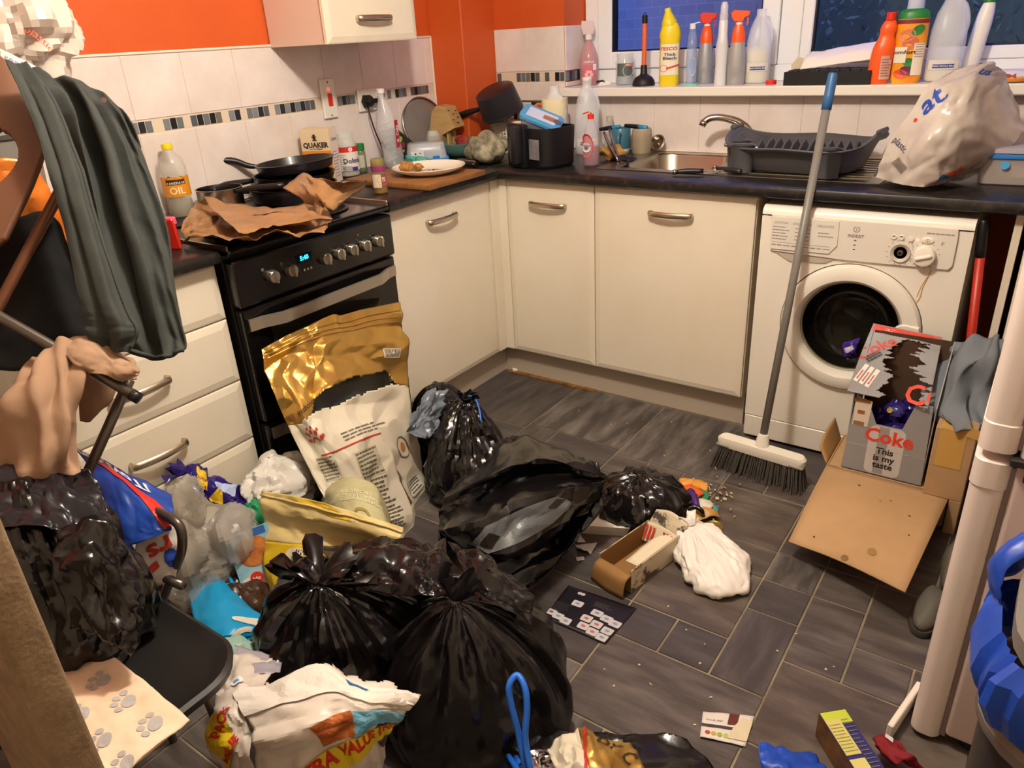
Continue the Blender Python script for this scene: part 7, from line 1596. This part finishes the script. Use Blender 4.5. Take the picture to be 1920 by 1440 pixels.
# torn value pack in the foreground
m_vp = mat('value_white', '#d8cdc4', .36, color2='#c9bdb2', nscale=5)
SV = Surf([[(0.7466,-1.9522,0.3), (0.8202,-1.894,0.33), (0.8814,-1.8412,0.34), (0.9816,-1.817,0.33), (1.0597,-1.7642,0.29)], [(0.8229,-1.98,0.32), (0.9071,-1.9329,0.365), (0.9625,-1.8827,0.37), (1.0367,-1.8546,0.355), (1.0661,-1.7991,0.3)],
           [(0.8853,-2.0035,0.31), (0.9644,-1.9623,0.345), (1.0142,-1.9101,0.35), (1.0539,-1.8749,0.34), (1.0587,-1.8212,0.29)], [(0.8711,-2.004,0.24), (0.959,-1.9723,0.28), (1.0177,-1.9256,0.29), (1.0394,-1.8865,0.27), (1.0367,-1.8435,0.23)], [(0.8584,-2.0162,0.1), (0.932,-1.9852,0.12), (0.983,-1.9277,0.12), (1.0033,-1.8808,0.11), (0.9965,-1.8415,0.09)], [(0.8588,-2.0269,0.005), (0.9109,-1.9931,0.005), (0.9646,-1.9338,0.005), (0.9929,-1.8904,0.005), (0.9918,-1.8522,0.005)]], 72, 60, .022, .07, 71)
SV.P[..., 2] = np.maximum(SV.P[..., 2], .004)
v = thing('value_pack_bag', 'torn white and blue value pack bag with yellow banner in the foreground', 'bag', (float(SV.P[..., 0].mean()), float(SV.P[..., 1].mean()), 0))
te = tear(21, .03)
part('front_sheet', SV.g(lambda u_, v_: u_ > .04 + .8 * te(v_)), m_vp, v, .4, world=True, solid=.0008)
part('white_flap', SV.art(poly([(-.18, .06), (.17, .035), (.21, -.005), (.05, -.035), (-.16, -.045)]), 0.160, .47, -.02, .004), ink('#e2d9d0'), v, world=True)
part('blue_print', SV.art(poly([(-.05, .02), (.12, .03), (.11, -.02), (.02, -.03), (-.05, -.065)]), 0.400, .75, .1, .003), mat('sea_print', '#3f8fb8', .35, color2='#77a8b8', nscale=20), v, world=True)
part('food_print', SV.art(poly([(-.045, .03), (.035, .045), (.04, -.04), (-.03, -.05)]), 0.464, .47, .1, .003), mat('chicken_print', '#8a4218', .45, color2='#b8662a', nscale=40), v, world=True)
part('yellow_banner', SV.art(grid2(.24, .045, 30, 8), 0.576, .68, .42, .004), ink('#d8c020'), v, world=True)
part('lettering', SV.art(text('EXTRA VALUE PACK', .034, .04), 0.576, .62, .42, .005), ink('#c0281a'), v, world=True)
part('photo_print', SV.art(disc(.03, 14, ry=.04), 0.528, .93, .2, .003), ink('#4a443e'), v, world=True)
part('blue_mark', SV.art(poly([(-.02, .008), (.02, -.004), (.012, -.014), (-.014, -.004)]), 0.136, .67, 0, .0055), ink('#2a6fa8'), v, world=True)
SW = Surf([[(0.5932,-1.8718,0.24), (0.6629,-1.8519,0.26), (0.7361,-1.8286,0.26)], [(0.6833,-1.941,0.27), (0.7536,-1.9332,0.31), (0.7827,-1.8963,0.3)], [(0.747,-2.0007,0.28), (0.795,-1.9872,0.31), (0.8203,-1.9746,0.32)], [(0.7655,-2.032,0.24), (0.8277,-2.0241,0.28), (0.8685,-2.0013,0.29)], [(0.7649,-2.0204,0.14), (0.8241,-2.0181,0.18), (0.8655,-2.0094,0.2)]], 50, 30, .02, .05, 72)
tw = tear(22, .03)
part('side_sheet', SW.g(lambda u_, v_: u_ > .02 + abs(tw(v_)) * .5 and v_ > .02 + .6 * abs(tw(u_))), m_vp, v, .4, world=True, solid=.0008)
part('yellow_banner', SW.art(poly([(-.035, .06), (.012, .045), (.03, -.03), (.0, -.09), (-.02, -.06), (-.04, -.01)]), .68, .40, .0, .003), ink('#d8bc1c'), v, world=True)
part('lettering', SW.art(text('PACK', .030, .04), .60, .42, 1.2, .004), ink('#c0281a'), v, world=True)
part('lettering', SW.art(text('VALUE', .026, .04), .80, .52, .9, .004), ink('#c0281a'), v, world=True)
part('blue_ring', SW.art(ring2(.008, .016, 18), .26, .42, 0, .003), ink('#e4e4e4'), v, world=True)
part('blue_ring', SW.art(disc(.008, 14), .26, .42, 0, .003), ink('#4a9ad0'), v, world=True)
part('grey_inside', Surf([[(0.6012,-1.8496,0.245), (0.671,-1.8323,0.255), (0.7229,-1.8201,0.25)], [(0.7273,-1.9087,0.28), (0.7587,-1.8924,0.29), (0.7823,-1.8673,0.285)]], 14, 18, .01, .04, 73).g(), mat('grey_inner', '#9a94a0', .4), v, .5, world=True, solid=.0008)

# open sack at the bottom with blue handle and gold pouch
b_top = [[(1.1332,-1.5966,0.06), (1.2144,-1.5362,0.07), (1.3161,-1.4682,0.06), (1.4169,-1.3973,0.04)], [(1.1744,-1.6864,0.12), (1.2481,-1.59,0.09), (1.352,-1.5145,0.08), (1.4827,-1.4157,0.04)], [(1.2249,-1.7693,0.16), (1.3084,-1.6857,0.14), (1.4086,-1.6041,0.12), (1.5527,-1.455,0.04)], [(1.2697,-1.8031,0.12), (1.3565,-1.7471,0.12), (1.4602,-1.6642,0.1), (1.5987,-1.4946,0.03)]]
b_bot = [[(p[0], p[1], .006) for p in r_] for r_ in b_top]
b, A = shell('rubbish_sack', 'flat black sack spread on the floor at the bottom edge', b_top, b_bot, m_black2, .03, .08, 93, 40, 44)
hx = thing('handle_strap', 'bright blue carrier bag handle loop standing up at the bottom edge', 'strap', (1.2736,-1.7416,0.22))
part('loop', tube([(1.19, -1.66, .10), (1.2965,-1.7522,0.2), (1.2726,-1.7353,0.28), (1.2635,-1.7127,0.33), (1.2509,-1.6981,0.36), (1.2294,-1.689,0.37), (1.2246,-1.7077,0.36), (1.2334,-1.7182,0.33), (1.2532,-1.7282,0.28), (1.2768,-1.7464,0.2), (1.175, -1.665, .10)], .006, 8, 60), mat('blue_strap', '#1f62c8', .4), hx, 'all', world=True)
SG = Surf([[(1.2649,-1.6524,0.16), (1.2877,-1.6013,0.18), (1.3183,-1.5835,0.17), (1.3717,-1.5543,0.15)], [(1.2999,-1.6884,0.18), (1.335,-1.6614,0.21), (1.3649,-1.6264,0.2), (1.4068,-1.5689,0.16)], [(1.3355,-1.7107,0.16), (1.3722,-1.6977,0.2), (1.4077,-1.6661,0.19), (1.4391,-1.6234,0.15)]], 30, 40, .025, .05, 94)
o = thing('pet_food_pouch', 'small gold and white pet food pouch in the black sack at the bottom edge', 'bag', (float(SG.P[..., 0].mean()), float(SG.P[..., 1].mean()), 0))
part('white_half', SG.g(lambda u_, v_: v_ < .42), m_pw, o, .4, world=True, solid=.0008); part('gold_half', SG.g(lambda u_, v_: v_ >= .42), m_gold, o, .4, world=True, solid=.0008)
part('red_line', SG.art(grid2(.006, .16, 1, 24), .5, .43, -.25, .002), ink('#b02a22'), o, world=True)
part('lettering', SG.art(text('DY C', .03, .02), .45, .80, -.9, .002), ink('#2a2018'), o, world=True)
wad('foil_tray', 'small silver foil tray by the blue handle at the bottom edge', 'tray', (1.2466,-1.6634,0.13), (.035, .03, .02), 64, mat('foil', '#b9b6b8'), .015, .03)

# ================================================================== folding chairs, clothes and bags at the left
m_tube = mat('chair_tube', '#5d5650', .34, .7); m_seat = mat('seat_plastic', '#1a1817', .42); m_back = mat('back_plastic', '#6b4836', .45)
t = thing('folding_chair', 'folding chair with black moulded seat in the left foreground', 'chair', (.675, -2.10, 0))
part('seat', rr_loft([(.39, .26, .08, .425, -.02, 0), (.42, .29, .09, .432, -.02, 0), (.425, .295, .09, .447, -.02, 0), (.41, .28, .085, .452, -.02, 0), (.38, .25, .075, .446, -.02, 0), (.35, .22, .06, .4395, -.02, 0)], 8), m_seat, t, .6)
for x, y in ((-.19, -.11), (.06, -.10), (-.19, .10), (.06, .10)): part('leg', tube([(x, y, .43), (x * 1.1, y * 1.25, .0)], .009, 12), m_tube, t, 'all')
part('cross_tube', tube([(0.4671,-1.93,0.4603), (0.6317,-1.93,0.4811)], .009, 12), m_tube, t, 'all', world=True)
part('bent_tube', tube([(0.5356,-1.9,0.6027), (0.5962,-1.9,0.606), (0.625,-1.9,0.5924), (0.6175,-1.905,0.5437), (0.5645,-1.91,0.4675), (0.5174,-1.92,0.3957), (0.4847,-1.93,0.343)], .009, 12, 40), m_tube, t, 'all', world=True)
t = thing('folding_chair', 'tall folding chair at the left edge with a brown back panel and hand hole', 'chair', (.35, -1.85, 0))
SPn = Surf([[(0.0893,-1.7773,1.4498), (0.1457,-1.7561,1.4148), (0.1919,-1.7473,1.3717)], [(0.1546,-1.8666,1.3084), (0.2284,-1.8202,1.2949), (0.2843,-1.781,1.2679)], [(0.2068,-1.9479,1.1735), (0.2673,-1.9008,1.178), (0.3185,-1.8328,1.2065)], [(0.2583,-2.0262,1.0448), (0.3041,-1.9749,1.075), (0.3319,-1.9169,1.1159)]], 130, 110)
def hole(u_, v_): return ((u_ - .50) / .14) ** 2 + ((v_ - .50) / .26) ** 2 > 1
part('back_panel', SPn.g(hole), m_back, t, .6, 'brown plastic back with a hand hole', world=True, solid=.014)
part('frame_tube', tube([(0.3233,-1.7733,1.1966), (0.3274,-1.8156,1.1541), (0.3407,-1.9601,1.0073), (0.3401,-2.0416,0.9152)], .010, 12, 20), mat('brown_tube', '#6a4430', .35, .5), t, 'all', world=True)
part('frame_tube', tube([(0.298,-2.0024,1.0356), (0.3677,-1.976,0.9929), (0.4705,-1.9288,0.9206), (0.5689,-1.8852,0.8476)], .010, 12, 12), m_tube, t, 'all', world=True)
part('tube_cap', tube([(0.5637,-1.8874,0.8505), (0.5759,-1.8811,0.8411)], .0108, 12), m_bpl, t, 'all', world=True)
a_ = np.array((0.5179,-1.8619,0.858)); b_ = np.array((0.49,-1.9688,0.7098)); e_ = a_ + (b_ - a_) * (a_[2] / (a_[2] - b_[2]))
part('leg', tube([tuple(a_), tuple(b_), tuple(e_)], .0095, 12), m_tube, t, 'all', world=True)
a2 = np.array([.18, -1.98, 1.0]); part('leg', tube([tuple(a2), (.02 + .12, -2.2, .0)], .012, 12), m_tube, t, 'all', world=True)
# grey shirt
m_shirt = mat('grey_green_shirt', '#313431', .85, bump=.12, bscale=320)
R0 = [[(0.1923,-1.7377,1.3877), (0.1947,-1.6894,1.3734), (0.2135,-1.657,1.3583), (0.2426,-1.6273,1.3371), (0.2985,-1.6163,1.2855)],
      [(0.2421,-1.7357,1.3282), (0.2413,-1.6895,1.3143), (0.2829,-1.6696,1.296), (0.3067,-1.644,1.2628), (0.3532,-1.634,1.2095)],
      [(0.2855,-1.7475,1.2298), (0.3078,-1.712,1.2155), (0.3562,-1.7024,1.1943), (0.3713,-1.6783,1.1578), (0.4177,-1.6622,1.1033)],
      [(0.3412,-1.7767,1.1093), (0.3703,-1.7496,1.0956), (0.4231,-1.7463,1.0816), (0.4372,-1.7163,1.0447), (0.4813,-1.71,0.9882)],
      [(0.4091,-1.8144,0.9826), (0.4361,-1.8018,0.9701), (0.4788,-1.7903,0.9594), (0.4988,-1.7627,0.9344), (0.5411,-1.7526,0.8984)],
      [(0.4428,-1.8351,0.9045), (0.4761,-1.831,0.8931), (0.5071,-1.8155,0.8805), (0.5238,-1.7881,0.8711), (0.5446,-1.7637,0.8868)]]
def body_fold(u_, v_):
    x = v_ - .30 * u_ + .10 * np.sin(3 * u_)
    f = lambda c_, w_: np.exp(-((x - c_) / w_) ** 2)
    return (.25 + .75 * np.sin(PI * np.clip(u_ * 1.05, 0, 1)) ** .7) * (.030 * f(.30, .08) - .034 * f(.12, .07) - .028 * f(.47, .06) + .022 * f(.62, .07) - .016 * f(-.06, .05)) + .006 * np.sin(15 * u_ + 10 * v_) * v_ + .004 * np.sin(30 * v_ - 17 * u_) + .010 * np.exp(-((u_ - .12) / .05) ** 2) * np.sin(14 * v_)
SS = Surf(R0, 120, 110, .010, .08, 4, fn=body_fold)
F0 = [[(0.2425,-1.7839,1.3981), (0.2516,-1.7673,1.3916), (0.2522,-1.7463,1.3796)], [(0.3042,-1.8016,1.3368), (0.3225,-1.7843,1.3316), (0.3149,-1.7556,1.3199)], [(0.3744,-1.8253,1.2428), (0.3965,-1.8119,1.238), (0.3926,-1.7784,1.218)], [(0.4285,-1.8556,1.1345), (0.4573,-1.8434,1.1307), (0.4561,-1.8097,1.1077)],
      [(0.4793,-1.8876,1.0156), (0.5186,-1.8746,1.0117), (0.5337,-1.8371,0.9864)], [(0.4931,-1.8972,0.9698), (0.5389,-1.8806,0.9641), (0.5553,-1.8416,0.9515)], [(0.5039,-1.9056,0.9417), (0.5361,-1.8894,0.9288), (0.5558,-1.8654,0.9217)]]
FF = Surf(F0, 90, 40, .007, .06, 5, fn=lambda u_, v_: .012 * np.exp(-((v_ - .35) / .14) ** 2) * (.4 + u_) - .010 * np.exp(-((v_ - .7) / .10) ** 2))
o = thing('shirt', 'dark grey green shirt hanging over the tall folding chair', 'clothing', (float(SS.P[..., 0].mean()), float(SS.P[..., 1].mean()), float(SS.P[..., 2].min())))
part('body_cloth', SS.g(), m_shirt, o, True, world=True, solid=.003)
part('front_flap', FF.g(), m_shirt, o, True, world=True, solid=.003)
part('hem', tube([SS.at([.985], [v_])[0] for v_ in np.linspace(.0, 1, 40)], .0045, 8), m_shirt, o, 'all', world=True)
part('placket', tube([FF.at([u_], [.985])[0] for u_ in np.linspace(.1, .97, 40)], .0035, 8), m_shirt, o, 'all', world=True)
part('button', tf(cyl(.0055, .002, 14), M=frame((0.2799,-1.6459,1.317), ex=(1, 0, 0), ez=(.8, -.5, .35))), mat('brown_button', '#5a4038', .4), o, .6, world=True)
# black garment and peach garment
m_blk = mat('black_cloth', '#060506', .95)
S = Surf([[(0.2158,-1.8458,1.1257), (0.2422,-1.7987,1.126), (0.2694,-1.7932,1.054), (0.2997,-1.7765,1.0209)], [(0.2182,-1.9111,1.0575), (0.2942,-1.8634,1.0436), (0.3243,-1.828,0.9956), (0.3421,-1.7968,0.9561)], [(0.2336,-1.9639,0.9711), (0.328,-1.9147,0.9598), (0.3762,-1.8686,0.9312), (0.3798,-1.8198,0.8926)], [(0.2652,-2.0047,0.8848), (0.3418,-1.965,0.8798), (0.3726,-1.9094,0.8893), (0.3956,-1.8351,0.87)]], 34, 34, .02, .09, 6)
solo('black_garment', S.g(), m_blk, 'black garment hanging on the chair behind the grey shirt', 'clothing', smooth=True, solid=.006)
m_peach = mat('peach_cloth', '#9c7c64', .9, bump=.1, bscale=300)
S = Surf([[(0.3953,-1.9588,0.917), (0.4421,-1.935,0.9458), (0.4805,-1.9082,0.9433), (0.4942,-1.8834,0.9215)], [(0.4116,-1.999,0.898), (0.4804,-1.9819,0.9111), (0.5149,-1.9602,0.9048), (0.5136,-1.9351,0.8789)], [(0.4092,-2.0358,0.8616), (0.5093,-2.025,0.8713), (0.5353,-1.9922,0.8477), (0.5192,-1.965,0.8205)], [(0.4006,-2.0777,0.8005), (0.5051,-2.052,0.8069), (0.5408,-2.0212,0.7911), (0.531,-1.9906,0.7618)], [(0.4062,-2.1074,0.7425), (0.4991,-2.076,0.7497), (0.5315,-2.0383,0.7499), (0.5372,-1.9983,0.7406)]], 80, 70, .016, .12, 7,
         fn=lambda u_, v_: .008 * np.sin(11 * v_ + 6 * u_) + .005 * np.sin(23 * v_ - 9 * u_))
o = solo('peach_garment', S.g(), m_peach, 'peach coloured garment draped over the chair tube', 'clothing', smooth=True, solid=.003)
S = Surf([[(0.4383,-1.9377,0.9461), (0.4684,-1.9004,0.9484), (0.5039,-1.8717,0.9293), (0.5347,-1.8523,0.9001)], [(0.4919,-1.9383,0.9244), (0.529,-1.9105,0.9253), (0.5555,-1.8865,0.9093), (0.5589,-1.858,0.8833)], [(0.5236,-1.9295,0.8993), (0.5467,-1.9144,0.8962), (0.5622,-1.8988,0.8799), (0.5655,-1.871,0.8764)]], 40, 50, .014, .05, 8, fn=lambda u_, v_: .004 * np.sin(9 * v_ + 7 * u_))
part('sleeve', S.g(), m_peach, o, True, world=True, solid=.003)
S = Surf([[(0.4393,-1.9056,0.8822), (0.4762,-1.8925,0.8581), (0.4934,-1.873,0.8463)], [(0.4476,-1.925,0.8383), (0.4781,-1.9164,0.8146), (0.4873,-1.8966,0.8135)], [(0.4491,-1.9385,0.7898), (0.4636,-1.9284,0.7888), (0.4662,-1.9189,0.8018)]], 20, 20, .004, .05, 9)
part('hanging_edge', S.g(), m_peach, o, True, world=True, solid=.003)
# black sack on the chair seat
V, F = sack((.55, -2.095, .4405), .125, .105, .35, [(0, 0), (.8, 0), (1.0, .10), (1.05, .35), (1.0, .6), (.85, .8), (.6, .93), (.35, 1.0)], (.47, -2.07, .76), 505, folds=14, fold=.22, amp=.06, cell=.085, nt=130, nz=80, lump=.12, start=.25)
o = solo('rubbish_sack', (V, F), m_black, 'crumpled shiny black sack standing on the black chair seat', 'rubbish bag', smooth=.33)
S = Surf([[(0.3972,-2.0888,0.7622), (0.4333,-2.0328,0.7656), (0.491,-2.0014,0.7467), (0.5581,-1.9831,0.7169)], [(0.4719,-2.1226,0.7512), (0.5347,-2.0719,0.7589), (0.5892,-2.0431,0.7395), (0.6236,-2.0095,0.6831)], [(0.5347,-2.1511,0.717), (0.6074,-2.1083,0.7224), (0.6491,-2.0758,0.7019), (0.6625,-2.0351,0.6372)]], 40, 50, .03, .06, 510)
part('slack_fold', S.g(), mat('sack_grey', '#1d1c22', .25, spec=.6), o, .5, world=True, solid=.001)
S = Surf([[(0.6254,-2.0857,0.7149), (0.6658,-2.053,0.7199), (0.6904,-2.027,0.6864), (0.69,-2.0205,0.6274)], [(0.6578,-2.1171,0.6906), (0.7015,-2.0844,0.6915), (0.7251,-2.0593,0.6578), (0.7329,-2.0473,0.598)], [(0.6766,-2.1345,0.6372), (0.728,-2.1103,0.6372), (0.7516,-2.0857,0.6026), (0.7531,-2.0697,0.5575)], [(0.7023,-2.147,0.5833), (0.7446,-2.1308,0.5694), (0.7689,-2.1111,0.5489), (0.7724,-2.1024,0.5242)]], 40, 40, .028, .055, 511)
part('slack_fold', S.g(), m_black, o, .5, world=True, solid=.001)
# paw print pad on the seat
t = thing('puppy_pad', 'folded pink pad with blue grey paw prints on the black chair seat', 'pad', (.73, -2.165, .4525))
Sp = Surf([[(.56, -2.095, .468), (.73, -2.097, .472), (.905, -2.10, .466)], [(.56, -2.17, .474), (.73, -2.17, .478), (.91, -2.175, .470)], [(.56, -2.243, .470), (.73, -2.243, .474), (.912, -2.243, .464)]], 30, 60, .006, .03, 12)
m_pad = mat('pad_pink', '#e4bda0', .8, color2='#ecd0b6', nscale=9)
part('top_sheet', Sp.g(), m_pad, t, .6, world=True, solid=.003)
Sq = Surf([[(.565, -2.10, .4545), (.73, -2.10, .4555), (.895, -2.105, .4545)], [(.565, -2.24, .4545), (.73, -2.24, .4555), (.898, -2.24, .4545)]], 8, 16, .002, .04, 13)
part('under_sheet', Sq.g(), m_pad, t, .6, world=True, solid=.002); part('middle_sheet', tf(Sq.g(), (.004, -.001, .008)), m_pad, t, .6, world=True, solid=.002)
paw = join(disc(.013, 16, ry=.011), *[tf(disc(.0052, 10, ry=.0065), (x, y, 0)) for x, y in ((-.017, .010), (-.007, .019), (.006, .019), (.017, .011))])
for u_, v_ in ((.22, .06), (.24, .27), (.26, .48), (.25, .69), (.24, .90), (.62, .38), (.64, .60), (.66, .80), (.66, .97), (.62, .16), (.92, .7), (.93, .9)):
    part('paw_print', Sp.art(paw, u_, v_, 2.4, .0012), ink('#a9a5a4', .8), t, world=True)
# plush covered board close to the camera
t = thing('plush_board', 'upright beige plush covered board close to the camera at the left edge', 'board', (.88, -2.27, 0))
part('board', bx(-.13, .12, -.024, .022, 0, 1.02, .008, 3), mat('plush', '#77624a', .95, color2='#8a745a', nscale=30, bump=.4, bscale=160), t, .6)
# toy shop bag
m_tb = mat('toy_blue', '#1c3f96', .38, color2='#193a88', nscale=12, bump=.12, bscale=60)
ST = Surf([[(0.2984,-1.908,0.6794), (0.369,-1.8922,0.6644), (0.443,-1.8793,0.6403), (0.5177,-1.847,0.6014)], [(0.4017,-1.9289,0.6544), (0.4676,-1.9144,0.6431), (0.5294,-1.8976,0.6175), (0.5617,-1.8713,0.5984)], [(0.4749,-1.9538,0.6135), (0.5302,-1.9444,0.6069), (0.5698,-1.9235,0.5927), (0.5914,-1.8983,0.585)], [(0.5112,-1.9826,0.5653), (0.5536,-1.9639,0.5673), (0.5828,-1.9348,0.5804), (0.5985,-1.9034,0.5908)]], 40, 44, .012, .07, 41)
t = thing('toy_shop_bag', 'blue toy shop bag with red stripe and white lettering beside the black sack', 'bag', (float(ST.P[..., 0].mean()), float(ST.P[..., 1].mean()), 0))
part('blue_sheet', ST.g(), m_tb, t, .5, world=True, solid=.001)
part('red_stripe', ST.art(poly([(-.115, .075), (-.075, .075), (.005, .03), (.085, -.075), (.045, -.075), (-.03, .02)]), .45, .72, .0, .002), ink('#c8281c', .4), t, world=True)
part('lettering', ST.art(tf(text('iToys.com', .034, .03), (0, 0, 0), (0, 0, PI)), .09, .36, -.05, .0025), ink('#d6d8e4'), t, world=True)
SU = Surf([[(0.5331,-1.9448,0.5554), (0.5592,-1.9187,0.5672), (0.5807,-1.8857,0.5731)], [(0.5373,-1.963,0.5189), (0.5685,-1.936,0.5259), (0.5943,-1.9002,0.5312)], [(0.5329,-1.9706,0.4644), (0.5656,-1.9451,0.4668), (0.5845,-1.9169,0.4678)]], 20, 20, .012, .05, 42)
part('white_sheet', SU.g(), mat('bag_print_white', '#cfc6c0', .4), t, .5, world=True, solid=.001)
part('lettering', SU.art(tf(text('rs', .06, .03), (0, 0, 0), (0, 0, PI + .3)), .35, .6, 0, .002), ink('#b83a2a'), t, world=True)
part('print', SU.art(grid2(.05, .014, 6, 2), .75, .3, .5, .002), ink('#b83a2a'), t, world=True)
part('print', SU.art(disc(.012, 10, ry=.02), .6, .85, .4, .002), ink('#2a4aa8'), t, world=True)
# things on the left worktop behind the chairs
t = thing('grey_caddy', 'grey plastic storage caddy on the left worktop behind the clothes', 'container', (-.29, -1.86, WZ))
part('body', rr_loft([(.38, .44, .03, 0, 0, 0), (.42, .48, .03, .33, 0, 0)]), mat('caddy_grey', '#77746e', .5), t, .7)
part('rim', rr_loft([(.43, .49, .03, .33, 0, 0), (.44, .50, .03, .34, 0, 0), (.43, .49, .03, .355, 0, 0)]), mat('caddy_rim', '#66635e', .5), t, .7)
S = Surf([[(-.06, -1.80, 1.20), (-.02, -1.74, 1.21), (-.01, -1.68, 1.19)], [(-.03, -1.81, 1.10), (.01, -1.74, 1.11), (.01, -1.67, 1.09)], [(-.04, -1.80, .915), (.0, -1.74, .915), (.0, -1.67, .915)]], 24, 18, .02, .05, 44)
solo('crisp_packet', S.g(), mat('orange_foil', '#d06a1c', .28, .2, color2='#e08a3a', nscale=10), 'orange crisp packet on the left worktop seen past the brown chair back', 'packet', smooth=.45, solid=.002)
wad('food_wrapper', 'silvery wrapper on the left worktop seen past the shirt', 'wrapper', (-.02, -1.60, .965), (.05, .04, .05), 51, mat('silver_film', '#a8a598', .25, .5), .03, .03)
wad('carrier_bag', 'small black bag on the left worktop behind the shirt', 'bag', (-.06, -1.72, .955), (.08, .05, .045), 52, m_black, .04, .04)
o = wad('carrier_bag', 'white carrier bag with red print at the top left corner, on the grey caddy', 'bag', (-0.0797,-1.5997,1.4501), (.115, .12, .135), 53, mat('top_bag', '#cfc4b8', .25, alpha=.78), .06, .07)
S = Surf([[(0.0657,-1.6561,1.4522), (0.0817,-1.6342,1.4459), (0.0799,-1.617,1.4306)], [(0.0712,-1.6662,1.4279), (0.0878,-1.6457,1.4186), (0.0882,-1.6255,1.4057)]], 12, 16)
part('lettering', S.art(tf(text('plastic', .022, .01), (0, 0, 0), (0, 0, -.5)), .4, .5, 0, .002), ink('#c4503c'), o, world=True)
S = Surf([[(0.0867,-1.7369,1.4282), (0.1338,-1.7164,1.404), (0.1704,-1.6821,1.3695)], [(0.1187,-1.7615,1.3927), (0.1644,-1.7401,1.3716), (0.185,-1.7037,1.3611)]], 12, 18, .006, .05, 3)
o = solo('bag_flap', S.g(), mat('flap_white', '#cfc6ba', .35), 'white bag flap with blue lettering lying over the top of the brown chair back', 'bag', smooth=.5, solid=.001)
part('lettering', S.art(text('will replace', .022, .01), .35, .42, -.05, .002), ink('#7a86a8'), o, world=True)
p_ = (-0.095,-1.3703,0.9105)
t = thing('red_packet', 'thin red packet standing on the worktop left of the baking paper', 'packet', (p_[0], p_[1], WZ), .5)
part('packet', tf(box(.05, .012, .085, .003), (0, 0, .043), (.12, 0, 0)), mat('red_gloss', '#c8281c', .3), t)
part('pink_corner', tf(box(.03, .013, .02, .002), (.012, .001, .078), (.12, 0, 0)), ink('#e05a7a'), t)
